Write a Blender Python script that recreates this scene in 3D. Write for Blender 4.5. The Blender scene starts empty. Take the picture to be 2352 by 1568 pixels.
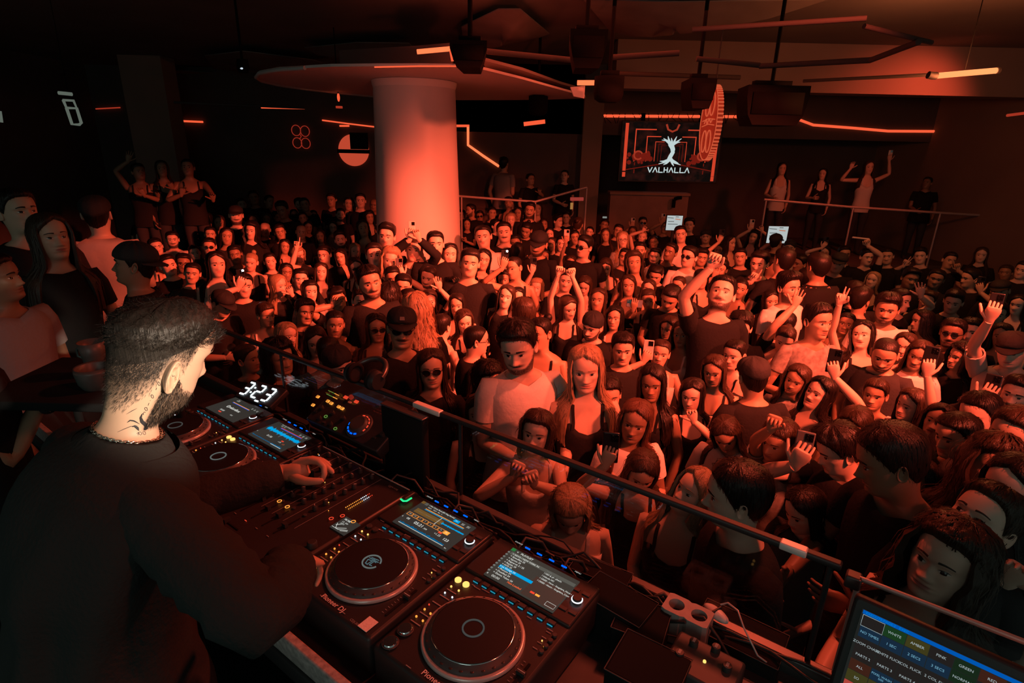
import bpy, math, random
import numpy as np
from mathutils import Vector, Matrix, Euler

# ------------------------------------------------------------------ camera, world, lights, exposure
SC = bpy.context.scene
COL = SC.collection
W, H, F = 2352.0, 1568.0, 1307.0
PITCH, ROLL, CAMZ = math.radians(19.0), math.radians(1.3), 2.75
CAM = np.array([0.0, 0.0, CAMZ])
_f = np.array([0, math.cos(PITCH), -math.sin(PITCH)])
_u0 = np.array([0, math.sin(PITCH), math.cos(PITCH)])
_r0 = np.array([1.0, 0, 0])
_r = _r0 * math.cos(ROLL) + _u0 * math.sin(ROLL)
_u = -_r0 * math.sin(ROLL) + _u0 * math.cos(ROLL)

cam_data = bpy.data.cameras.new('camera')
cam_data.sensor_width = 36.0
cam_data.lens = 36.0 * F / W
cam_data.clip_start = 0.05
cam_ob = bpy.data.objects.new('camera', cam_data)
COL.objects.link(cam_ob)
cam_ob.matrix_world = Matrix(((_r[0], _u[0], -_f[0], CAM[0]), (_r[1], _u[1], -_f[1], CAM[1]),
                              (_r[2], _u[2], -_f[2], CAM[2]), (0, 0, 0, 1)))
SC.camera = cam_ob

wd = bpy.data.worlds.new('club_dark')
SC.world = wd
wd.use_nodes = True
wd.node_tree.nodes['Background'].inputs[0].default_value = (0.75, 1.0, 0.9, 1)
wd.node_tree.nodes['Background'].inputs[1].default_value = 0.10

SC.view_settings.view_transform = 'Standard'
SC.view_settings.look = 'None'
SC.view_settings.gamma = 1.0
SC.view_settings.exposure = 0.0
SC.view_settings.use_curve_mapping = False

RED = (1.0, 0.105, 0.048)


def lamp(name, kind, loc, target, power, color, size=0.2, angle=60, blend=0.5):
    d = bpy.data.lights.new(name, kind)
    d.energy = power
    d.color = color
    if kind == 'SPOT':
        d.spot_size = math.radians(angle)
        d.spot_blend = blend
        d.shadow_soft_size = size
    elif kind == 'AREA':
        d.shape = 'DISK'
        d.size = size
    else:
        d.shadow_soft_size = size
    o = bpy.data.objects.new(name, d)
    COL.objects.link(o)
    o.location = loc
    v = Vector(target) - Vector(loc)
    o.rotation_euler = v.to_track_quat('-Z', 'Y').to_euler()
    return o


lamp('red_wash_spot', 'SPOT', (3.5, 2.3, 4.15), (1.0, 6.0, 0.6), 2500, RED, 0.10, 66, 0.45)
lamp('red_side_spot', 'SPOT', (2.6, 0.4, 4.0), (1.0, 5.0, 0.9), 1500, RED, 0.12, 52, 0.6)
lamp('red_left_spot', 'SPOT', (3.0, 3.2, 4.05), (-3.3, 6.8, 0.5), 4200, RED, 0.12, 36, 0.7)
lamp('added_rear_left_spot', 'SPOT', (0.8, 3.0, 4.1), (-2.85, 3.9, 1.75), 620, RED, 0.1, 17, 0.6)  # added narrow beam to redden the pale-shirted man's back, no known fixture
lamp('red_front_spot', 'SPOT', (1.5, 2.7, 4.15), (0.1, 2.3, 1.4), 420, RED, 0.10, 74, 0.9)
lamp('added_booth_spot', 'SPOT', (1.9, -0.1, 3.9), (-0.6, 1.7, 1.7), 110, RED, 0.12, 46, 0.9)  # added weak spot, only to redden the desk and the mixing hand
lamp('added_red_fill', 'AREA', (0.5, 6.5, 4.05), (0.5, 6.5, 0), 45, RED, 3.0)  # added area fill standing in for red bounce and strip glow
lamp('added_canopy_spot', 'SPOT', (1.3, -0.4, 1.9), (-0.4, 7.3, 3.9), 420, RED, 0.1, 26, 0.8)  # added out of view to brighten the canopy underside, no known fixture
lamp('added_terrace_spot', 'SPOT', (6.6, 8.2, 4.1), (4.9, 12.0, 1.5), 190, RED, 0.15, 90, 0.9)  # added to brighten the terrace people, no known fixture
lamp('booth_work_light', 'SPOT', (0.85, -0.2, 2.75), (-0.71, 1.14, 2.25), 460, (1.0, 0.80, 0.60), 0.03, 11.5, 0.9)
lamp('added_neutral_fill', 'AREA', (-1.2, -3.0, 3.4), (-1.0, 4.0, 2.5), 13, (0.72, 1.0, 0.88), 2.0)  # added neutral fill behind the camera, lifts ceiling and dark areas

SC.cycles.max_bounces = 3
SC.cycles.diffuse_bounces = 2
SC.cycles.glossy_bounces = 1
SC.cycles.transmission_bounces = 2
SC.cycles.transparent_max_bounces = 8
SC.cycles.use_adaptive_sampling = True
SC.cycles.adaptive_threshold = 0.05


# ------------------------------------------------------------------ pixel / world helpers
def ray(px, py):
    return _f + _r * ((px - W / 2) / F) - _u * ((py - H / 2) / F)


def at(px, py, depth):
    """point seen at a pixel at a distance along the optical axis"""
    return CAM + ray(px, py) * depth


def aty(px, py, Y):
    d = ray(px, py)
    return CAM + d * (Y / d[1])


def atz(px, py, z):
    d = ray(px, py)
    return CAM + d * ((z - CAMZ) / d[2])


def nrm(v):
    v = np.asarray(v, float)
    return v / (np.linalg.norm(v) + 1e-12)


# booth frame: u runs along the row of players, w from the performer towards the crowd
ANG = math.radians(36)
EU = np.array([math.cos(ANG), -math.sin(ANG), 0.0])
EW = np.array([math.sin(ANG), math.cos(ANG), 0.0])
EZ = np.array([0, 0, 1.0])
ZTOP, ZDESK, ZPLAT = 1.71, 1.60, 0.70
FLOOR = -0.13
J0 = np.array([-0.0716, 0.9864, 0.0])


def bp(u, w, z=0.0):
    return J0 + EU * u + EW * w + EZ * z


# ------------------------------------------------------------------ materials
MATS = {}


def mat(name, color=(0.5, 0.5, 0.5), rough=0.6, metal=0.0, emit=None, estr=1.0, spec=0.5, noise=0.0, nscale=30.0,
        bump=0.0, sheen=0.0, alpha=1.0, trans=0.0, ior=1.45, coat=0.0, subs=0.0):
    if name in MATS:
        return MATS[name]
    m = bpy.data.materials.new(name)
    m.use_nodes = True
    nt = m.node_tree
    b = nt.nodes['Principled BSDF']
    b.inputs['Base Color'].default_value = (*color, 1)
    b.inputs['Roughness'].default_value = rough
    b.inputs['Metallic'].default_value = metal
    b.inputs['Specular IOR Level'].default_value = spec
    b.inputs['IOR'].default_value = ior
    b.inputs['Sheen Weight'].default_value = sheen
    b.inputs['Coat Weight'].default_value = coat
    b.inputs['Transmission Weight'].default_value = trans
    b.inputs['Alpha'].default_value = alpha
    if emit is not None:
        b.inputs['Emission Color'].default_value = (*emit, 1)
        b.inputs['Emission Strength'].default_value = estr
    if noise or bump:
        tc = nt.nodes.new('ShaderNodeTexCoord')
        nz = nt.nodes.new('ShaderNodeTexNoise')
        nz.inputs['Scale'].default_value = nscale
        nz.inputs['Detail'].default_value = 2
        nt.links.new(tc.outputs['Object'], nz.inputs['Vector'])
        if noise:
            mx = nt.nodes.new('ShaderNodeMix')
            mx.data_type = 'RGBA'
            mx.inputs[6].default_value = (*[max(0, c * (1 - noise)) for c in color], 1)
            mx.inputs[7].default_value = (*[min(1, c * (1 + noise)) for c in color], 1)
            nt.links.new(nz.outputs['Fac'], mx.inputs[0])
            nt.links.new(mx.outputs[2], b.inputs['Base Color'])
        if bump:
            bn = nt.nodes.new('ShaderNodeBump')
            bn.inputs['Strength'].default_value = bump
            bn.inputs['Distance'].default_value = 0.01
            nt.links.new(nz.outputs['Fac'], bn.inputs['Height'])
            nt.links.new(bn.outputs[0], b.inputs['Normal'])
    MATS[name] = m
    return m


def emis(name, color, strength=1.0):
    if name in MATS:
        return MATS[name]
    m = bpy.data.materials.new(name)
    m.use_nodes = True
    nt = m.node_tree
    nt.nodes.clear()
    e = nt.nodes.new('ShaderNodeEmission')
    e.inputs[0].default_value = (*color, 1)
    e.inputs[1].default_value = strength
    o = nt.nodes.new('ShaderNodeOutputMaterial')
    nt.links.new(e.outputs[0], o.inputs[0])
    MATS[name] = m
    return m


# ------------------------------------------------------------------ mesh builder
class MB:
    def __init__(self):
        self.v, self.n = [], 0
        self.q, self.t = [], []          # face index arrays (quads / tris)
        self.qm, self.tm = [], []
        self.tint = []

    def add(self, P, faces, mat=0, tint=None):
        P = np.asarray(P, float).reshape(-1, 3)
        f = np.asarray(faces, int)
        base = self.n
        self.v.append(P)
        self.n += len(P)
        self.tint.append(np.zeros((len(P), 3)) if tint is None else np.asarray(tint, float).reshape(-1, 3))
        if f.size:
            f = f + base
            if f.shape[1] == 4:
                self.q.append(f)
                self.qm.append(np.full(len(f), mat))
            else:
                self.t.append(f)
                self.tm.append(np.full(len(f), mat))
        return base

    def grid(self, P, cu=False, cv=False, mat=0, tint=None, flip=False):
        """P[n][m][3]; cu closes the first index, cv the second"""
        P = np.asarray(P, float)
        n, m = P.shape[:2]
        i = np.arange(n if cu else n - 1)
        j = np.arange(m if cv else m - 1)
        I, J = np.meshgrid(i, j, indexing='ij')
        I2, J2 = (I + 1) % n, (J + 1) % m
        a, b, c, d = I * m + J, I * m + J2, I2 * m + J2, I2 * m + J
        f = np.stack([a, b, c, d] if not flip else [a, d, c, b], -1).reshape(-1, 4)
        return self.add(P.reshape(-1, 3), f, mat, tint)

    def fan(self, ring, mat=0, flip=False, tint=None):
        ring = np.asarray(ring, float)
        n = len(ring)
        c = ring.mean(0)
        P = np.vstack([ring, c[None]])
        k = np.arange(n)
        f = np.stack([k, (k + 1) % n, np.full(n, n)], -1)
        if flip:
            f = f[:, ::-1]
        t = None if tint is None else np.vstack([tint, np.asarray(tint).mean(0)[None]])
        self.add(P, f, mat, t)

    def tube(self, pts, rad, sides=8, mat=0, caps=True, flat=1.0, up=None):
        pts = np.asarray(pts, float)
        n = len(pts)
        rad = np.broadcast_to(np.asarray(rad, float), (n,))
        tan = np.gradient(pts, axis=0)
        tan /= np.linalg.norm(tan, axis=1)[:, None] + 1e-12
        a = np.array(up if up is not None else ([0, 0, 1.0] if abs(tan[0][2]) < 0.9 else [1.0, 0, 0]), float)
        rings = []
        ang = np.linspace(0, 2 * np.pi, sides, endpoint=False)
        for k in range(n):
            a = a - tan[k] * (a @ tan[k])
            a /= np.linalg.norm(a) + 1e-12
            b = np.cross(tan[k], a)
            rings.append(pts[k] + rad[k] * (np.cos(ang)[:, None] * a * flat + np.sin(ang)[:, None] * b))
        rings = np.array(rings)
        self.grid(rings, cv=True, mat=mat, flip=False)
        if caps:
            self.fan(rings[0], mat, flip=True)
            self.fan(rings[-1], mat)
        return rings

    def box(self, c, s, ax=None, mat=0, bevel=0.0):
        """box centre c, full sizes s, axes rows ax"""
        ax = np.eye(3) if ax is None else np.asarray(ax, float)
        h = np.asarray(s, float) / 2
        c = np.asarray(c, float)
        if bevel <= 0:
            P = [c + sx * h[0] * ax[0] + sy * h[1] * ax[1] + sz * h[2] * ax[2]
                 for sz in (-1, 1) for sy in (-1, 1) for sx in (-1, 1)]
            f = [(0, 2, 3, 1), (4, 5, 7, 6), (0, 1, 5, 4), (2, 6, 7, 3), (0, 4, 6, 2), (1, 3, 7, 5)]
            self.add(P, f, mat)
        else:
            b = min(bevel, h.min() * 0.95)
            k = np.linspace(0, np.pi / 2, 3)
            ring = []
            for q, (sx, sy) in enumerate(((1, 1), (-1, 1), (-1, -1), (1, -1))):
                for a in k:
                    aa = a + q * np.pi / 2
                    ring.append(((h[0] - b) * sx + b * math.cos(aa), (h[1] - b) * sy + b * math.sin(aa)))
            ring = np.array(ring)
            rows = []
            for z, ins in ((-h[2], b), (-h[2] + b * .3, b * .3), (-h[2] + b, 0), (h[2] - b, 0), (h[2] - b * .3, b * .3), (h[2], b)):
                sc = np.array([(h[0] - ins) / h[0], (h[1] - ins) / h[1]])
                r2 = ring * sc
                rows.append(c + r2[:, :1] * ax[0] + r2[:, 1:] * ax[1] + z * ax[2])
            rows = np.array(rows)
            self.grid(rows, cv=True, mat=mat)
            self.fan(rows[0], mat, flip=True)
            self.fan(rows[-1], mat)

    def lathe(self, c, prof, axis=(0, 0, 1), sides=24, mat=0, ref=None, caps=True):
        """prof: list of (radius, height)"""
        z = nrm(axis)
        x = np.array(ref if ref is not None else ([1.0, 0, 0] if abs(z[0]) < .9 else [0, 1.0, 0]), float)
        x = nrm(x - z * (x @ z))
        y = np.cross(z, x)
        a = np.linspace(0, 2 * np.pi, sides, endpoint=False)
        circ = np.cos(a)[:, None] * x + np.sin(a)[:, None] * y
        R = np.array([np.asarray(c, float) + z * h + circ * r for r, h in prof])
        self.grid(R, cv=True, mat=mat)
        if caps:
            self.fan(R[0], mat, flip=True)
            self.fan(R[-1], mat)

    def ellip(self, c, r, n=10, m=14, ax=None, mat=0):
        ax = np.eye(3) if ax is None else np.asarray(ax, float)
        th = np.linspace(0.02, np.pi - 0.02, n)
        ph = np.linspace(0, 2 * np.pi, m, endpoint=False)
        T, Pp = np.meshgrid(th, ph, indexing='ij')
        L = np.stack([np.sin(T) * np.cos(Pp) * r[0], np.sin(T) * np.sin(Pp) * r[1], -np.cos(T) * r[2]], -1)
        R = np.asarray(c, float) + L @ ax
        self.grid(R, cv=True, mat=mat)

    def build(self, name, mats, parent=None, smooth=True, tint=False, loc=None):
        me = bpy.data.meshes.new(name)
        V = np.vstack(self.v) if self.v else np.zeros((0, 3))
        nq = sum(len(a) for a in self.q)
        ntr = sum(len(a) for a in self.t)
        me.vertices.add(len(V))
        me.vertices.foreach_set('co', V.astype(np.float32).ravel())
        li, mi = [], []
        if nq:
            li.append(np.vstack(self.q).ravel())
            mi.append(np.concatenate(self.qm))
        if ntr:
            li.append(np.vstack(self.t).ravel())
            mi.append(np.concatenate(self.tm))
        li = np.concatenate(li)
        tot = np.concatenate([np.full(nq, 4), np.full(ntr, 3)])
        st = np.concatenate([[0], np.cumsum(tot)[:-1]])
        me.loops.add(len(li))
        me.loops.foreach_set('vertex_index', li.astype(np.int32))
        me.polygons.add(len(tot))
        me.polygons.foreach_set('loop_start', st.astype(np.int32))
        me.polygons.foreach_set('loop_total', tot.astype(np.int32))
        me.polygons.foreach_set('material_index', np.concatenate(mi).astype(np.int32))
        me.polygons.foreach_set('use_smooth', np.full(len(tot), smooth))
        if tint:
            ca = me.color_attributes.new('tint', 'FLOAT_COLOR', 'POINT')
            T = np.vstack(self.tint)
            ca.data.foreach_set('color', np.hstack([T, np.ones((len(T), 1))]).astype(np.float32).ravel())
        for m in (mats if isinstance(mats, (list, tuple)) else [mats]):
            me.materials.append(m)
        me.update(calc_edges=True)
        me.validate()
        o = bpy.data.objects.new(name, me)
        COL.objects.link(o)
        if parent is not None:
            o.parent = parent
        return o


def tag(o, label=None, cat=None, group=None, kind=None):
    if label:
        o['label'] = label
    if cat:
        o['category'] = cat
    if group:
        o['group'] = group
    if kind:
        o['kind'] = kind
    return o


def empty(name, loc=(0, 0, 0), rz=0.0):
    o = bpy.data.objects.new(name, None)
    COL.objects.link(o)
    o.location = tuple(loc)
    o.rotation_euler = (0, 0, rz)
    o.empty_display_size = 0.05
    return o


def frame_ob(name, origin, X, Y, Z):
    """Empty with a given orthonormal frame; children are modelled in its local space"""
    o = bpy.data.objects.new(name, None)
    COL.objects.link(o)
    o.empty_display_size = 0.05
    o.matrix_world = Matrix(((X[0], Y[0], Z[0], origin[0]), (X[1], Y[1], Z[1], origin[1]),
                             (X[2], Y[2], Z[2], origin[2]), (0, 0, 0, 1)))
    return o


def text(name, body, size, m, parent, loc, rot=(0, 0, 0), align='LEFT', shear=0.0, bold=0.0, sx=1.0):
    c = bpy.data.curves.new(name, 'FONT')
    c.body = body
    c.size = size
    c.align_x = align
    c.align_y = 'CENTER'
    c.offset = bold
    c.shear = shear
    c.resolution_u = 2
    c.materials.append(m)
    TEXTS.append(c)
    tmp = bpy.data.objects.new(name, c)       # replaced by a mesh in finish_texts()
    COL.objects.link(tmp)
    tmp.parent = parent
    tmp.location = loc
    tmp.rotation_euler = rot
    tmp.scale = (sx, 1, 1)
    return tmp


TEXTS = []


def finish_texts():
    """turn every lettering curve into a mesh object of the same name"""
    dg = bpy.context.evaluated_depsgraph_get()
    todo = [o for o in COL.objects if o.type == 'FONT']
    for o in todo:
        me = bpy.data.meshes.new_from_object(o.evaluated_get(dg), depsgraph=dg)
        nm, par, loc, rot, sc = o.name, o.parent, tuple(o.location), tuple(o.rotation_euler), tuple(o.scale)
        bpy.data.objects.remove(o)
        n = bpy.data.objects.new(nm, me)
        COL.objects.link(n)
        n.parent, n.location, n.rotation_euler, n.scale = par, loc, rot, sc
# ------------------------------------------------------------------ people
rng = np.random.default_rng(7)
CHIN, HH = 1.495, 0.225


def skin_mat(name, color, lip, stub=(0.03, 0.022, 0.018), nscale=260.0):
    m = bpy.data.materials.new(name)
    m.use_nodes = True
    nt = m.node_tree
    b = nt.nodes['Principled BSDF']
    at_ = nt.nodes.new('ShaderNodeAttribute')
    at_.attribute_name = 'tint'
    sp = nt.nodes.new('ShaderNodeSeparateColor')
    nt.links.new(at_.outputs['Color'], sp.inputs[0])
    tc = nt.nodes.new('ShaderNodeTexCoord')
    nz = nt.nodes.new('ShaderNodeTexNoise')
    nz.inputs['Scale'].default_value = nscale
    nz.inputs['Detail'].default_value = 1
    nt.links.new(tc.outputs['Object'], nz.inputs['Vector'])
    m1 = nt.nodes.new('ShaderNodeMix')
    m1.data_type = 'RGBA'
    m1.inputs[6].default_value = (*color, 1)
    m1.inputs[7].default_value = (*lip, 1)
    nt.links.new(sp.outputs[0], m1.inputs[0])
    # stubble amount broken up by fine noise
    mr = nt.nodes.new('ShaderNodeMath')
    mr.operation = 'MULTIPLY_ADD'
    mr.inputs[1].default_value = 1.2
    mr.inputs[2].default_value = -0.6
    nt.links.new(nz.outputs['Fac'], mr.inputs[0])
    ad = nt.nodes.new('ShaderNodeMath')
    ad.operation = 'MULTIPLY_ADD'
    nt.links.new(mr.outputs[0], ad.inputs[0])
    nt.links.new(sp.outputs[1], ad.inputs[1])
    nt.links.new(sp.outputs[1], ad.inputs[2])
    ad.use_clamp = True
    m2 = nt.nodes.new('ShaderNodeMix')
    m2.data_type = 'RGBA'
    m2.inputs[7].default_value = (*stub, 1)
    nt.links.new(ad.outputs[0], m2.inputs[0])
    nt.links.new(m1.outputs[2], m2.inputs[6])
    nt.links.new(m2.outputs[2], b.inputs['Base Color'])
    b.inputs['Roughness'].default_value = 0.48
    b.inputs['Specular IOR Level'].default_value = 0.42
    return m


def hair_mat(name, color, rough=0.42, sc=1.0):
    m = bpy.data.materials.new(name)
    m.use_nodes = True
    nt = m.node_tree
    b = nt.nodes['Principled BSDF']
    tc = nt.nodes.new('ShaderNodeTexCoord')
    mp = nt.nodes.new('ShaderNodeMapping')
    mp.inputs['Scale'].default_value = (1, 1, 0.07)
    nz = nt.nodes.new('ShaderNodeTexNoise')
    nz.inputs['Scale'].default_value = 190 * sc
    nz.inputs['Detail'].default_value = 2
    nt.links.new(tc.outputs['Object'], mp.inputs[0])
    nt.links.new(mp.outputs[0], nz.inputs['Vector'])
    mx = nt.nodes.new('ShaderNodeMix')
    mx.data_type = 'RGBA'
    mx.inputs[6].default_value = (*[c * 0.45 for c in color], 1)
    mx.inputs[7].default_value = (*[min(1, c * 1.6) for c in color], 1)
    nt.links.new(nz.outputs['Fac'], mx.inputs[0])
    nt.links.new(mx.outputs[2], b.inputs['Base Color'])
    bn = nt.nodes.new('ShaderNodeBump')
    bn.inputs['Strength'].default_value = 0.6
    bn.inputs['Distance'].default_value = 0.004
    nt.links.new(nz.outputs['Fac'], bn.inputs['Height'])
    nt.links.new(bn.outputs[0], b.inputs['Normal'])
    b.inputs['Roughness'].default_value = rough
    b.inputs['Specular IOR Level'].default_value = 0.3
    return m


SKINS = [skin_mat('skin_fair', (0.62, 0.43, 0.33), (0.42, 0.16, 0.14)),
         skin_mat('skin_medium', (0.52, 0.34, 0.24), (0.34, 0.13, 0.11)),
         skin_mat('skin_tan', (0.42, 0.26, 0.17), (0.27, 0.11, 0.09)),
         skin_mat('skin_brown', (0.27, 0.16, 0.10), (0.17, 0.07, 0.06))]
HAIR = {'d': hair_mat('hair_dark', (0.010, 0.0075, 0.0065)), 'n': hair_mat('hair_brown', (0.034, 0.021, 0.014)),
        'x': hair_mat('hair_blond', (0.30, 0.20, 0.12), 0.45), 'r': hair_mat('hair_auburn', (0.085, 0.04, 0.024))}
EYEW = mat('eye_white', (0.62, 0.55, 0.5), 0.25)
EYED = mat('eye_dark', (0.018, 0.012, 0.01), 0.2)
LENS = mat('sunglass_lens', (0.012, 0.012, 0.012), 0.06, spec=0.7)
FRAMEM = mat('glasses_frame', (0.02, 0.02, 0.02), 0.3)
TOPS = {'t': mat('cloth_black', (0.011, 0.0105, 0.011), 0.9, bump=0.25, nscale=60, spec=.25),
        'w': mat('cloth_white', (0.72, 0.68, 0.64), 0.85, bump=0.25, nscale=40),
        'd': mat('cloth_charcoal', (0.032, 0.031, 0.032), 0.9, bump=0.25, nscale=60, spec=.25),
        'k': mat('cloth_black_strap', (0.010, 0.0095, 0.010), 0.8, bump=0.2, nscale=60, spec=.3),
        'W': mat('cloth_pale_strap', (0.6, 0.55, 0.5), 0.8, bump=0.2, nscale=40),
        'g': mat('cloth_grey', (0.25, 0.24, 0.235), 0.85, bump=0.25, nscale=50),
        'P': mat('cloth_print', (0.22, 0.2, 0.18), 0.85, noise=0.95, nscale=26),
        'L': mat('cloth_black_long', (0.012, 0.0115, 0.012), 0.9, bump=0.35, nscale=30, spec=.25),
        'S': mat('cloth_pale_shirt', (0.5, 0.46, 0.43), 0.85, bump=0.4, nscale=14)}
TOPNAME = {'t': 'black tee', 'w': 'white tee', 'd': 'charcoal tee', 'k': 'black strap top', 'W': 'pale strap top',
           'g': 'grey tee', 'P': 'patterned top', 'L': 'black long-sleeved top', 'S': 'pale shirt'}
TROUSER = mat('trouser_dark', (0.03, 0.03, 0.034), 0.9)
CAPM = mat('cap_black', (0.015, 0.015, 0.016), 0.8, bump=0.2, nscale=80)
CAPP = mat('cap_patch', (0.2, 0.17, 0.15), 0.8)

# ---- the body as one table of radii around a vertical axis: rows z, columns azimuth (0 = face)
_cols = np.array([0, 20, 40, 60, 90, 120, 150, 180.0])
_headrows = [(-.16, [50, 51, 54, 58, 62, 64, 66, 67]), (-.10, [47, 48, 51, 54, 57, 59, 61, 63]),
             (-.03, [52, 53, 53, 54, 56, 58, 60, 62]), (0.0, [80, 74, 60, 56, 56, 58, 61, 63]),
             (.06, [92, 86, 70, 60, 58, 60, 63, 66]), (.14, [92, 87, 76, 66, 62, 62, 66, 70]),
             (.22, [93, 90, 80, 72, 66, 66, 70, 76]), (.30, [92, 90, 83, 76, 70, 70, 76, 84]),
             (.40, [91, 90, 85, 79, 73, 75, 84, 93]), (.50, [90, 90, 87, 80, 75, 80, 91, 100]),
             (.58, [95, 94, 89, 81, 76, 83, 95, 103]), (.68, [95, 94, 88, 81, 77, 85, 97, 104]),
             (.78, [89, 88, 83, 78, 75, 83, 94, 100]), (.87, [75, 75, 72, 69, 68, 75, 83, 86]),
             (.94, [54, 54, 53, 52, 52, 56, 60, 62]), (.98, [31, 31, 31, 31, 31, 33, 35, 36]), (1.0, [4] * 8)]
_torso = [(.78, .165, .115), (.85, .172, .118), (.93, .162, .112), (1.02, .142, .100), (1.10, .147, .104), (1.20, .162, .116),
          (1.28, .172, .115), (1.34, .180, .104), (1.38, .180, .092), (1.405, .162, .084), (1.425, .125, .076), (1.442, .088, .068)]
_zf = np.arange(.78, 1.7201, .004)
_pf = np.arange(0, 360, 4.0)


def _make_table():
    rows, zs, ycs = [], [], []
    s, c = np.abs(np.sin(np.radians(_cols))), np.abs(np.cos(np.radians(_cols)))
    for z, a, b in _torso:
        n = 2.4
        rows.append((((s / a) ** n + (c / b) ** n) ** (-1 / n)))
        zs.append(z)
        ycs.append(0.0 if z < 1.2 else 0.012)
    for h, r in _headrows:
        zs.append(CHIN + HH * h)
        rows.append(np.array(r) / 1000.0)
        ycs.append(-0.012 if h > 0 else 0.002 + 0.014 * h / .16 * -1 * -1 - .014 * (1 + h / .16))
    rows, zs = np.array(rows), np.array(zs)
    R = np.array([np.interp(_zf, zs, rows[:, j]) for j in range(len(_cols))]).T
    pf = np.where(_pf > 180, 360 - _pf, _pf)
    R = np.array([np.interp(pf, _cols, R[i]) for i in range(len(_zf))])
    k = np.array([1, 2, 3, 2, 1.0])
    k /= k.sum()
    for _ in range(2):
        Rp = np.concatenate([R[:, -2:], R, R[:, :2]], 1)
        R = sum(k[i] * Rp[:, i:i + R.shape[1]] for i in range(5))
    k3 = np.array([1, 2, 1.0]) / 4
    for _ in range(3):
        Rp = np.concatenate([R[:1], R, R[-1:]], 0)
        Rn = sum(k3[i] * Rp[i:i + R.shape[0]] for i in range(3))
        Rn[-6:] = R[-6:]
        R = Rn
    Y = np.interp(_zf, zs, ycs)
    for _ in range(8):
        Y = np.convolve(np.pad(Y, 1, 'edge'), k3, 'valid')
    return R, Y


_RT, _YC = _make_table()


def Rtab(z, ph):
    """ph radians"""
    i = np.clip((z - _zf[0]) / .004, 0, len(_zf) - 1.001)
    j = (np.degrees(ph) % 360) / 4.0
    i0 = i.astype(int)
    j0 = np.floor(j).astype(int)
    fi, fj = i - i0, j - j0
    n = len(_pf)
    j0, j1 = j0 % n, (j0 + 1) % n
    return (_RT[i0, j0] * (1 - fi) * (1 - fj) + _RT[i0 + 1, j0] * fi * (1 - fj) +
            _RT[i0, j1] * (1 - fi) * fj + _RT[i0 + 1, j1] * fi * fj)


def _g(a, m, s):
    return np.exp(-0.5 * ((a - m) / s) ** 2)


class Face:
    def __init__(s, fem, r):
        s.fem = fem
        s.nose = (0.82 if fem else 1.05) * r.uniform(.82, 1.2)
        s.jaw = (0.93 if fem else 1.05) * r.uniform(.96, 1.06)
        s.brow = (0.3 if fem else 1.0) * r.uniform(.6, 1.3)
        s.cheek = r.uniform(.3, 1.3)
        s.lips = (1.25 if fem else .8) * r.uniform(.8, 1.25)
        s.wid = (0.96 if fem else 1.0) * r.uniform(.96, 1.05)
        s.fat = r.uniform(-.3, 1.0)
        s.open = 0.0

    def relief(s, x, h):
        """outward relief in metres from sideways position x and height h of the head"""
        ax = np.abs(x)
        mid = _g(x, 0, .0075 + .0035 * np.clip((.5 - h) / .2, 0, 1))
        prof = np.interp(h, [.27, .292, .315, .34, .38, .44, .50, .53], [0, .007, .019, .0225, .0165, .010, .004, 0])
        d = s.nose * prof * mid
        d = d + s.nose * .0055 * _g(ax, .0135, .0052) * _g(h, .322, .022)
        d = d - .0085 * _g(ax, .031, .014) * _g(h, .512, .038)
        d = d + .0042 * _g(ax, .032, .009) * _g(h, .500, .022)
        d = d - .0035 * _g(ax, .014, .006) * _g(h, .49, .03)
        d = d + .0042 * s.brow * _g(ax, .026, .016) * _g(h, .590, .020) + .002 * _g(ax, .032, .014) * _g(h, .578, .014)
        d = d + .0045 * s.cheek * _g(ax, .046, .014) * _g(h, .415, .05)
        d = d + .004 * s.fat * _g(ax, .045, .02) * _g(h, .2, .10)
        wm = _g(x, 0, .0135)
        d = d + .0042 * s.lips * wm * _g(h, .243, .015) + .0050 * s.lips * wm * _g(h, .192, .016)
        d = d - (.0055 + .014 * s.open) * _g(x, 0, .0155) * _g(h, .218, .0075 + .012 * s.open)
        d = d - .0015 * _g(x, 0, .0035) * _g(h, .272, .014)
        d = d - .0045 * _g(x, 0, .016) * _g(h, .145, .022)
        d = d + .0040 * s.jaw * _g(x, 0, .014) * _g(h, .06, .035)
        d = d - .0025 * _g(ax, .033, .006) * _g(h, .27, .05) * s.cheek
        return d


PH_HI = np.radians(np.concatenate([np.arange(0, 58, 4), np.arange(58, 180, 11.5), [180]]))
PH_HI = np.concatenate([PH_HI, 2 * np.pi - PH_HI[-2:0:-1]])
PH_LO = np.radians(np.concatenate([np.arange(0, 61, 8.5), np.arange(72, 180, 22), [180]]))
PH_LO = np.concatenate([PH_LO, 2 * np.pi - PH_LO[-2:0:-1]])
HZ_HI = np.concatenate([np.arange(-.14, -.01, .045), [0, .03, .06, .095, .125, .15, .17, .186, .2, .212, .222, .235, .25, .266, .285, .30, .32,
                        .34, .36, .39, .42, .45, .475, .495, .515, .535, .555, .575, .595, .62, .66, .70, .75, .80, .85, .89, .925, .955, .98, .996]])
HZ_LO = np.array([-.12, -.04, .0, .06, .13, .18, .205, .222, .25, .285, .32, .35, .40, .45, .49, .525, .56, .595, .64, .72, .80, .87, .93, .97, .996])
TZ_HI = np.array([.80, .88, .96, 1.04, 1.12, 1.18, 1.24, 1.29, 1.335, 1.365, 1.39, 1.41, 1.428, 1.443])
TZ_LO = np.array([.80, .92, 1.04, 1.14, 1.23, 1.30, 1.35, 1.385, 1.41, 1.43])


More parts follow.
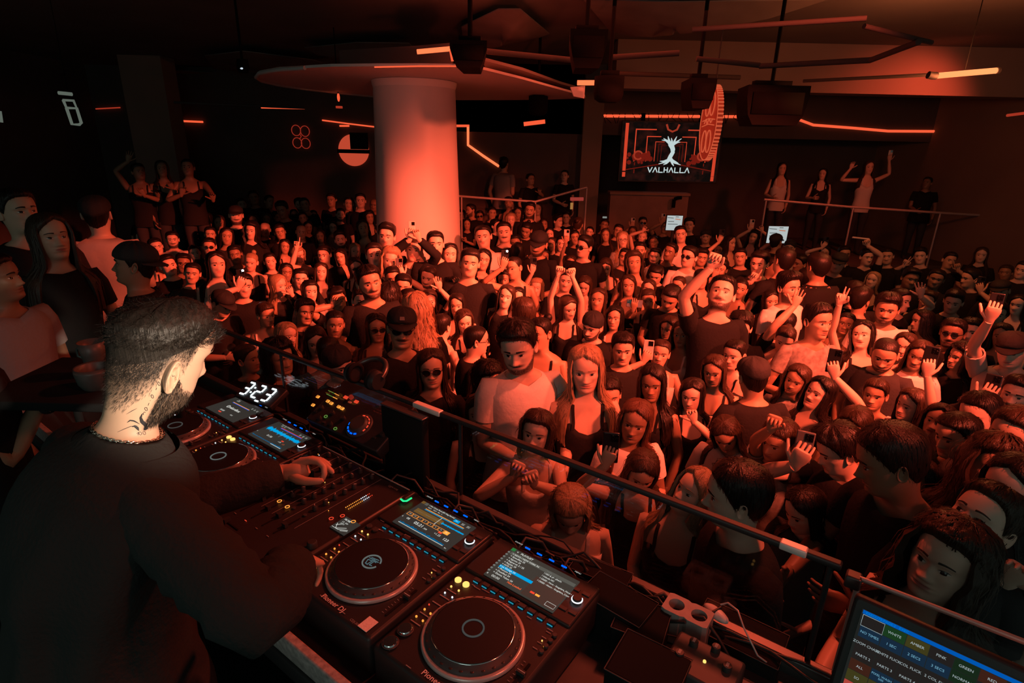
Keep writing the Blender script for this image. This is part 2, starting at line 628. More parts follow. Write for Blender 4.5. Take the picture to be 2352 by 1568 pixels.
class Shape:
    """surface sampler plus pose for one person (unit stature 1.72)"""

    def __init__(s, fem, r, yaw=0, pitch=0, roll=0, width=1.0, bust=None):
        s.face = Face(fem, r)
        s.fem = fem
        s.width = width * (0.93 if fem else 1.04)
        s.bust = (0.024 if fem else 0.0) if bust is None else bust
        R = Euler((pitch, roll, yaw), 'XYZ').to_matrix()
        s.R = np.array(R)
        s.piv = np.array([0, .004, CHIN - .035])

    def surf(s, z, ph, off=0.0):
        z, ph = np.broadcast_arrays(np.asarray(z, float), np.asarray(ph, float))
        h = (z - CHIN) / HH
        r = Rtab(z, ph)
        wt = np.clip((z - 1.36) / .07, 0, 1)
        wt = wt * wt * (3 - 2 * wt)
        front = np.cos(ph)
        bust = s.bust * _g(z, 1.235, .05) * (_g(ph, .62, .34) + _g(ph, 2 * np.pi - .62, .34))
        r = r * (s.width * (1 - wt) + s.face.wid * wt) + bust
        jaw = np.clip((.30 - h) / .3, 0, 1) * np.clip((h + .06) / .1, 0, 1) * np.clip(front + .3, 0, 1)
        r = r * (1 + (s.face.jaw - 1) * jaw * np.abs(np.sin(ph)) * 1.0)
        x = r * np.sin(ph)
        hm = (h > -.05) & (front > .2)
        r = r + np.where(hm, s.face.relief(x, h), 0)
        r = r + off
        yc = np.interp(z, _zf, _YC)
        return np.stack([r * np.sin(ph), yc - r * np.cos(ph), z], -1)

    def pose(s, P):
        P = np.asarray(P, float)
        w = np.clip((P[..., 2] - (CHIN - .075)) / .07, 0, 1)
        w = (w * w * (3 - 2 * w))[..., None]
        Q = (P - s.piv) @ s.R.T + s.piv
        return P * (1 - w) + Q * w

    def poseh(s, P):
        return (np.asarray(P, float) - s.piv) @ s.R.T + s.piv

    def swell(s, P, off):
        """push points of the head outwards from its centre"""
        C = np.array([0, -.008, CHIN + HH * .52])
        d = P - C
        n = np.linalg.norm(d, axis=-1, keepdims=True)
        return C + d * (1 + np.asarray(off)[..., None] / n)


def tube_path(a, b, c, n1=4, n2=4, bend=.035):
    """rounded two-segment path a-b-c"""
    a, b, c = map(np.asarray, (a, b, c))
    d1, d2 = nrm(b - a), nrm(c - b)
    p = [a + (b - d1 * bend - a) * t for t in np.linspace(0, 1, n1)]
    p.append(b * .7 + (b - d1 * bend) * .15 + (b + d2 * bend) * .15)
    p += [b + d2 * bend + (c - b - d2 * bend) * t for t in np.linspace(0, 1, n2)]
    return np.array(p)


def add_hand(mb, wrist, d, pn, side, pose='relax', k=1.0, mat=0, sides=6):
    """five-fingered hand; d finger direction, pn palm normal; side -1 = right hand, +1 = left"""
    d = nrm(d)
    pn = nrm(np.asarray(pn, float) - d * (np.asarray(pn, float) @ d))
    lat = np.cross(d, pn) * (-side)          # towards the thumb
    wrist = np.asarray(wrist, float)
    a = np.linspace(0, 2 * np.pi, 10, endpoint=False)
    prof = [(-.03, .018, .014), (-.01, .025, .019), (.012, .027, .018), (.04, .036, .0165), (.07, .0415, .0145), (.092, .040, .0115), (.1, .034, .007)]
    R = np.array([wrist + d * (q * k) + lat * (w_ * k * np.sign(np.cos(a)) * np.abs(np.cos(a)) ** .8)[:, None] +
                  pn * (t_ * k * np.sin(a))[:, None] for q, w_, t_ in prof])
    R[:, :, :] = R
    mb.grid(R, cv=True, mat=mat)
    mb.fan(R[-1], mat)
    C = {'relax': [.35, .4, .45, .5], 'phone': [.55, .6, .6, .6], 'open': [.06, .04, .04, .1], 'fist': [1.35, 1.4, 1.4, 1.4],
         'point': [.05, 1.3, 1.4, 1.4], 'peace': [.05, .05, 1.35, 1.4], 'claw': [.75, .7, .7, .7]}[pose]
    spread = {'open': .16, 'peace': .16, 'relax': .05}.get(pose, .03)
    for q, (o, L, r) in enumerate(((.030, .072, .0088), (.0105, .080, .009), (-.0095, .074, .0086), (-.0285, .058, .0076))):
        p = wrist + d * (.088 * k) + lat * (o * k)
        dirn = nrm(d + lat * spread * (1.5 - q) * .8)
        pts, rr = [p - d * .012 * k], [r * k]
        ang = 0
        for seg, f in enumerate((.46, .30, .24)):
            ang += C[q] * (1.0 if seg else .8)
            v = dirn * math.cos(ang) + pn * math.sin(ang)
            mid = pts[-1] + v * L * f * k * (1.25 if seg == 0 else 1)
            pts.append(mid)
            rr.append(r * k * (1 - .12 * (seg + 1)))
        pts.append(pts[-1] + v * r * .55 * k)
        rr.append(r * k * .35)
        mb.tube(pts, rr, sides, mat)
    tc = {'fist': .9, 'point': .8, 'peace': .9, 'phone': .5}.get(pose, .25)
    p = wrist + d * .022 * k + lat * .026 * k
    v1 = nrm(lat * .75 + d * .65 + pn * .25)
    p1 = p + v1 * .042 * k
    v2 = nrm(v1 * math.cos(tc) + (d * .7 - lat * tc * .8 + pn * .5) * math.sin(max(tc, .2)))
    p2 = p1 + v2 * .032 * k
    p3 = p2 + v2 * .022 * k
    mb.tube([p - v1 * .012 * k, p, p1, p2, p3, p3 + v2 * .005 * k], np.array([.0125, .0135, .0105, .0095, .008, .003]) * k, sides, mat)


def noise1(n, r, smooth=2):
    a = r.uniform(-1, 1, n)
    for _ in range(smooth):
        a = (np.roll(a, 1) + a * 2 + np.roll(a, -1)) / 4
    return a / (np.abs(a).max() + 1e-6)


HL_PH = np.radians([0, 25, 45, 58, 68, 80, 92, 105, 130, 180])
HL_H = np.array([.835, .83, .78, .69, .57, .46, .56, .42, .22, .13])
HL_PART = np.array([.90, .835, .74, .66, .56, .46, .50, .40, .22, .13])


def hairline(ph, hi=0.0):
    p = np.where(ph > np.pi, 2 * np.pi - ph, ph)
    return np.interp(p, HL_PH, HL_H) + hi


def partline(ph, sh=0.0):
    q = (ph + sh) % (2 * np.pi)
    p = np.where(q > np.pi, 2 * np.pi - q, q)
    return np.interp(p, HL_PH, HL_PART)


def hair_cap(mb, S, r, off, hi, top=1.0, front=0.0, curl=0.0, hl=0.0, nphi=None, nrow=None, lo=.25, mat=0, hlfun=None):
    nphi = nphi or (60 if hi else 30)
    nrow = nrow or (15 if hi else 8)
    ph = np.linspace(0, 2 * np.pi, nphi, endpoint=False)
    h0 = (hlfun or hairline)(ph, hl) if hlfun is None else hlfun(ph)
    v = np.linspace(0, 1, nrow)
    v = 1 - (1 - v) ** 1.35
    hgrid = h0[None, :] + (0.997 - h0)[None, :] * v[:, None]
    P = S.surf(CHIN + HH * hgrid, np.broadcast_to(ph, hgrid.shape))
    strand = noise1(nphi, r, 1)
    o = off * (lo + (1 - lo) * np.clip(v / .22, 0, 1))[:, None] * np.ones(nphi)[None, :]
    o = o * (1 + (top - 1) * np.clip((hgrid - .70) / .25, 0, 1))
    o = o + front * np.clip(np.cos(ph), 0, 1)[None, :] ** 2 * np.clip((hgrid - .72) / .12, 0, 1) * (1.1 - hgrid) * 4
    o = o * (1 + .16 * strand[None, :])
    if curl:
        o = o + curl * r.uniform(-1, 1, o.shape) * np.clip(v / .15, 0, 1)[:, None]
    o[0] *= .2
    o[-1] = o[-1].mean()
    Q = S.swell(P, o)
    Q = S.poseh(Q)
    mb.grid(Q, cv=True, mat=mat)
    mb.fan(Q[-1], mat)
    if hi and hlfun is None or (hi and lo < .5):
        strand_over(mb, Q[::-1], r, 260 if off > .004 else 0, 2, .0014, .004 + curl * 2, .004, mat)
    return Q


def hair_fall(mb, S, r, hi, edge=54, tip=1.22, thick=.022, wave=.0, vol=.018, mat=0):
    """curtain of long hair around the sides and back"""
    n = 40 if hi else 22
    ph = np.radians(np.linspace(edge, 360 - edge, n))
    zt = tip + .05 * noise1(n, r, 3) + .05 * np.abs(np.cos(ph / 2 - np.pi / 2 + np.pi / 2)) * 0
    rows = 16 if hi else 9
    v = np.linspace(0, 1, rows)
    z0 = CHIN + HH * .86
    Z = z0 + (zt[None, :] - z0) * v[:, None]
    PHI = np.broadcast_to(ph, Z.shape).copy()
    h = (Z - CHIN) / HH
    # front edges close in along the cheek, then hang straight
    head = Rtab(np.maximum(Z, CHIN + HH * .28), PHI)
    body = np.clip(Rtab(np.minimum(Z, CHIN - .03), PHI) * S.width + .016, .085, .155)
    k = np.clip((.30 - h) / .9, 0, 1)
    k = k * k * (3 - 2 * k)
    rad = head * (1 - k) + body * k + vol * (1 - .3 * k)
    st = noise1(n, r, 0)
    rad = rad * (1 + .035 * st[None, :] * np.clip(v * 3, 0, 1)[:, None])
    if wave:
        rad = rad + wave * np.sin(Z * 70 + st[None, :] * 4 + 6 * PHI) * np.clip(v * 2, 0, 1)[:, None]
        PHI = PHI + wave * 4 * np.sin(Z * 55 + st[None, :] * 5)
    rad = np.where(v[:, None] < .12, rad - vol * .35, rad)

    def mk(rr):
        yc = np.interp(Z, _zf, _YC)
        yc = np.where(Z < CHIN - .05, yc, yc)
        P = np.stack([rr * np.sin(PHI), yc - rr * np.cos(PHI), Z], -1)
        return S.pose(P)
    o, i = mk(rad), mk(rad - thick * np.clip(.35 + v, 0, 1)[:, None])
    mb.grid(o, mat=mat)
    mb.grid(i, mat=mat, flip=True)
    mb.grid(np.stack([o[:, 0], i[:, 0]], 1), mat=mat)
    mb.grid(np.stack([o[:, -1], i[:, -1]], 1), mat=mat, flip=True)
    mb.grid(np.stack([o[-1], i[-1]], 0), mat=mat)
    strand_over(mb, o, r, 260 if hi else 70, 4, .0022, .006 + wave, .012, mat)


def strand_over(mb, Q, r, n, seg=3, wid=.0016, lift=.003, drift=.004, mat=0):
    """ribbons of hair running down an outer hair surface Q[row][col]"""
    nr, nc = Q.shape[:2]
    i0 = r.uniform(0, nr - 2, n)
    L = r.uniform(.25, .6, n) * nr
    j = r.uniform(0, nc - 1.01, n)
    t = np.linspace(0, 1, seg + 1)
    I = np.clip(i0[:, None] + L[:, None] * t[None], 0, nr - 1.001)
    J = np.clip(j[:, None] + r.normal(0, .5, n)[:, None] * t[None], 0, nc - 1.001)
    a, b_ = I.astype(int), J.astype(int)
    fi, fj = (I - a)[..., None], (J - b_)[..., None]
    P = (Q[a, b_] * (1 - fi) * (1 - fj) + Q[a + 1, b_] * fi * (1 - fj) + Q[a, b_ + 1] * (1 - fi) * fj + Q[a + 1, b_ + 1] * fi * fj)
    ctr = Q.reshape(-1, 3).mean(0)
    nn = P - ctr
    nn[..., 2] *= .4
    nn /= np.linalg.norm(nn, axis=-1, keepdims=True) + 1e-9
    P = P + nn * (lift * r.uniform(.3, 1.6, n))[:, None, None] * np.sin(np.pi * (.15 + .85 * t))[None, :, None] + r.normal(0, drift, (n, 1, 3)) * t[None, :, None]
    tg = np.gradient(P, axis=1)
    sd = np.cross(tg, nn)
    sd /= np.linalg.norm(sd, axis=-1, keepdims=True) + 1e-9
    w = wid * r.uniform(.6, 1.5, n)[:, None, None] * (1 - .8 * t)[None, :, None]
    R = np.stack([P - sd * w, P + sd * w], 2)
    base = np.arange(n)[:, None] * (2 * (seg + 1))
    f = [base + np.array([2 * k, 2 * k + 1, 2 * k + 3, 2 * k + 2]) for k in range(seg)]
    mb.add(R.reshape(-1, 3), np.vstack(f), mat)


def add_ear(mb, S, side, hi, mat=0):
    n, a0 = (14 if hi else 8), np.radians(90)
    c = S.surf(CHIN + HH * .45, a0 if side > 0 else 2 * np.pi - a0)
    t = np.linspace(0, 2 * np.pi, n, endpoint=False)
    rings = []
    for q, lift, sc in ((1.0, .0, .82), (1.0, .010, 1.0), (.92, .018, 1.0), (.78, .013, .95), (.5, .006, .8)):
        y = .016 * np.cos(t) * q * sc + .007
        z = .031 * np.sin(t) * q * sc * (1 + .12 * np.sin(t))
        y = y + .005 * np.sin(t)
        rings.append(np.stack([c[0] + side * (lift * (1 + .25 * np.cos(t)) - .004) * np.ones(n), c[1] + y, c[2] + z], -1))
    R = S.poseh(np.array(rings))
    mb.grid(R, cv=True, mat=mat, flip=side > 0)
    mb.fan(R[-1], mat, flip=side < 0)


def person_mesh(S, r, hi, code, skin, hairc, tone_beard, covered=False):
    """the continuous body: torso, neck and head in one skin, arms added by the caller; returns builder"""
    mb = MB()
    ph = PH_HI if hi else PH_LO
    hz = HZ_HI if hi else HZ_LO
    z = np.concatenate([TZ_HI if hi else TZ_LO, CHIN + HH * hz])
    Z, P = np.meshgrid(z, ph, indexing='ij')
    V = S.surf(Z, P, np.where(covered, -.016 * np.clip((1.432 - Z) / .02, 0, 1), 0.0))
    h = (Z - CHIN) / HH
    x = V[..., 0]
    fr = np.cos(P) > .1
    lip = np.clip(1.35 - ((x / .0225) ** 2 + ((h - .217) / .036) ** 2), 0, 1) * fr
    if S.fem:
        lip = np.clip(lip * 1.3, 0, 1)
    st = np.zeros_like(x)
    if 'b' in code or 'm' in code:
        pd = np.degrees(np.where(P > np.pi, 2 * np.pi - P, P))
        jawl = np.interp(pd, [0, 30, 60, 80, 95], [.17, .2, .32, .46, .46])
        bd = np.clip((jawl - h) / .03, 0, 1) * np.clip((h + .06) / .04, 0, 1) * np.clip((93 - pd) / 8, 0, 1)
        mo = np.clip(1.6 - np.abs(x) / .030, 0, 1) * np.clip(1.8 - ((h - .272) / .022) ** 2, 0, 1)
        st = mo if 'm' in code and 'b' not in code else np.maximum(bd, mo)
        st = np.clip(st * 1.2, 0, 1) * fr * (lip < .55)
        V = S.swell(V, .0035 * st) * 1.0
    V = S.pose(V)
    tint = np.stack([lip * (st < .3), st * .92, np.zeros_like(x)], -1)
    mb.grid(V, cv=True, mat=0, tint=tint.reshape(-1, 3))
    mb.fan(V[-1], 0)
    mb.fan(V[0], 0, flip=True)
    # eyes and brows lie in the face surface
    ne = 9 if hi else 6
    for sd in (-1, 1):
        u = np.linspace(-1, 1, ne)
        w = np.linspace(-1, 1, 5 if hi else 4)
        U, Wv = np.meshgrid(u, w, indexing='ij')
        op = .0060 if 'g' not in code else .003
        xx = sd * (.0315 + .0150 * U)
        zz = CHIN + HH * .498 + Wv * op * (1 - .9 * U ** 2) + .0015 * U
        r0 = np.full(xx.shape, .09)
        for _ in range(3):
            pp = np.arcsin(np.clip(xx / r0, -1, 1))
            r0 = Rtab(zz, pp % (2 * np.pi)) * S.face.wid + S.face.relief(xx, (zz - CHIN) / HH)
        yc = np.interp(zz, _zf, _YC)
        y = yc - r0 * np.cos(pp) - .0015 - .0020 * (1 - U ** 2) * (1 - .5 * Wv ** 2)
        G = S.poseh(np.stack([xx, y, zz], -1))
        nq, mq = G.shape[:2]
        b = mb.n
        idx = np.arange(nq * mq).reshape(nq, mq)
        f, fm = [], []
        for i in range(nq - 1):
            for j in range(mq - 1):
                uc = (u[i] + u[i + 1]) / 2
                q = [idx[i, j], idx[i, j + 1], idx[i + 1, j + 1], idx[i + 1, j]]
                f.append(q if sd < 0 else q[::-1])
                fm.append(2 if (abs(uc + .1 * sd * 0) < .42 or j == mq - 2) else 1)
        mb.add(G, np.zeros((0, 4), int))
        mb.q.append(np.array(f) + b)
        mb.qm.append(np.array(fm))
        # brow
        ub = np.linspace(0, 1, 6 if hi else 4)
        xb = sd * (.0135 + .037 * ub)
        hb = .594 + .020 * np.sin(ub * 2.7) - .020 * ub + r.uniform(-.004, .008)
        tk = (.0035 if S.fem else .0048) * (1 - .55 * ub)
        rows = []
        for k in (-1, 0, 1):
            zb = CHIN + HH * hb + k * tk
            r0 = np.full(xb.shape, .09)
            for _ in range(3):
                pp = np.arcsin(np.clip(xb / r0, -1, 1))
                r0 = Rtab(zb, pp % (2 * np.pi)) * S.face.wid + S.face.relief(xb, (zb - CHIN) / HH)
            yc = np.interp(zb, _zf, _YC)
            rr = r0 + (.0022 if k == 0 else .0004)
            rows.append(np.stack([rr * np.sin(pp), yc - rr * np.cos(pp), zb], -1))
        mb.grid(S.poseh(np.array(rows)), mat=3, flip=sd < 0)
    if True:
        add_ear(mb, S, -1, hi)
        add_ear(mb, S, 1, hi)
    return mb


def arm_points(S, side, target, L1=.285, L2=.25, pole=None):
    sh = np.array([side * .168 * S.width, .012, 1.375])
    t = np.asarray(target, float)
    v = t - sh
    D = np.linalg.norm(v)
    k = 1.0
    if D > (L1 + L2) * .985:
        k = min(D / ((L1 + L2) * .985), 1.12)
        if D > (L1 + L2) * .985 * k:
            v = v / D * (L1 + L2) * .985 * k
            D = np.linalg.norm(v)
            t = sh + v
    L1, L2 = L1 * k, L2 * k
    D = max(D, abs(L1 - L2) + .02, .12)
    a = (L1 * L1 - L2 * L2 + D * D) / (2 * D)
    hgt = math.sqrt(max(L1 * L1 - a * a, 0))
    vn = nrm(v)
    pole = np.array([side * .8, .25, -.65]) if pole is None else np.asarray(pole, float)
    pp = nrm(pole - vn * (pole @ vn))
    el = sh + vn * a + pp * hgt
    return sh, el, t


def add_arm(mb, S, side, sh, el, wr, hi, fem, covered=False):
    k = .86 if fem else 1.0
    inn = np.array([side * .12 * S.width, .012, 1.372])
    if covered:
        sh = sh + (el - sh) * .3
        inn = sh - (el - sh) * .05
    up = tube_path(sh, el, wr, 5 if hi else 4, 6 if hi else 4)
    pts = np.vstack([inn[None], up])
    n1 = 5 if hi else 4
    n2 = 6 if hi else 4
    rad = np.concatenate([[.046], np.linspace(.050, .038, n1), [.037], np.interp(np.linspace(0, 1, n2), [0, .25, 1], [.037, .039, .025])]) * k
    mb.tube(pts, rad, 10 if hi else 7, 0)
    return pts


def add_sleeve(mb, S, sh, el, wr, side, length, hi, fem, loose=.014, rr=None):
    k = .86 if fem else 1.0
    inn = np.array([side * .115 * S.width, .012, 1.368])
    n = 6 if hi else 4
    if length <= 1.0:
        pts = np.array([sh + (el - sh) * t for t in np.linspace(.0, length, n)])
        rad = (np.linspace(.050, .040, n)) * k + loose + np.linspace(0, .006, n)
    else:
        pts = tube_path(sh, el, sh * 0 + el + (np.asarray(wr) - el) * min(length - 1, .98), n, n)
        rad = np.interp(np.linspace(0, 1, len(pts)), [0, .5, 1], [.052, .046, .032]) * k + loose
        if rr is not None:
            rad = rad * (1 + .07 * rr.uniform(-1, 1, len(rad)))
    pts = np.vstack([inn[None], pts])
    rad = np.concatenate([[.05 * k + loose * .6], rad])
    R = mb.tube(pts, rad, 12 if hi else 8, 0, caps=False)
    mb.fan(R[0], 0, flip=True)
    # turned-in hem
    c = R[-1].mean(0)
    mb.grid(np.stack([R[-1], c + (R[-1] - c) * .86, c + (R[-1] - c) * .84 - (pts[-1] - pts[-2]) * .3]), cv=True)


def make_top(S, kind, hi, r, crop=.80):
    mb = MB()
    n = len(PH_HI) if hi else len(PH_LO)
    ph = np.linspace(0, 2 * np.pi, 48 if hi else 26, endpoint=False)
    pd = np.degrees(np.where(ph > np.pi, 2 * np.pi - ph, ph))
    strap = kind in 'kW'
    if strap:
        ztop = np.interp(pd, [0, 25, 45, 70, 90, 110, 150, 180], [1.262, 1.285, 1.325, 1.30, 1.285, 1.30, 1.33, 1.32])
    else:
        dip = r.uniform(.0, .02) if kind != 'S' else .03
        ztop = np.interp(pd, [0, 40, 90, 180], [1.428 - dip, 1.436, 1.446, 1.450])
    rows = 16 if hi else 9
    v = np.linspace(0, 1, rows)
    Z = crop + (ztop[None, :] - crop) * v[:, None]
    off = .010 if not strap else .006
    fold = 0.004 * noise1(len(ph), r, 1)[None, :] * np.clip(1.2 - v * 1.2, .1, 1)[:, None] * (0 if strap else 1)
    flare = (0 if strap else .02) * np.clip((1.15 - Z) / .35, 0, 1)
    P = S.surf(Z, np.broadcast_to(ph, Z.shape), off + fold + flare)
    G = S.pose(P) if not strap else P
    inner = S.surf(Z[-1] - .004, ph, .001)
    G = np.concatenate([P, inner[None]], 0)
    mb.grid(G, cv=True)
    if strap:
        for sd in (-1, 1):
            x = sd * .088 * S.width
            fz = np.array([1.29, 1.33, 1.37, 1.40, 1.418])
            def px(zv, back):
                out = []
                for zz in zv:
                    best = None
                    pp = np.radians(np.linspace(2, 90, 40)) if not back else np.radians(np.linspace(90, 178, 40))
                    q = S.surf(np.full(40, zz), pp, .007)
                    k = np.argmin(np.abs(q[:, 0] - abs(x)))
                    out.append([sd * q[k, 0], q[k, 1], zz])
                return out
            pts = np.array(px(fz, False) + px(fz[::-1] + .004, True))
            w_ = .009 if hi else .011
            wid = np.array([1.0, 0, 0]) * w_
            mb.grid(np.stack([pts - wid, pts + [0, 0, .003], pts + wid], 1))
    return mb


def make_legs(S, r, skirt=False):
    mb = MB()
    ph = np.linspace(0, 2 * np.pi, 16, endpoint=False)
    z = np.array([.80, .84, .88, .92])
    Z, P = np.meshgrid(z, ph, indexing='ij')
    G = S.surf(Z, P, .004)
    mb.grid(G, cv=True)
    for sd in (-1, 1):
        st = r.uniform(-.03, .06)
        pts = np.array([[sd * .085, .0, .84], [sd * .09, 0, .70], [sd * .095, -st, .50], [sd * .098, -st * .5, .30], [sd * .10, .01, .08], [sd * .10, .01, .045]])
        mb.tube(pts, [.088, .085, .062, .055, .046, .045], 10)
        # shoe
        mb.tube(np.array([[sd * .10, .055, .035], [sd * .10, .03, .045], [sd * .102, -.06, .038], [sd * .104, -.15, .028], [sd * .104, -.18, .022]]),
                [.028, .040, .042, .036, .018], 8, 1)
    return mb


SHOE = mat('shoe_dark', (0.05, 0.048, 0.046), 0.6)
PEOPLE = []
PHONEB = [mat('phone_black', (0.02, 0.02, 0.022), 0.25), mat('phone_pale', (0.6, 0.55, 0.5), 0.3), mat('phone_grey', (0.14, 0.13, 0.13), 0.25)]
PHLENS = mat('phone_lens', (0.005, 0.005, 0.006), 0.1)
FLASH = emis('phone_flash', (1.0, 0.97, 0.95), 60.0)
PHSCR = emis('phone_screen_light', (0.35, 0.12, 0.08), 0.12)


def make_phone(center, up, back, colour=0, flash=False, size=1.0, case=False):
    """phone with its back towards 'back', long axis 'up'"""
    up = nrm(up)
    back = nrm(np.asarray(back, float) - up * (np.asarray(back, float) @ up))
    x = np.cross(up, back)
    o = frame_ob('phone', center, x, up, back)
    b = MB()
    w, l, t = .074 * size, .152 * size, .009 * size
    b.box((0, 0, 0), (w, l, t), bevel=.008 * size)
    b.build('phone_case', PHONEB[colour], o)
    s = MB()
    s.box((0, 0, -t / 2 - .0002), (w * .93, l * .95, .0006), bevel=0)
    s.build('screen', PHSCR, o, smooth=False)
    c = MB()
    c.box((w * .2, l * .33, t / 2 + .001), (w * .46, w * .5, .003), bevel=.004 * size)
    for dx, dy in ((-.1, .1), (-.1, -.1), (.11, 0)):
        c.lathe((w * .2 + dx * w, l * .33 + dy * w, t / 2 + .0022), [(.0068 * size, 0), (.0068 * size, .002), (.005 * size, .0024)], sides=10)
    c.build('camera_bump', PHLENS, o)
    if flash:
        fl = MB()
        fl.ellip((w * .30, l * .42, t / 2 + .004), (.010, .010, .005), 6, 10)
        fl.build('flash', FLASH, o)
    return o


def person(px, py, hpx, yaw=0, pitch=6, roll=0, code='s', top='t', arms=(), depth=None, base=None, stature=None, body_yaw=None,
           label=None, seed=None, group='crowd on the dance floor', lean=0.0, width=1.0, tone=None, crop=.80, zone=None, hi=None):
    """a person whose head is seen at pixel (px,py) with head height hpx; arms: (side, px, py, pose, dt, opts)"""
    r = np.random.default_rng(seed if seed is not None else int(px * 7 + py * 131 + 50000))
    fem = 'F' in code
    if fem and top == 't' and label is None:
        top = str(r.choice(['t', 'k', 'k', 'W', 'd']))
    raised = base is not None
    base = FLOOR if base is None else base
    d = depth if depth else F * .235 / hpx
    Pw = at(px, py, d)
    if stature is None:
        lo, hi_s = (1.52, 1.78) if fem else (1.62, 1.93)
        s_ = (Pw[2] - base) / 1.605 * 1.72
        if depth is None and not (lo <= s_ <= hi_s):
            # slide along the line of sight until the stature is a human one
            zt = base + min(max(s_, lo), hi_s) / 1.72 * 1.605
            dd = ray(px, py)[2]
            if dd < -0.02:
                d = (zt - CAMZ) / dd
                Pw = at(px, py, d)
        stature = (Pw[2] - base) / 1.605 * 1.72
    sc = stature / 1.72
    PEOPLE.append(dict(px=px, py=py, d=d, P=Pw, sc=sc, base=base, yaw=yaw, pitch=pitch, roll=roll, code=code, top=top, arms=arms, r=r, fem=fem,
                       body_yaw=body_yaw, label=label, group=group, lean=lean, width=width, tone=tone, crop=crop, hi=hi, stature_fixed=raised or depth is not None))
    return PEOPLE[-1]


def settle(it=30):
    """shift people along their lines of sight so that no two stand in the same place"""
    for _ in range(it):
        mv = np.zeros(len(PEOPLE))
        XY = np.array([q['P'][:2] for q in PEOPLE])
        for i, a in enumerate(PEOPLE):
            dv = XY - XY[i]
            dist = np.hypot(dv[:, 0], dv[:, 1])
            for j in np.where((dist < .36) & (dist > 0))[0]:
                sgn = 1 if a['d'] > PEOPLE[j]['d'] else -1
                mv[i] += sgn * (.36 - dist[j]) * .25
        for i, a in enumerate(PEOPLE):
            if a['stature_fixed']:
                continue
            a['d'] = max(1.2, a['d'] + np.clip(mv[i], -.08, .08))
            P = at(a['px'], a['py'], a['d'])
            st = (P[2] - FLOOR) / 1.605 * 1.72
            lo, hi_ = (1.48, 1.84) if a['fem'] else (1.58, 1.96)
            if st < lo or st > hi_:
                st = min(max(st, lo), hi_)
                dd = ray(a['px'], a['py'])[2]
                if dd < -.02:
                    a['d'] = (FLOOR + st / 1.72 * 1.605 - CAMZ) / dd
                    P = at(a['px'], a['py'], a['d'])
            a['P'] = P
            a['sc'] = st / 1.72
            for _k in range(12):
                P = a['P']
                bad = math.hypot(P[0] - cc[0], P[1] - cc[1]) < .95 or P[1] > 11.9 or P[0] > 7.0
                if not bad:
                    break
                a['d'] *= .97
                a['P'] = at(a['px'], a['py'], a['d'])
                a['sc'] = (a['P'][2] - FLOOR) / 1.605


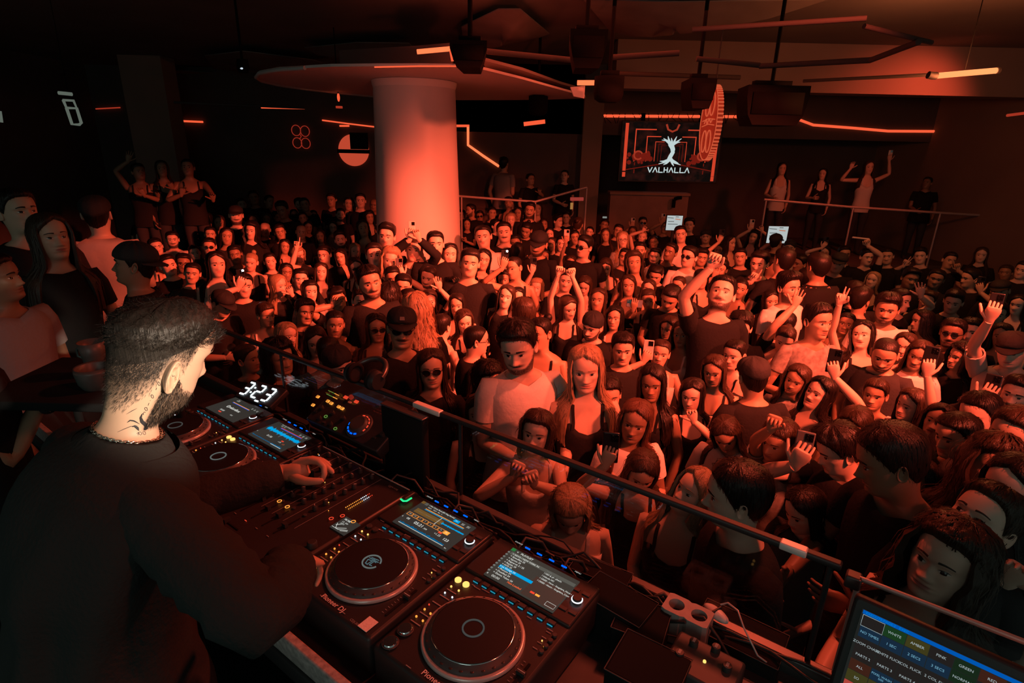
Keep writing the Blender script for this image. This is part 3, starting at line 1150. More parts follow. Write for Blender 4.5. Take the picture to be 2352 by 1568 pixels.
def build_person(q):
    r, fem, code, sc = q['r'], q['fem'], q['code'], q['sc']
    P = q['P']
    hi = (q['d'] < 5.3) if q['hi'] is None else q['hi']
    face_cam = math.atan2(-P[0], P[1])
    yaw = math.radians(q['yaw'])
    by = q['body_yaw']
    by = math.radians(by) if by is not None else (yaw * .55 + r.uniform(-.5, .5) if abs(q['yaw']) < 100 else yaw)
    rho = face_cam + by
    hy = max(-1.2, min(1.2, yaw - by))
    S = Shape(fem, r, hy, -math.radians(q['pitch']), math.radians(q['roll']), q['width'] * r.uniform(.95, 1.06))
    if 'O' in code:
        S.face.open = 1.0
    # head centre in local space -> root so that the head lands on its pixel
    hc = S.poseh(np.array([0, -.01, CHIN + HH * .5])) * sc
    c, s = math.cos(rho), math.sin(rho)
    root = np.array([P[0] - (c * hc[0] - s * hc[1]), P[1] - (s * hc[0] + c * hc[1]), q['base']])
    dz = P[2] - q['base'] - hc[2]
    o = empty('person', root, rho)
    tone = q['tone'] if q['tone'] is not None else int(r.choice([0, 0, 0, 1, 1, 2, 2, 3], 1)[0]) if 'x' not in code else 0
    hk = 'x' if 'x' in code else ('r' if 'y' in code else ('n' if 'n' in code else ('n' if fem and r.uniform() < .35 else 'd')))
    hm = HAIR[hk]
    top = q['top']
    mb = person_mesh(S, r, hi, code, tone, hm, None, top not in 'kW')
    tm = MB()
    tmain = make_top(S, top, hi, r, q['crop'])

    def local(pw):
        v = np.asarray(pw, float) - root
        v[2] -= dz
        return np.array([c * v[0] + s * v[1], -s * v[0] + c * v[1], v[2]]) / sc

    sleeve = {'t': .55, 'w': .55, 'd': .6, 'g': .6, 'P': .5, 'L': 1.92, 'S': .7}.get(top, 0)
    done = {a[0]: a for a in q['arms']}
    for side in (-1, 1):
        sh = np.array([side * .168 * S.width, .012, 1.375])
        if side in done:
            a = done[side]
            pose = a[3]
            dt = a[4] if len(a) > 4 else -.18
            opt = a[5] if len(a) > 5 else {}
            hw = at(a[1], a[2], q['d'] + dt)
            tl = local(hw)
            upv = np.array(opt.get('dir', (0, 0, 1.0)), float)
            if 'dirpx' in opt:          # finger direction given by a second pixel
                upv = local(at(*opt['dirpx'], q['d'] + dt)) - tl
            upv = nrm(upv)
            camv = nrm(local(CAM) - tl)
            wr = tl - upv * .055
            sh, el, wr2 = arm_points(S, side, wr, pole=opt.get('pole'))
            fd = nrm(wr2 - el)
            hd = nrm(upv * .7 + fd * .45)
            add_arm(mb, S, side, sh, el, wr2, hi, fem, bool(sleeve))
            hp = {'ph': 'phone', 'pl': 'phone', 'fl': 'phone', 'op': 'open', 'pt': 'point', 'fi': 'fist', 'pe': 'peace', 'cl': 'claw', 're': 'relax'}[pose]
            pn = -camv if hp == 'phone' else (camv if opt.get('palm', 1) > 0 else -camv)
            add_hand(mb, wr2, hd, pn, side, hp, 1.0 if not fem else .92, 0, 6)
            if hp == 'phone':
                ctr = wr2 + hd * .085 + pn * .026
                pu = np.array([0, 0, 1.0]) if pose != 'pl' else np.cross(camv, [0, 0, 1.0])
                if 'up' in opt:
                    pu = np.array(opt['up'], float)
                ctr = ctr + (np.array([0, 0, .035]) if pose != 'pl' else np.array([0, 0, .0]))
                wld = lambda v: np.array([c * v[0] - s * v[1], s * v[0] + c * v[1], v[2]])
                cw = wld(ctr * sc) + root + np.array([0, 0, dz])
                ph_ = make_phone(cw, wld(pu), wld(camv), opt.get('col', int(r.integers(0, 3))), pose == 'fl')
                q.setdefault('phones', []).append((ph_, pose))
        else:
            fwd = r.uniform(0, 1)
            if fwd < .6:
                wr = sh + np.array([side * r.uniform(.02, .07), -r.uniform(.02, .12), -.50])
            else:
                wr = sh + np.array([-side * r.uniform(.0, .1), -r.uniform(.2, .28), -r.uniform(.22, .34)])
            sh, el, wr2 = arm_points(S, side, wr, pole=(side * .5, .8, -.2))
            add_arm(mb, S, side, sh, el, wr2, False, fem, bool(sleeve))
            fd = nrm(wr2 - el)
            add_hand(mb, wr2, fd, nrm(np.array([-side, -.2, 0])), side, 'relax', 1.0, 0, 4)
        if sleeve:
            add_sleeve(tmain, S, sh, el, wr2, side, sleeve, hi, fem, rr=r)

    def fin(m):
        for k in range(len(m.v)):
            m.v[k] = m.v[k] * sc
            if dz:
                m.v[k] = m.v[k] + np.array([0, 0, dz]) * np.clip(m.v[k][:, 2:3] / (1.2 * sc), 0, 1)
            if q['lean']:
                m.v[k] = m.v[k] + np.array([q['lean'], 0, 0]) * (np.clip(m.v[k][:, 2:3] / 1.6, 0, 1.1) - 1)
        return m
    fin(mb).build('body', [SKINS[tone], EYEW, EYED, hm], o, tint=True)
    fin(tmain).build('top', TOPS[top], o)
    fin(make_legs(S, r)).build('trousers', [TROUSER, SHOE], o)
    hb = MB()
    st = code[0]
    if st == 's':
        hair_cap(hb, S, r, .011, hi, top=r.uniform(1.2, 2.2), front=r.uniform(0, .012), curl=.0015)
    elif st == 'q':
        hair_cap(hb, S, r, .014, hi, top=2.2, front=.022, curl=.003)
    elif st == 'k':
        if 'z' not in code:
            hair_cap(hb, S, r, .0025, hi, hl=.03)
    elif st == 'o':      # short curly
        hair_cap(hb, S, r, .022, hi, top=1.5, curl=.006)
    elif st == 'l':
        sh_ = r.uniform(-.25, .25)
        hair_cap(hb, S, r, .015, hi, top=1.1, hlfun=lambda p_: partline(p_, sh_))
        hair_fall(hb, S, r, hi, edge=r.uniform(50, 60), tip=r.uniform(1.16, 1.30))
    elif st == 'c':
        hair_cap(hb, S, r, .026, hi, top=1.3, curl=.005)
        hair_fall(hb, S, r, hi, edge=52, tip=r.uniform(1.26, 1.36), vol=.036, wave=.010, thick=.035)
    elif st == 'p':
        hair_cap(hb, S, r, .007, hi, top=1.2)
        b_ = S.poseh(np.array([0, .105, CHIN + HH * r.uniform(.6, .95)]))
        hb.ellip(b_, (.034, .032, .034), 8 if hi else 6, 12 if hi else 8)
    elif st == 'j':      # jaw-length bob
        hair_cap(hb, S, r, .016, hi, top=1.2)
        hair_fall(hb, S, r, hi, edge=56, tip=1.46, vol=.024)
    elif st in 'CBN':
        hair_cap(hb, S, r, .006, hi)
        if fem:
            hair_fall(hb, S, r, hi, edge=62, tip=1.24)
    if hb.n:
        fin(hb).build('hair', hm, o)
    if st in 'CB':
        cb = MB()
        hl = lambda ph: np.interp(np.where(ph > np.pi, 2 * np.pi - ph, ph), [0, np.pi / 2, np.pi], [.70, .62, .50] if st == 'C' else [.66, .62, .58])
        hair_cap(cb, S, r, .016, hi, top=1.15, hlfun=hl, lo=.8)
        sg = -1 if st == 'C' else 1
        a = np.linspace(-1.1, 1.1, 11)
        rows = []
        for k, (ra, dzv) in enumerate(((.098, 0.0), (.13, -.006), (.162, -.02), (.166, -.026), (.13, -.012), (.098, -.008))):
            rr = ra * np.array([(np.cos(t) * .55 + .45) if k in (1, 2, 3, 4) else 1 for t in a])
            rr = np.maximum(rr, .094)
            rows.append(np.stack([np.sin(a) * np.minimum(rr, .1), sg * np.cos(a) * rr - .012, CHIN + HH * (.70 if st == 'C' else .60) + dzv * np.cos(a)], -1))
        cb.grid(S.poseh(np.array(rows)), cu=True)
        fin(cb).build('cap', CAPM, o)
        if 'T' in code:
            pb = MB()
            pt = S.swell(S.surf(CHIN + HH * np.array([[.77, .77], [.84, .84]]), np.radians(np.array([[352., 368.], [352., 368.]]))), np.full((2, 2), .021))
            pb.grid(S.poseh(pt), flip=False)
            fin(pb).build('cap_patch', CAPP, o)
    elif st == 'N':
        cb = MB()
        hl = lambda ph: np.interp(np.where(ph > np.pi, 2 * np.pi - ph, ph), [0, np.pi / 2, np.pi], [.74, .50, .34])
        hair_cap(cb, S, r, .014, hi, top=1.3, hlfun=hl, lo=.9)
        fin(cb).build('head_covering', CAPM, o)
    if 'g' in code or 'e' in code:
        gb = MB()
        for sd in (-1, 1):
            t = np.linspace(0, 2 * np.pi, 16, endpoint=False)
            ring = np.stack([sd * (.032 + .0245 * np.cos(t)), np.full(16, -.112) + .012 * np.cos(t) * 1.0 * np.sign(1) * (sd * 0 + 1) * np.where(np.cos(t) > 0, 1, .1), CHIN + HH * .495 + .0195 * np.sin(t)], -1)
            ring = S.poseh(ring)
            if 'g' in code:
                gb.fan(ring, 0, flip=sd > 0)
            gb.tube(np.vstack([ring, ring[:1]]), .0019, 5, 1, caps=False)
            tp = S.poseh(np.array([[sd * .057, -.100, CHIN + HH * .515], [sd * .076, -.05, CHIN + HH * .52], [sd * .080, .0, CHIN + HH * .50]]))
            gb.tube(tp, .0022, 5, 1)
        br = S.poseh(np.array([[-.009, -.114, CHIN + HH * .505], [0, -.117, CHIN + HH * .51], [.009, -.114, CHIN + HH * .505]]))
        gb.tube(br, .0018, 5, 1)
        fin(gb).build('sunglasses' if 'g' in code else 'spectacles', [LENS, FRAMEM], o)
    q['ob'] = o
    tag(o, q['label'], 'person', q['group'])
    return o
# ------------------------------------------------------------------ the room
M_FLOOR = mat('floor_dark', (0.05, 0.047, 0.045), 0.5, noise=0.4, nscale=3)
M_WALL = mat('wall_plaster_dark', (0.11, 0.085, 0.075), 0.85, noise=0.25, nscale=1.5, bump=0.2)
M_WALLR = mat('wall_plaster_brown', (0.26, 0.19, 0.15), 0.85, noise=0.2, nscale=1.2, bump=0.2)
M_CEIL = mat('ceiling_dark', (0.16, 0.16, 0.15), 0.9, noise=0.3, nscale=0.9)
M_COLUMN = mat('column_paint', (0.60, 0.55, 0.52), 0.42, spec=0.35, noise=0.03, nscale=2)
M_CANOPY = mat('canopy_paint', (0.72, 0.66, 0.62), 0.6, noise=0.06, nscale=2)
M_BLACK = mat('black_metal', (0.02, 0.02, 0.021), 0.45)
M_BLACKM = mat('black_matt', (0.010, 0.010, 0.0105), 0.9, spec=.15)
M_SPK = mat('speaker_black', (0.006, 0.006, 0.006), 0.9, spec=.1)
M_GUN = mat('gunmetal', (0.12, 0.11, 0.11), 0.35, metal=0.7)
M_CONC = mat('bar_front', (0.26, 0.17, 0.14), 0.8, noise=0.3, nscale=4, bump=0.3)
E_LED = emis('led_red', (1.0, 0.12, 0.045), 0.95)
E_LEDB = emis('led_red_bright', (1.0, 0.17, 0.06), 1.5)
E_LEDD = emis('led_red_dim', (1.0, 0.09, 0.04), 0.35)
E_LEDO = emis('led_orange_tube', (1.0, 0.30, 0.10), 1.5)
E_WHITE = emis('sign_white_dim', (0.62, 0.75, 0.62), 0.16)


def slab(name, lo, hi, m, kind='structure', parent=None, label=None, cat=None, bevel=0.0):
    b = MB()
    lo, hi = np.array(lo, float), np.array(hi, float)
    b.box((lo + hi) / 2, hi - lo, bevel=bevel)
    o = b.build(name, m, parent, smooth=bevel > 0)
    tag(o, label, cat, None, kind)
    return o


slab('floor', (-10, 0.2, FLOOR - .1), (9, 15, FLOOR), M_FLOOR)
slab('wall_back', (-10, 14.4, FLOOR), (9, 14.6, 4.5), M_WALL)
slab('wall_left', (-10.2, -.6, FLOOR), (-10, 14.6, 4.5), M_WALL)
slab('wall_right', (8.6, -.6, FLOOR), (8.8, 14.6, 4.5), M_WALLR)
slab('ceiling', (-10.2, -.6, 4.3), (9, 14.6, 4.5), M_CEIL)
b = MB()                                    # platform under the booth, its front edge along the row of players
pl = [bp(-3.4, .56), bp(1.6, .56), bp(1.6, -2.6), bp(-3.4, -2.6)]
lo_ = np.array([[p[0], p[1], FLOOR] for p in pl])
hi_ = np.array([[p[0], p[1], ZPLAT] for p in pl])
b.grid(np.stack([lo_, hi_]), cv=True, flip=True)
b.add(hi_, [(3, 2, 1, 0)])
tag(b.build('floor_stage', M_BLACKM, smooth=False), kind='structure')
# raised terraces at the back
slab('floor_terrace_right', (3.6, 11.0, FLOOR), (8.6, 14.4, .72), M_WALL)
slab('floor_terrace_left', (-2.2, 11.2, FLOOR), (1.9, 14.4, .62), M_WALL)
slab('wall_bar_front', (1.95, 12.0, FLOOR), (3.55, 12.3, 1.85), M_CONC)
slab('trim_bar_ledge', (1.93, 11.96, 1.85), (3.57, 12.32, 1.90), M_WALLR)
slab('wall_pier', (1.35, 12.4, FLOOR), (1.75, 12.8, 4.3), M_WALLR)
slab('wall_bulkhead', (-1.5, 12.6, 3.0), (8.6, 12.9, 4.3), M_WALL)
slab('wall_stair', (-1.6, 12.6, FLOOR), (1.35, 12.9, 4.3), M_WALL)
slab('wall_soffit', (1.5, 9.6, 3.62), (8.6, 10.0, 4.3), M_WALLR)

# ---- column with its wide canopy
cc = at(960, 450, 7.3)
col = empty('column', (cc[0], cc[1], FLOOR))
b = MB()
b.lathe((0, 0, 0), [(.60, 0), (.585, .3), (.545, 1.6), (.505, 2.9), (.49, 3.60)], sides=64)
b.build('shaft', M_COLUMN, col)
b = MB()
b.lathe((0, 0, 0), [(.493, 3.50), (.505, 3.54), (.51, 3.575)], sides=64, caps=False)
b.build('collar', M_CANOPY, col)
tag(col, 'thick round column glowing red under the wide canopy', 'column')

near = [(588, 178), (596, 168), (640, 160), (760, 153), (870, 152), (960, 152), (1045, 153), (1110, 160), (1200, 182), (1290, 207), (1343, 221)]
far = [(1345, 226), (1250, 229), (1150, 230), (1050, 230), (960, 228), (870, 222), (780, 213), (700, 204), (640, 195), (600, 186)]
ZC = 3.45
ol = np.array([atz(x, y, ZC) for x, y in near + far])
cen = ol.mean(0)


def plate(name, outline, z0, z1, m, parent=None, rim=None, inset=.0):
    b = MB()
    o = np.array(outline, float)
    lo_, hi_ = o.copy(), o.copy()
    lo_[:, 2], hi_[:, 2] = z0, z1
    area = np.sum(o[:, 0] * np.roll(o[:, 1], -1) - np.roll(o[:, 0], -1) * o[:, 1])
    if area < 0:
        lo_, hi_ = lo_[::-1], hi_[::-1]
    b.grid(np.stack([lo_, hi_]), cv=True, flip=False)
    b.fan(lo_, 0, flip=True)
    b.fan(hi_, 0)
    return b.build(name, m, parent, smooth=False)


can = empty('canopy', (cc[0], cc[1], ZC))
ofs = np.array([cc[0], cc[1], ZC])
plate('canopy_plate', ol - ofs, 0, .025, M_CANOPY, can)
b = MB()                                     # raised lip around the left end
lipp = np.array([atz(x, y, ZC) for x, y in [(870, 222), (780, 213), (700, 204), (640, 195), (600, 186), (588, 178), (596, 168), (640, 160), (700, 156)]]) - ofs
b.tube(lipp, .022, 6)
b.build('canopy_lip', M_COLUMN, can)
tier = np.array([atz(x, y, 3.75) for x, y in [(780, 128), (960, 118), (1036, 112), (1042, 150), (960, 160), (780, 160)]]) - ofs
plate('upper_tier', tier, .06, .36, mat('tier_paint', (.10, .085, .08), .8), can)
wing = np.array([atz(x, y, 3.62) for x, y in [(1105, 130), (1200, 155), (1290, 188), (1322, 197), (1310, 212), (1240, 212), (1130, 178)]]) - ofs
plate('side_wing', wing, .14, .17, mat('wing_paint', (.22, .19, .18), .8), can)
b = MB()
e0, e1 = aty(1310, 200, 6.9), aty(1344, 197, 6.9)
e2, e3 = aty(1342, 226, 6.9), aty(1318, 221, 6.9)
b.add([e0 - ofs, e1 - ofs, e2 - ofs, e3 - ofs, e0 - ofs + [0, .05, 0], e1 - ofs + [0, .05, 0], e2 - ofs + [0, .05, 0], e3 - ofs + [0, .05, 0]],
      [(3, 2, 1, 0), (4, 5, 6, 7), (0, 1, 5, 4), (2, 3, 7, 6), (1, 2, 6, 5), (3, 0, 4, 7)])
b.build('end_panel', M_COLUMN, can, smooth=False)
tag(can, 'wide dark red leaf-shaped canopy spreading from the column top', 'canopy')

# ---- draped ceiling fabric
M_DRAPE = mat('drape_grey', (0.17, 0.165, 0.155), 0.9, noise=0.5, nscale=2.2, bump=0.5)
for k, (pts, lab) in enumerate([
        ([(1060, 62), (1145, 22), (1195, 22), (1262, 78), (1215, 96), (1065, 108)], 'peaked grey ceiling drape above the column'),
        ([(1340, 0), (1560, 5), (1900, 0), (1700, 60), (1480, 72), (1400, 70)], 'long grey ceiling drape right of the peaked one'),
        ([(470, 128), (560, 118), (720, 138), (760, 150), (600, 160), (490, 158)], 'grey ceiling drape left of the canopy'),
        ([(180, 172), (300, 166), (420, 162), (540, 172), (520, 186), (260, 198)], 'low grey ceiling drape in the far left corner'),
        ([(700, 110), (820, 98), (940, 100), (950, 112), (820, 126), (730, 128)], 'narrow grey ceiling drape behind the column head')]):
    P = np.array([atz(x, y, 4.18) for x, y in pts])
    b = MB()
    c0 = P.mean(0)
    rings = [P]
    for q, sg in ((.66, -.07), (.33, -.12), (.04, -.14)):
        rr = c0 + (P - c0) * q
        rr[:, 2] += sg + .05 * np.sin(np.arange(len(P)) * 2.1 + k)
        rings.append(rr)
    G = np.array(rings)
    b.grid(G, cv=True)
    b.fan(G[-1])
    G2 = G + [0, 0, .012]
    b.grid(G2, cv=True, flip=True)
    b.fan(G2[-1], flip=True)
    b.grid(np.stack([G[0], G2[0]]), cv=True, flip=True)
    tag(b.build('ceiling_drape', M_DRAPE), lab, 'drape', 'ceiling drapes')

# ---- pipes and beams under the ceiling
M_PIPE = mat('ceiling_pipe', (0.07, 0.06, 0.055), 0.9, spec=.2)
for a, c_, Y0, Y1, rr, lab in [
        ((1118, 118), (1335, 140), 6.5, 6.8, 0.028, 'short ceiling beam right of the canopy head'),
        ((1405, 132), (1560, 122), 6.5, 6.4, 0.028, 'ceiling beam above the hanging round speaker'),
        ((1395, 168), (1700, 178), 8.0, 8.0, 0.028, 'lower ceiling pipe left of the hanging disc'),
        ((1590, 68), (1990, 42), 5.0, 4.6, 0.019, 'thin upper ceiling pipe near the right corner'),
        ((1600, 135), (1745, 150), 6.3, 6.3, 0.025, 'short ceiling pipe above the hanging disc'),
        ((1745, 152), (2000, 138), 6.3, 5.6, 0.025, 'ceiling pipe behind the large black speaker'),
        ((2000, 138), (2110, 96), 5.6, 4.9, 0.025, 'slanting ceiling pipe near the orange tube light'),
        ((1985, 60), (2140, 98), 4.8, 5.0, 0.019, 'short slanting pipe in the upper right'),
        ((1845, 186), (2130, 172), 7.0, 6.2, 0.017, 'thin pipe leading to the orange tube light'),
        ((400, 235), (700, 248), 9.5, 9.2, 0.017, 'long thin ceiling pipe left of the column')]:
    b = MB()
    b.tube([aty(*a, Y0), (aty(*a, Y0) + aty(*c_, Y1)) / 2, aty(*c_, Y1)], rr, 8)
    tag(b.build('ceiling_pipe', M_PIPE), lab, 'pipe', 'ceiling pipes')

# ---- LED strips
for pts, Y, rr, m, lab in [
        ([(1350, 266), (1530, 267), (1712, 268)], 12.57, .028, E_LED, 'straight red light strip above the video screen'),
        ([(1808, 269), (1828, 272), (1868, 287), (1960, 294), (2040, 301), (2205, 302)], 12.57, .026, E_LED, 'bent red light strip over the right terrace'),
        ([(1075, 291), (1075, 333), (1110, 358), (1146, 382)], 12.57, .026, E_LEDB, 'stepped red light strip on the stair right of the column'),
        ([(1045, 289), (1078, 289)], 12.57, .024, E_LED, 'short red strip just right of the column'),
        ([(1203, 285), (1252, 279)], 12.57, .04, E_LED, 'wide short red strip under the canopy right end'),
        ([(600, 247), (700, 249)], 9.4, .012, E_LED, 'thin faint red strip left of the column'),
        ([(740, 276), (800, 284), (866, 292)], 14.36, .016, E_LED, 'thin slanting red strip left of the column'),
        ([(780, 289), (802, 289)], 14.36, .02, E_LED, 'tiny red strip above the round sign'),
        ([(420, 278), (466, 280)], 14.36, .022, E_LED, 'small red strip on the dark left wall'),
        ([(220, 250), (276, 247)], 14.36, .013, E_LEDD, 'dim red strip beside the white numeral'),
        ([(443, 178), (448, 189)], atz(443, 178, 4.27)[1], .03, E_LED, 'tiny red lamp bar under the left ceiling'),
        ([(958, 119), (1034, 112)], 5.5, .020, E_LEDB, 'bright red strip on the canopy upper tier'),
        ([(1036, 113), (1041, 140)], 5.5, .018, E_LED, 'short upright red strip at the tier end'),
        ([(860, 154), (960, 152), (1048, 152)], 5.12, .006, E_LED, 'hair-thin red strip along the canopy front edge'),
        ([(1326, 190), (1371, 190)], 6.8, .026, E_LEDB, 'bright red strip at the canopy right tip'),
        ([(1371, 192), (1372, 222)], 6.8, .012, E_LED, 'upright thin red strip beside the round speaker'),
        ([(2328, 182), (2340, 152)], 8.5 / ray(2334, 167)[0] * ray(2334, 167)[1], .018, E_LED, 'slanting thin red strip at the far right'),
        ([(2313, 265), (2352, 260)], 5.5, .012, E_LEDD, 'faint red strip at the right wall')]:
    b = MB()
    P = np.array([aty(x, y, Y) for x, y in pts])
    if len(P) == 2:
        P = np.array([P[0], P.mean(0), P[1]])
    b.tube(P, rr, 8)
    tag(b.build('led_strip', m), lab, 'light strip', 'red light strips')

tl_ = frame_ob('tube_light', aty(2218, 168, 6.0), (1, 0, 0), (0, 1, 0), (0, 0, 1))
o0 = aty(2218, 168, 6.0)
b = MB()
b.tube(np.array([aty(2152, 174, 6.0), aty(2218, 168, 6.0), aty(2288, 162, 6.0)]) - o0, .026, 10)
b.build('tube', E_LEDO, tl_)
b = MB()
b.tube(np.array([aty(2132, 172, 6.0), aty(2142, 174, 6.0), aty(2151, 174, 6.0)]) - o0, .034, 10)
b.build('end_fitting', M_BLACK, tl_)
b = MB()
b.tube(np.array([aty(2289, 162, 6.0), aty(2292, 162, 6.0), aty(2295, 161.5, 6.0)]) - o0, .03, 10)
b.build('end_fitting', M_BLACK, tl_)
b = MB()
hz_ = 4.3 - o0[2]
b.tube([[0, .02, .02], [0, .02, hz_ / 2], [0, .02, hz_]], .005, 6)
b.build('hanger', M_SPK, tl_)
tag(tl_, 'bright orange tube light hanging at the upper right', 'light')
tl_d = bpy.data.lights.new('tube_light_glow', 'POINT')
tl_d.energy, tl_d.color, tl_d.shadow_soft_size = 110, (1.0, .22, .07), .2
tl_o = bpy.data.objects.new('tube_light_glow', tl_d)
COL.objects.link(tl_o)
tl_o.location = aty(2218, 182, 5.9)

# wires hanging across the strip above the screen
for k in range(24):
    x = 1382 + k * 14 + rng.uniform(-4, 4)
    b = MB()
    P = [aty(x, 260, 12.58), aty(x + rng.uniform(-6, 6), 270, 12.53), aty(x + rng.uniform(-14, 14), 283, 12.52)]
    b.tube(P, .007, 5)
    q = b.build('hanging_wire', M_BLACKM)
    tag(q, 'thin black wire dangling across the red strip above the video screen', 'wire', 'wires dangling above the video screen')

# ---- hanging speakers
def hang_speaker(px, py, Y, w, h, lab, taper=.8, drum=False):
    c = aty(px, py, Y)
    o = empty('hanging_speaker', c)
    b = MB()
    if drum:
        b.lathe((0, 0, -h / 2), [(w * .30, 0), (w * .46, h * .12), (w * .5, h * .3), (w * .5, h), (w * .3, h * 1.02)], sides=24)
    else:
        rows = []
        for z, s in ((-h / 2, taper * .8), (-h / 2 + h * .25, taper), (h * .2, 1), (h / 2, 1)):
            rows.append([[-w / 2 * s, -.2, z], [w / 2 * s, -.2, z], [w / 2 * s * .8, .25, z], [-w / 2 * s * .8, .25, z]])
        R = np.array(rows)
        b.grid(R, cv=True)
        b.fan(R[0], flip=True)
        b.fan(R[-1])
    b.build('cabinet', M_SPK, o, smooth=drum)
    b = MB()
    b.tube([[0, 0, h / 2], [0, 0, h / 2 + .2], [0, 0, 4.29 - c[2]]], .02, 6)
    b.box((0, 0, h / 2 + .03), (w * .6, .1, .05))
    b.build('bracket', M_SPK, o)
    if not drum:
        b = MB()
        b.box((0, -.21, h * .05), (w * .82, .012, h * .55))
        b.build('grille', M_SPK, o)
    tag(o, lab, 'speaker', 'speakers hung from the ceiling')


hang_speaker(1398, 206, 6.3, .30, .24, 'small black drum speaker right of the canopy tip', drum=True)
hang_speaker(1765, 245, 6.2, .60, .36, 'large black tapered speaker right of the hanging disc', .9)
hang_speaker(1600, 218, 6.4, .26, .28, 'black speaker partly behind the hanging disc')
hang_speaker(1236, 243, 9.0, .28, .26, 'black drum speaker under the canopy right side', drum=True)
hang_speaker(1345, 120, 5.6, .32, .30, 'black speaker above the canopy right tip')
hang_speaker(1080, 132, 5.3, .30, .20, 'black speaker box beside the canopy upper tier')

# ---- hanging engraved disc
DC = at(1633, 283, 6.6)
sd_ = nrm([DC[0], DC[1], 0])
lf = np.array([-sd_[1], sd_[0], 0])
dn = nrm(-sd_ * .22 + lf * .975)
dx = np.cross([0, 0, 1.0], dn)
disc = frame_ob('hanging_disc', DC, dx, (0, 0, 1.0), dn)
M_ACR = mat('acrylic_red', (0.55, 0.10, 0.06), 0.25, emit=(1.0, 0.10, 0.04), estr=0.10)
E_ENG = emis('engraving_red', (1.0, 0.15, 0.06), 0.6)
b = MB()
RD = .405
b.lathe((0, 0, -.03), [(RD, 0), (RD, .06)], sides=72)
b.build('plate', M_ACR, disc)
b = MB()
for k in range(60):
    a = k / 60 * 2 * math.pi
    b.box((math.cos(a) * RD, math.sin(a) * RD, 0), (.012, .016, .062), ax=[(math.cos(a), math.sin(a), 0), (-math.sin(a), math.cos(a), 0), (0, 0, 1)])
tag(b.build('milled_edge', E_ENG, disc, smooth=False), kind='stuff')
th = np.linspace(0, 2 * math.pi, 33)
for cx, cy, r_ in ((-.11, .20, .105), (.11, .20, .105), (-.11, -.20, .105), (.11, -.20, .105)):
    b = MB()
    b.tube(np.stack([cx + r_ * np.cos(th), cy + r_ * 1.15 * np.sin(th), np.full(33, .034)], -1), .006, 5, caps=False)
    b.build('engraved_ring', E_ENG, disc)
b = MB()
b.tube(np.stack([.41 * np.cos(th), .41 * np.sin(th), np.full(33, .033)], -1), .004, 5, caps=False)
b.build('engraved_border', E_ENG, disc)
b = MB()
for yy in (-.03, .03):
    b.tube([[-.30, yy, .034], [0, yy + .02, .034], [.30, yy, .034]], .005, 5)
b.tube([[-.2, .0, .034], [-.12, .05, .034], [-.05, -.01, .034], [.03, .05, .034], [.12, .0, .034], [.2, .04, .034]], .005, 5)
b.build('engraved_script', E_ENG, disc)
b = MB()
b.tube([[0, RD, 0], [0, RD + .2, 0], [0, 4.29 - DC[2], 0]], .008, 6)
b.build('cord', M_BLACK, disc)
tag(disc, 'round red engraved acrylic disc hanging edge-on beside the video screen', 'sign')

# ---- video screen on the back wall
tlc, trc, brc, blc = aty(1438, 287, 12.45), aty(1654, 291, 12.45), aty(1642, 413, 12.45), aty(1424, 404, 12.45)
sw, sh_ = np.linalg.norm(trc - tlc), np.linalg.norm(blc - tlc)
scx = (tlc + trc + brc + blc) / 4
X_ = nrm(trc - tlc)
Yv = nrm(np.array([0, 0, 1.0]) - X_ * X_[2])
vs = frame_ob('video_screen', scx, X_, Yv, np.cross(X_, Yv))
sw, sh_ = 2.02, 1.15
b = MB()
b.box((0, 0, -.05), (sw + .06, sh_ + .06, .08), bevel=.01)
b.build('housing', M_BLACK, vs)


def picture_mat():
    m = bpy.data.materials.new('screen_picture')
    m.use_nodes = True
    nt = m.node_tree
    nt.nodes.clear()
    tc = nt.nodes.new('ShaderNodeTexCoord')
    nz = nt.nodes.new('ShaderNodeTexNoise')
    nz.inputs['Scale'].default_value = 5
    nz.inputs['Detail'].default_value = 6
    nt.links.new(tc.outputs['Object'], nz.inputs['Vector'])
    rp = nt.nodes.new('ShaderNodeValToRGB')
    rp.color_ramp.elements[0].position = .45
    rp.color_ramp.elements[0].color = (.005, .003, .0025, 1)
    rp.color_ramp.elements[1].position = .8
    rp.color_ramp.elements[1].color = (.035, .007, .005, 1)
    nt.links.new(nz.outputs['Fac'], rp.inputs[0])
    e = nt.nodes.new('ShaderNodeEmission')
    nt.links.new(rp.outputs[0], e.inputs[0])
    o = nt.nodes.new('ShaderNodeOutputMaterial')
    nt.links.new(e.outputs[0], o.inputs[0])
    return m


b = MB()
b.box((0, 0, -.006), (sw, sh_, .004))
b.build('display', picture_mat(), vs, smooth=False)
E_SR, E_SD = emis('screen_red', (1.0, 0.085, 0.035), .62), emis('screen_red_dim', (1.0, 0.06, 0.03), .16)
E_SW = emis('screen_white', (.70, .86, .86), .75)
E_SM = emis('screen_smoke', (1.0, 0.10, 0.045), .34)


def bars(name, segs, m, w, par, z=.004):
    b = MB()
    for (x0, y0, x1, y1) in segs:
        d = nrm([x1 - x0, y1 - y0, 0])
        L = math.hypot(x1 - x0, y1 - y0)
        b.box(((x0 + x1) / 2, (y0 + y1) / 2, z), (L + w, w, .003), ax=[d, np.cross([0, 0, 1], d), (0, 0, 1)])
    return b.build(name, m, par, smooth=False)


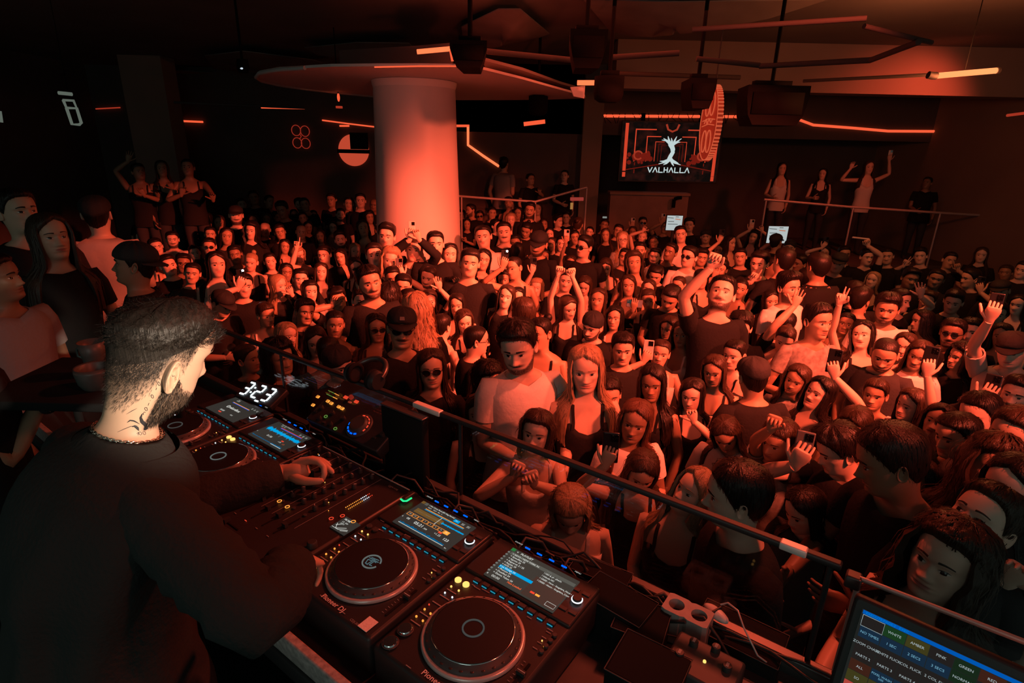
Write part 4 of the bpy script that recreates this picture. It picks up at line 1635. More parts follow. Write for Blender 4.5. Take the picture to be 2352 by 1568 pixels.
bars('light_column', [(-.93, .52, -.93, -.22), (-.93, -.26, -.93, -.28), (-.93, -.33, -.93, -.35), (-.93, -.44, -.93, -.47)], E_SR, .065, vs)
bars('light_column', [(.93, .50, .93, -.28), (.93, -.33, .93, -.35), (.93, -.41, .93, -.43), (.93, -.5, .93, -.53)], E_SR, .065, vs)
for s_, w_, m_ in ((.74, .022, E_SR), (.50, .018, E_SR), (.32, .012, E_SR), (.25, .008, E_SD), (.19, .006, E_SD)):
    yb, yt = -.18, .02 + s_ * .56
    g_ = .2 * s_ / .74
    bars('portal_frame', [(-s_, yb, -s_, yt), (-s_, yt, -s_ * .45, yt), (s_ * .45, yt, s_, yt), (s_, yt, s_, yb)], m_, w_, vs)
bars('floor_glint', [(-.72, -.22, -.72, -.26), (-.72, -.36, -.72, -.42), (.72, -.22, .72, -.26), (.72, -.36, .72, -.42),
                     (-.9, -.36, -.2, -.24), (.2, -.24, .9, -.36)], E_SD, .018, vs)
for s_ in (-1, 1):
    b = MB()
    for k in range(30):
        q = rng.normal(0, 1, 2)
        b.lathe((s_ * .62 + q[0] * .13, -.10 + q[1] * .055, .0055 + k * 1e-5), [(rng.uniform(.02, .06), 0)], sides=9, caps=True)
    tag(b.build('smoke', E_SD, vs), kind='stuff')
    b = MB()
    a_ = np.linspace(.4, 5.6, 24)
    b.tube(np.stack([s_ * .66 + .085 * np.cos(a_), -.07 + .08 * np.sin(a_), np.full(24, .008)], -1), .018, 6)
    b.build('smoke_ring', E_SM, vs)
b = MB()
b.tube([[-.13, .54, .006], [-.09, .44, .006], [0, .40, .006], [.09, .44, .006], [.13, .54, .006]], .02, 6)
b.build('horned_crest', E_SM, vs)
# tree emblem: trunk, branches and roots
b = MB()


def limb(pts, w0, w1):
    p = np.array([(x, y, .010) for x, y in pts])
    t_ = np.linspace(0, 1, len(p))
    b.tube(p, w0 + (w1 - w0) * t_, 6, flat=1.0)


limb([(-.03, .16), (.03, .08), (.05, 0), (.01, -.08), (-.02, -.16)], .040, .045)
limb([(.03, .14), (.06, .06), (.045, -.02), (.0, -.10), (.04, -.16)], .03, .04)
for q in ([(-.02, .14), (-.08, .22), (-.17, .27)], [(-.01, .15), (-.06, .25), (-.08, .31)], [(-.05, .19), (-.12, .23), (-.2, .235)],
          [(.03, .14), (.10, .20), (.20, .27)], [(.04, .15), (.07, .24), (.1, .31)], [(.06, .17), (.13, .2), (.18, .2)], [(.0, .15), (.01, .22), (-.01, .28)],
          [(-.02, -.14), (-.10, -.20), (-.22, -.235)], [(0, -.15), (-.06, -.22), (-.12, -.25)], [(-.04, -.16), (-.12, -.18), (-.2, -.18)],
          [(.03, -.15), (.12, -.21), (.24, -.245)], [(.03, -.15), (.07, -.23), (.1, -.27)], [(.05, -.16), (.13, -.19), (.19, -.215)]):
    limb(q, .030, .006)
b.build('tree_emblem', E_SW, vs)
# the word, drawn with bars: V A L H A L L A with barless A
b = MB()
x0, bh, bw, st_ = -.435, .095, .088, .020
def stroke(x0, y0, x1, y1):
    d = nrm([x1 - x0, y1 - y0, 0])
    b.box(((x0 + x1) / 2, (y0 + y1) / 2, .010), (math.hypot(x1 - x0, y1 - y0) + st_ * .6, st_, .004), ax=[d, np.cross([0, 0, 1], d), (0, 0, 1)])
yb = -.40
for k, ch in enumerate('VALHALLA'):
    x = x0 + k * .111
    if ch == 'V':
        stroke(x, yb + bh, x + bw / 2, yb); stroke(x + bw / 2, yb, x + bw, yb + bh)
    elif ch == 'A':
        stroke(x, yb, x + bw / 2, yb + bh); stroke(x + bw / 2, yb + bh, x + bw, yb)
    elif ch == 'L':
        stroke(x + .01, yb + bh, x + .01, yb); stroke(x + .01, yb, x + bw, yb)
    else:
        stroke(x + .01, yb + bh, x + .01, yb); stroke(x + bw - .01, yb + bh, x + bw - .01, yb); stroke(x + .01, yb + bh / 2, x + bw - .01, yb + bh / 2)
b.build('lettering', E_SW, vs, smooth=False)
for x_ in (-.6, .6):
    b = MB()
    b.box((x_, .50, -.105), (.08, .5, .05))
    b.build('bracket', M_SPK, vs, smooth=False)
tag(vs, 'video screen on the back wall reading VALHALLA under a white tree', 'screen')

# ---- pale monitors standing behind the crowd
E_MON = emis('monitor_pale', (.72, .80, .80), .62)
E_MONT = emis('monitor_text', (.12, .13, .13), .4)
E_MONR = emis('monitor_red_line', (.85, .30, .16), .6)
for px, py, Y, w, h, lab in ((1549, 512, 9.6, .27, .24, 'pale lit monitor behind the crowd below the video screen'),
                             (1786, 539, 9.0, .33, .26, 'pale lit monitor behind the crowd right of the video screen')):
    c = aty(px, py, Y)
    o = frame_ob('monitor', c, nrm([1, .12, -.03]), (0, 0, 1.0), nrm([.12, -1, 0]))
    b = MB()
    b.box((0, 0, -.02), (w + .02, h + .02, .03), bevel=.006)
    b.build('housing', M_BLACK, o)
    b = MB()
    b.box((0, 0, -.004), (w, h, .004))
    b.build('display', E_MON, o, smooth=False)
    bars('text_line', [(-w * .46, h * .36, -w * .1, h * .33), (w * .05, h * .42, w * .22, h * .42), (-w * .4, h * .1, -w * .05, h * .1), (-w * .4, -.02, w * .2, -.02)], E_MONT, .009, o, .0)
    bars('headline', [(w * .06, h * .27, w * .34, h * .24)], E_MONR, .014, o, .001)
    b = MB()
    b.tube([[0, -h / 2, -.03], [0, -h / 2 - .2, -.03], [0, FLOOR - c[2], -.03]], .025, 8)
    b.box((0, FLOOR - c[2] + .015, -.03), (.4, .03, .4))
    b.build('stand', M_BLACK, o)
    tag(o, lab, 'monitor', 'pale monitors behind the crowd')

# ---- wall signs
o = frame_ob('neon_clover', aty(692, 313, 14.36), (1, 0, 0), (0, 0, 1), (0, -1, 0))
E_NEON = emis('neon_red_faint', (1.0, 0.08, 0.04), .28)
for x, y in ((-.085, .10), (.075, .09), (-.085, -.115), (.07, -.12)):
    b = MB()
    b.tube(np.stack([x + .082 * np.cos(th), y + .09 * np.sin(th), 0 * th], -1), .007, 6, caps=False)
    b.build('neon_ring', E_NEON, o)
b = MB()
b.tube([[-.02, .03, 0], [0, .0, 0], [-.03, -.04, 0]], .007, 6)
b.build('neon_link', E_NEON, o)
o.scale = (1.3, 1.3, 1.3)
tag(o, 'faint red neon sign of four linked rings on the left wall', 'sign')

o = frame_ob('round_sign', aty(812, 345, 14.36), (1, 0, 0), (0, 0, 1), (0, -1, 0))
E_RS = emis('round_sign_light', (1.0, 0.12, 0.055), .5)
b = MB()
b.lathe((0, 0, -.03), [(.29, 0), (.29, .03)], sides=48)
b.build('disc', E_RS, o)
b = MB()
b.box((.0, -.02, .012), (.62, .07, .03))
b.box((.12, .17, .012), (.34, .30, .03))
b.build('dark_bar', M_BLACKM, o, smooth=False)
o.scale = (1.25, 1.25, 1.25)
tag(o, 'round glowing red sign crossed by a dark bar left of the column', 'sign')

o = frame_ob('numeral_sign', aty(161, 248, 6.5), nrm([1, .15, -.06]), nrm([.14, 0, 1]), (0, -1, 0))
for nm_, pts, rr in (('upper_loop', [(-.045, .06), (.04, .06), (.055, .0), (-.03, .0), (-.045, .06)], .011),
                     ('lower_loop', [(-.03, .0), (.055, 0), (.07, -.115), (.05, -.13), (-.01, -.13), (-.03, 0)], .012), ('top_bar', [(-.07, .115), (0, .112), (.035, .11)], .016)):
    b = MB()
    b.tube(np.array([(x, y, 0) for x, y in pts]), rr, 6)
    b.build(nm_, E_WHITE, o)
b = MB()
hz_ = (4.3 - aty(161, 248, 6.5)[2]) / 1.25
b.tube([[0, .06, -.01], [.0, hz_ / 2, -.01], [0, hz_, -.01]], .003, 5)
b.build('suspension_wire', M_SPK, o)
o.scale = (1.25, 1.25, 1.25)
tag(o, 'dim white numeral eight glowing on the dark left side', 'sign')
b = MB()
b.tube([aty(0, 255, 6.5), aty(2, 267, 6.5), aty(4, 281, 6.5)], .014, 6)
tag(b.build('sign_stroke', E_WHITE), 'dim white sign stroke cut off by the left picture edge', 'sign')

# ---- rails of the terraces
M_RAIL = mat('rail_steel', (0.55, 0.48, 0.45), 0.4, metal=0.3)
def railing(name, pts, Y, zb, lab, posts=()):
    o = empty(name, aty(*pts[0], Y))
    o0 = np.array(aty(*pts[0], Y))
    b = MB()
    P = []
    for (a, c_) in zip(pts[:-1], pts[1:]):
        for t_ in np.linspace(0, 1, 5)[:-1]:
            P.append(aty(a[0] + (c_[0] - a[0]) * t_, a[1] + (c_[1] - a[1]) * t_, Y) - o0)
    P.append(aty(*pts[-1], Y) - o0)
    b.tube(P, .022, 8)
    b.build('handrail', M_RAIL, o)
    for x, y in posts:
        p = aty(x, y, Y) - o0
        b = MB()
        b.tube([p, (p + [0, 0, zb - o0[2]]) / 2 if False else [p[0], p[1], (p[2] + zb - o0[2]) / 2], [p[0], p[1], zb - o0[2]]], .016, 8)
        b.build('post', M_RAIL, o)
    tag(o, lab, 'railing', 'terrace railings')


railing('terrace_railing', [(1050, 450), (1140, 457), (1230, 463), (1290, 446), (1348, 430)], 10.9, .0, 'red-lit stair railing bending up right of the column', [(1060, 451), (1230, 463), (1348, 430)])
railing('terrace_railing', [(1755, 458), (1950, 475), (2150, 488), (2352, 500)], 10.8, .3, 'long straight railing along the right terrace', [(1760, 459), (1960, 476), (2160, 489), (2330, 499)])

slab('wall_pier_left', tuple(aty(300, 300, 12.6) * [1, 1, 0] + [0, 0, FLOOR]), tuple(aty(395, 300, 12.6) * [1, 1, 0] + [0, .5, 4.3]), M_WALLR)

# ---- small lamps, signs and the wall camera around the bar
E_PINK = emis('bar_lamp_pink', (1.0, 0.12, 0.09), .30)
b = MB()
b.tube([aty(1310, 457, 11.9), aty(1325, 457, 11.9), aty(1340, 457, 11.9)], .035, 8)
tag(b.build('bar_lamp', E_PINK), 'short pinkish bar lamp beside the stair railing post', 'lamp')
b = MB()
c_ = aty(1313, 473, 11.9)
b.box(c_, (.055, .02, .13))
tag(b.build('lit_panel', emis('panel_amber', (1.0, .45, .12), .35), smooth=False), 'tiny amber lit panel below the bar lamp', 'sign')
b = MB()
c_ = aty(1389, 499, 10.5)
b.box(c_, (.075, .02, .03))
tag(b.build('small_display', emis('display_pale', (.6, .65, .6), .35), smooth=False), 'tiny pale display among the heads below the bar', 'display')
sc_ = aty(1548, 464, 11.95)
o = empty('wall_camera', sc_)
b = MB()
b.box((0, 0, -.03), (.05, .10, .16), bevel=.01)
b.build('mount', M_SPK, o)
b = MB()
b.tube([[.0, -.02, .06], [.05, -.06, .09], [.12, -.10, .10]], .035, 8)
b.build('camera_head', M_SPK, o)
tag(o, 'small black camera fixed to the bar front below the video screen', 'camera')
o = empty('moving_head_lamp', aty(558, 154, 7.2))
b = MB()
b.lathe((0, 0, -.06), [(.05, 0), (.07, .05), (.06, .14)], sides=16)
b.build('lamp_head', M_SPK, o)
b = MB()
b.ellip((.01, -.062, -.02), (.018, .008, .012), 6, 10)
b.build('lens', emis('lens_pale', (.6, .7, .8), .9), o)
b = MB()
b.tube([[0, 0, .08], [0, 0, .2], [0, 0, 4.3 - aty(558, 154, 7.2)[2]]], .015, 6)
b.build('yoke', M_SPK, o)
tag(o, 'small dark lamp with a pale lens under the ceiling left of the canopy', 'lamp')
o = empty('red_pendant', aty(778, 232, 9.2))
b = MB()
b.ellip((0, 0, .05), (.022, .022, .06), 8, 10)
b.build('bulb', E_LED, o)
b = MB()
b.lathe((0, 0, -.10), [(.05, 0), (.05, .03)], sides=14)
b.build('lower_ring', E_LEDD, o)
b = MB()
b.tube([[0, 0, .1], [0, 0, .3], [0, 0, 4.3 - aty(778, 232, 9.2)[2]]], .008, 6)
b.build('flex', M_SPK, o)
tag(o, 'tiny red pendant lamp below the canopy left of the column', 'lamp')
# ------------------------------------------------------------------ the booth
def inplane(px, py, o, X, Y, Z):
    d = ray(px, py)
    t = ((np.asarray(o) - CAM) @ Z) / (d @ Z)
    p = CAM + d * t - o
    return float(p @ X), float(p @ Y)


M_GEAR = mat('gear_black', (0.024, 0.022, 0.022), 0.42, noise=0.15, nscale=200)
M_GEAR2 = mat('gear_dark_grey', (0.045, 0.042, 0.042), 0.5)
M_KNOB = mat('knob_rubber', (0.03, 0.03, 0.03), 0.5)
M_MARK = mat('marker_white', (0.55, 0.52, 0.5), 0.5)
M_PRINT = mat('print_grey', (0.30, 0.28, 0.27), 0.6)
M_CHROME = mat('chrome', (0.8, 0.8, 0.82), 0.12, metal=1.0)
M_JOG = mat('jog_vinyl', (0.014, 0.014, 0.015), 0.38)
M_JRING = mat('jog_ring_satin', (0.55, 0.48, 0.46), 0.25, metal=0.35, spec=0.6)
M_SCREEN = mat('screen_glass', (0.01, 0.01, 0.01), 0.12, emit=(.030, .029, .025), estr=1.0)
M_SCREEN_LIST = mat('screen_glass_list', (0.01, 0.01, 0.01), 0.12, emit=(.042, .040, .033), estr=1.0)
E_TXT = emis('ui_white', (.85, .86, .80), .8)
E_TXTD = emis('ui_grey', (.35, .35, .32), .5)
E_BLUE = emis('ui_blue', (.0, .36, .75), 1.0)
E_BLUED = emis('ui_blue_deep', (.0, .14, .34), .8)
E_TEAL = emis('led_teal', (.03, .42, .62), .6)
E_LBLUE = emis('led_blue', (.0, .12, .95), 1.2)
E_OR = emis('led_orange', (1.0, .33, .05), 1.3)
E_YEL = emis('led_amber', (1.0, .50, .12), 1.7)
E_RD = emis('led_small_red', (1.0, .07, .03), .9)
E_WH = emis('led_white', (.85, .92, 1.0), 1.4)
E_GRN = emis('led_green', (.02, .75, .22), 1.6)
E_GRND = emis('ui_green', (.03, .25, .06), .7)
E_LIME = emis('led_lime_dim', (.25, .55, .10), .5)
E_BAND = emis('ui_band', (.10, .095, .08), 1.0)
E_BROWN = emis('ui_brown', (.20, .10, .025), .8)
E_TCL = emis('clock_digit', (.82, .95, 1.0), 2.2)

# desk, flight-case lip, glass screen and rail
desk = empty('booth_desk', bp(-.5, .1, 0))
od = np.array(bp(-.5, .1, 0))
AXB = [EU, EW, EZ]
b = MB()
b.box(bp(-.5, .13, 1.575) - od, (3.9, .74, .05), AXB, bevel=.006)
b.build('desk_top', M_BLACK, desk)
b = MB()
b.box(bp(-.5, .495, .9) - od, (3.9, .03, 1.36), AXB)
b.build('front_panel', M_BLACKM, desk, smooth=False)
for u in (-2.35, -1.1, .2, 1.35):
    b = MB()
    b.box(bp(u, .1, 1.13) - od, (.05, .5, .85), AXB)
    b.build('leg', M_BLACKM, desk, smooth=False)
M_TRIM = mat('scuffed_edge', (0.42, 0.36, 0.34), 0.42, metal=0.25, noise=0.75, nscale=70)
b = MB()
b.box(bp(-.5, -.222, 1.63) - od, (3.9, .022, .06), AXB, bevel=.004)
b.build('front_lip', M_TRIM, desk)
b = MB()
b.box(bp(-.5, .46, 1.62) - od, (3.9, .03, .05), AXB, bevel=.004)
b.build('glass_channel', M_GUN, desk)
tag(desk, 'long black booth desk with a scuffed front lip carrying the players', 'desk')


def thin_glass():
    m = bpy.data.materials.new('thin_glass')
    m.use_nodes = True
    nt = m.node_tree
    nt.nodes.clear()
    t = nt.nodes.new('ShaderNodeBsdfTransparent')
    t.inputs[0].default_value = (.93, .94, .94, 1)
    g = nt.nodes.new('ShaderNodeBsdfGlossy')
    g.inputs['Roughness'].default_value = .02
    lw = nt.nodes.new('ShaderNodeLayerWeight')
    lw.inputs[0].default_value = .5
    pw = nt.nodes.new('ShaderNodeMath')
    pw.operation = 'POWER'
    pw.inputs[1].default_value = 5.0
    nt.links.new(lw.outputs['Facing'], pw.inputs[0])
    fr = nt.nodes.new('ShaderNodeMath')
    fr.operation = 'MULTIPLY_ADD'
    fr.inputs[1].default_value = .6
    fr.inputs[2].default_value = .035
    nt.links.new(pw.outputs[0], fr.inputs[0])
    mx = nt.nodes.new('ShaderNodeMixShader')
    o = nt.nodes.new('ShaderNodeOutputMaterial')
    nt.links.new(fr.outputs[0], mx.inputs[0])
    nt.links.new(t.outputs[0], mx.inputs[1])
    nt.links.new(g.outputs[0], mx.inputs[2])
    nt.links.new(mx.outputs[0], o.inputs[0])
    return m


ZR, WR = 1.917, .47
gl = empty('glass_screen', bp(-.9, WR, 1.60))
og = np.array(bp(-.9, WR, 1.60))
M_GLASS = thin_glass()
for u0, u1 in ((-2.4, -1.45), (-1.43, -.46), (-.44, .60)):
    b = MB()
    b.box(bp((u0 + u1) / 2, WR, 1.76) - og, (u1 - u0, .008, .30), AXB)
    b.build('glass_pane', M_GLASS, gl, smooth=False)
b = MB()
b.box(bp(-.9, WR, ZR) - og, (3.06, .022, .016), AXB, bevel=.004)
b.build('top_rail', M_BLACK, gl)
for (x0, y0), (x1, y1) in (((947, 918), (1008, 943)), ((1790, 1249), (1852, 1276))):
    a0, a1 = inplane(x0, y0, bp(0, WR - .014, ZR), EU, EZ, EW)[0], inplane(x1, y1, bp(0, WR - .014, ZR), EU, EZ, EW)[0]
    b = MB()
    b.box(bp((a0 + a1) / 2, WR - .003, ZR + .002) - og, (a1 - a0, .024, .018), AXB, bevel=.003)
    b.build('bare_metal_clip', mat('bare_metal', (0.9, 0.8, 0.75), .45, metal=0.3), gl)
for u in (-1.44, -.45, .61):
    b = MB()
    b.tube([bp(u, WR, 1.60) - og, bp(u, WR, 1.76) - og, bp(u, WR, ZR) - og], .007, 6)
    b.build('post', M_BLACK, gl)
tag(gl, 'low glass screen with a black top rail along the booth front', 'glass screen')
b = MB()
gd = empty('glass_gate', bp(.9, WR, 1.40))
g0 = np.array(bp(.9, WR, 1.40))
b.box(bp(1.0, WR, 1.62) - g0, (.66, .008, .56), AXB)
b.build('glass_pane', M_GLASS, gd, smooth=False)
b = MB()
for p in ((bp(.665, WR, 1.905), bp(.665, WR, 1.7), bp(.665, WR, 1.34)), (bp(.665, WR, 1.905), bp(1.0, WR, 1.905), bp(1.33, WR, 1.905)), (bp(.665, WR, 1.36), bp(1.0, WR, 1.36), bp(1.33, WR, 1.36))):
    b.tube(np.array(p) - g0, .006, 6)
b.build('edge_frame', M_RAIL, gd)
b = MB()
b.box(bp(.655, WR, 1.895) - g0, (.03, .03, .03), AXB, bevel=.004)
b.build('hinge', M_GUN, gd)
tag(gd, 'framed glass gate at the right end of the booth front', 'gate')


# ---- media players
def cyl(name, x, y, r, h, m, par, sides=20, z0=0.0, bev=.2):
    b = MB()
    b.lathe((x, y, z0), [(r, 0), (r, h * (1 - bev)), (r * .9, h)], sides=sides)
    return b.build(name, m, par)


def cbox(name, x, y, sx, sy, h, m, par, z0=0.0):
    b = MB()
    b.box((x, y, z0 + h / 2), (sx, sy, h))
    return b.build(name, m, par, smooth=False)


def playlist_screen(o):
    X0, Y0 = -.102, .160
    cbox('display', .003, .2245, .208, .126, .003, M_SCREEN_LIST, o, .006)
    z = .0095
    d = bpy.data.objects['display'] if False else None
    cbox('list_band', .006, .2665, .198, .011, .0006, E_BAND, o, z)
    cbox('highlight', -.036, .2095, .102, .0095, .0006, E_BLUE, o, z)
    cbox('side_panel', .058, .200, .094, .072, .0004, mat('ui_panel', (0, 0, 0), .5, emit=(.030, .028, .022), estr=1.0), o, .0092)
    cbox('source_icon', -.094, .281, .012, .011, .0006, E_GRND, o, z)
    rows = ['REVO / NEW YORK Pd', 'Speedfest 25', 'Agosto 25', 'Ragnarok 2 / 25', 'Rapido 25', 'NYE 25', 'La Grange 24', 'Phenom 24', 'Dustified 24', 'Zamna Tulum 24']
    text('menu_text', '<   PLAYLIST', .0095, E_TXT, o, (-.082, .279, z), bold=.0002)
    text('menu_text', 'Playlist', .0055, E_TXTD, o, (-.088, .2675, z + .001))
    text('menu_text', 'Tracks', .0055, E_TXTD, o, (.022, .2665, z + .001))
    for k, t_ in enumerate(rows):
        y = .2605 - k * .0093 + (.0048 if k >= 6 else .0048)
        text('list_text', '\u2261 ' + t_ if False else '= ' + t_, .0078, E_TXT, o, (-.086, y, z + .001), bold=.0001)
    for k, t_ in enumerate(['? HIO & yil - phuclo', '? Uebude HO', '? CRISIS - Hove - Sengelera_Nove i', '? CRISIS - Hours - Sengelera_Conv']):
        text('list_text', t_, .0076, E_TXT, o, (.020, .2565 - k * .0105, z + .001), bold=.0001, sx=.86)
    text('time_text', '00:00', .011, E_TXT, o, (-.082, .1695, z))
    text('time_text', '8', .0075, E_TXT, o, (-.097, .1695, z))
    text('status_text', 'Not Loaded', .0085, emis('ui_orange_red', (1.0, .14, .04), .9), o, (-.036, .1745, z), bold=.0002)
    cbox('tempo_icon', .049, .183, .012, .006, .0005, E_OR, o, z)
    cbox('tempo_icon', .034, .183, .012, .006, .0005, E_RD, o, z)
    text('time_text', '+4.20%', .0065, E_TXT, o, (.048, .1745, z))
    b = MB()
    b.tube([[.078, .169, z], [.103, .169, z], [.103, .182, z], [.078, .182, z], [.078, .169, z]], .0006, 4, caps=False)
    b.build('box_outline', E_TXT, o)
    for k in range(9):
        cbox('side_icon', -.099, .266 - k * .0107, .006, .005, .0005, E_TXTD, o, z)


def wave_screen(o, kind):
    cbox('display', .003, .2245, .208, .126, .003, M_SCREEN, o, .006)
    z = .0095
    r = np.random.default_rng(3 if kind == 1 else 9)

    def wave(name, xa, xb, yc, amp, m, n, dy=0.0):
        xs = np.linspace(xa, xb, n)
        env = amp * (0.35 + .65 * np.abs(noise1(n, r, 2))) * r.uniform(.5, 1, n)
        b = MB()
        P = np.stack([np.stack([xs, yc - env * (1 if dy == 0 else 0), np.full(n, z)], -1), np.stack([xs, yc + env, np.full(n, z)], -1)], 1)
        P2 = P.copy()
        P2[:, :, 2] += .0004
        b.grid(P2, flip=True)
        tag(b.build(name, m, o, smooth=False), kind=None)
    if kind == 1:
        cbox('source_icon', -.094, .281, .012, .011, .0006, E_BROWN, o, z)
        cbox('info_icon', -.080, .280, .011, .011, .0006, E_BAND, o, z)
        text('track_text', '? We Come Rock [ID Hiag Remix]', .0072, E_TXT, o, (-.070, .281, z), bold=.0001)
        text('track_text', '05:21   122.5   8m   o', .0065, E_TXT, o, (-.066, .2715, z))
        cbox('cue_line', .008, .2625, .150, .0015, .0005, E_OR, o, z)
        cbox('phrase_line', .008, .2585, .150, .0018, .0005, E_BLUE, o, z)
        cbox('loop_area', -.035, .241, .105, .020, .0004, E_BROWN, o, z)
        wave('waveform', -.086, .018, .241, .0022, E_TXTD, 60)
        wave('waveform', .018, .100, .241, .0055, E_BLUE, 90)
        cbox('playhead', .003, .241, .0012, .036, .0006, E_TXT, o, z)
        for k, t_ in enumerate(['1/4', '1/2', '1', '2', '4', '8', '16', '32']):
            x = -.086 + k * .0205
            b = MB()
            b.tube([[x - .0088, .2105, z], [x + .0088, .2105, z], [x + .0088, .2235, z], [x - .0088, .2235, z], [x - .0088, .2105, z]], .0005, 4, caps=False)
            b.build('loop_key', E_OR, o)
            if k == 7:
                cbox('loop_key_lit', x, .217, .0172, .0125, .0004, E_OR, o, z)
            text('loop_text', t_, .006, E_TXT, o, (x, .217, z + .001), align='CENTER')
        text('beat_text', '08', .0115, E_TXT, o, (-.080, .1975, z))
        text('time_text', '05:21', .016, E_TXT, o, (-.048, .196, z), bold=.0002)
        text('time_text', '.300', .0085, E_TXT, o, (-.010, .193, z))
        text('tempo_text', '+1.25', .0105, E_TXT, o, (.030, .196, z))
        text('tempo_text', '123', .0135, E_TXT, o, (.066, .1935, z), bold=.0002)
        cbox('tempo_icon', .043, .2065, .012, .005, .0005, E_RD, o, z)
        wave('overview', -.084, .086, .1725, .010, E_BLUED, 120, 1)
        cbox('overview_line', .0, .1705, .172, .0012, .0006, E_TXT, o, z)
        text('key_text', '4', .008, E_TXT, o, (-.098, .196, z))
        text('key_text', '8m', .006, E_TXT, o, (.094, .168, z))
        cbox('key_tab', .046, .2735, .020, .011, .0005, E_BLUE, o, z)
        text('tab_text', 'KEY', .005, E_TXT, o, (.046, .2735, z + .001), align='CENTER')
        for x in (.070, .090):
            text('tab_text', 'BEAT\nJUMP', .0045, E_TXT, o, (x, .2735, z), align='CENTER')
    elif kind == 2:
        text('track_text', 'Some loop (Original) mix', .007, E_TXT, o, (-.066, .281, z))
        text('track_text', '04:10  122', .006, E_TXT, o, (-.060, .2725, z))
        cbox('cue_line', .02, .264, .13, .0014, .0005, E_RD, o, z)
        cbox('phrase_line', .02, .2605, .13, .0014, .0005, E_LBLUE, o, z)
        wave('waveform', -.088, .104, .2365, .0185, E_BLUE, 150)
        cbox('playhead', .008, .2365, .001, .042, .0006, E_TXTD, o, z)
        text('time_text', '01:56', .014, E_TXT, o, (-.038, .200, z))
        text('tempo_text', '-1.25', .009, E_TXT, o, (.036, .197, z))
        text('tempo_text', '123', .0095, emis('ui_orange_dim', (1.0, .2, .06), .5), o, (.064, .1945, z))
        cbox('tempo_icon', .050, .2065, .012, .005, .0005, E_RD, o, z)
        wave('overview', -.09, .03, .172, .006, E_BLUED, 90, 1)
        wave('overview', .03, .09, .172, .010, E_BLUED, 60, 1)
        cbox('overview_line', .06, .171, .06, .0014, .0006, E_TXT, o, z)
        for x in (.060, .078, .096):
            text('tab_text', 'KEY\nCUE', .005, E_TXT, o, (x, .273, z), align='CENTER')
        text('key_text', '4', .008, E_TXT, o, (-.098, .196, z))
    else:
        text('logo_text', 'rekordbox', .020, E_TXT, o, (-.028, .2225, z), bold=.0003, sx=.86)
        b = MB()
        b.tube(np.stack([-.037 + .006 * np.cos(th), .2225 + .0075 * np.sin(th), np.full(33, z)], -1), .001, 4, caps=False)
        b.build('logo_ring', E_TXT, o)
        cbox('cue_line', .0, .256, .12, .0014, .0005, E_OR, o, z)
        cbox('phrase_line', .0, .2525, .12, .0014, .0005, E_LBLUE, o, z)
        text('track_text', 'Track\n004 45', .007, E_TXT, o, (-.062, .275, z))
        text('time_text', '00:00', .013, E_TXT, o, (-.040, .190, z))
        cbox('tempo_icon', -.020, .177, .018, .005, .0005, E_RD, o, z)
        text('tempo_text', '00.0', .009, E_TXT, o, (.040, .187, z))
        for x in (.060, .078, .096):
            text('tab_text', 'KEY\nCUE', .005, E_TXT, o, (x, .268, z), align='CENTER')


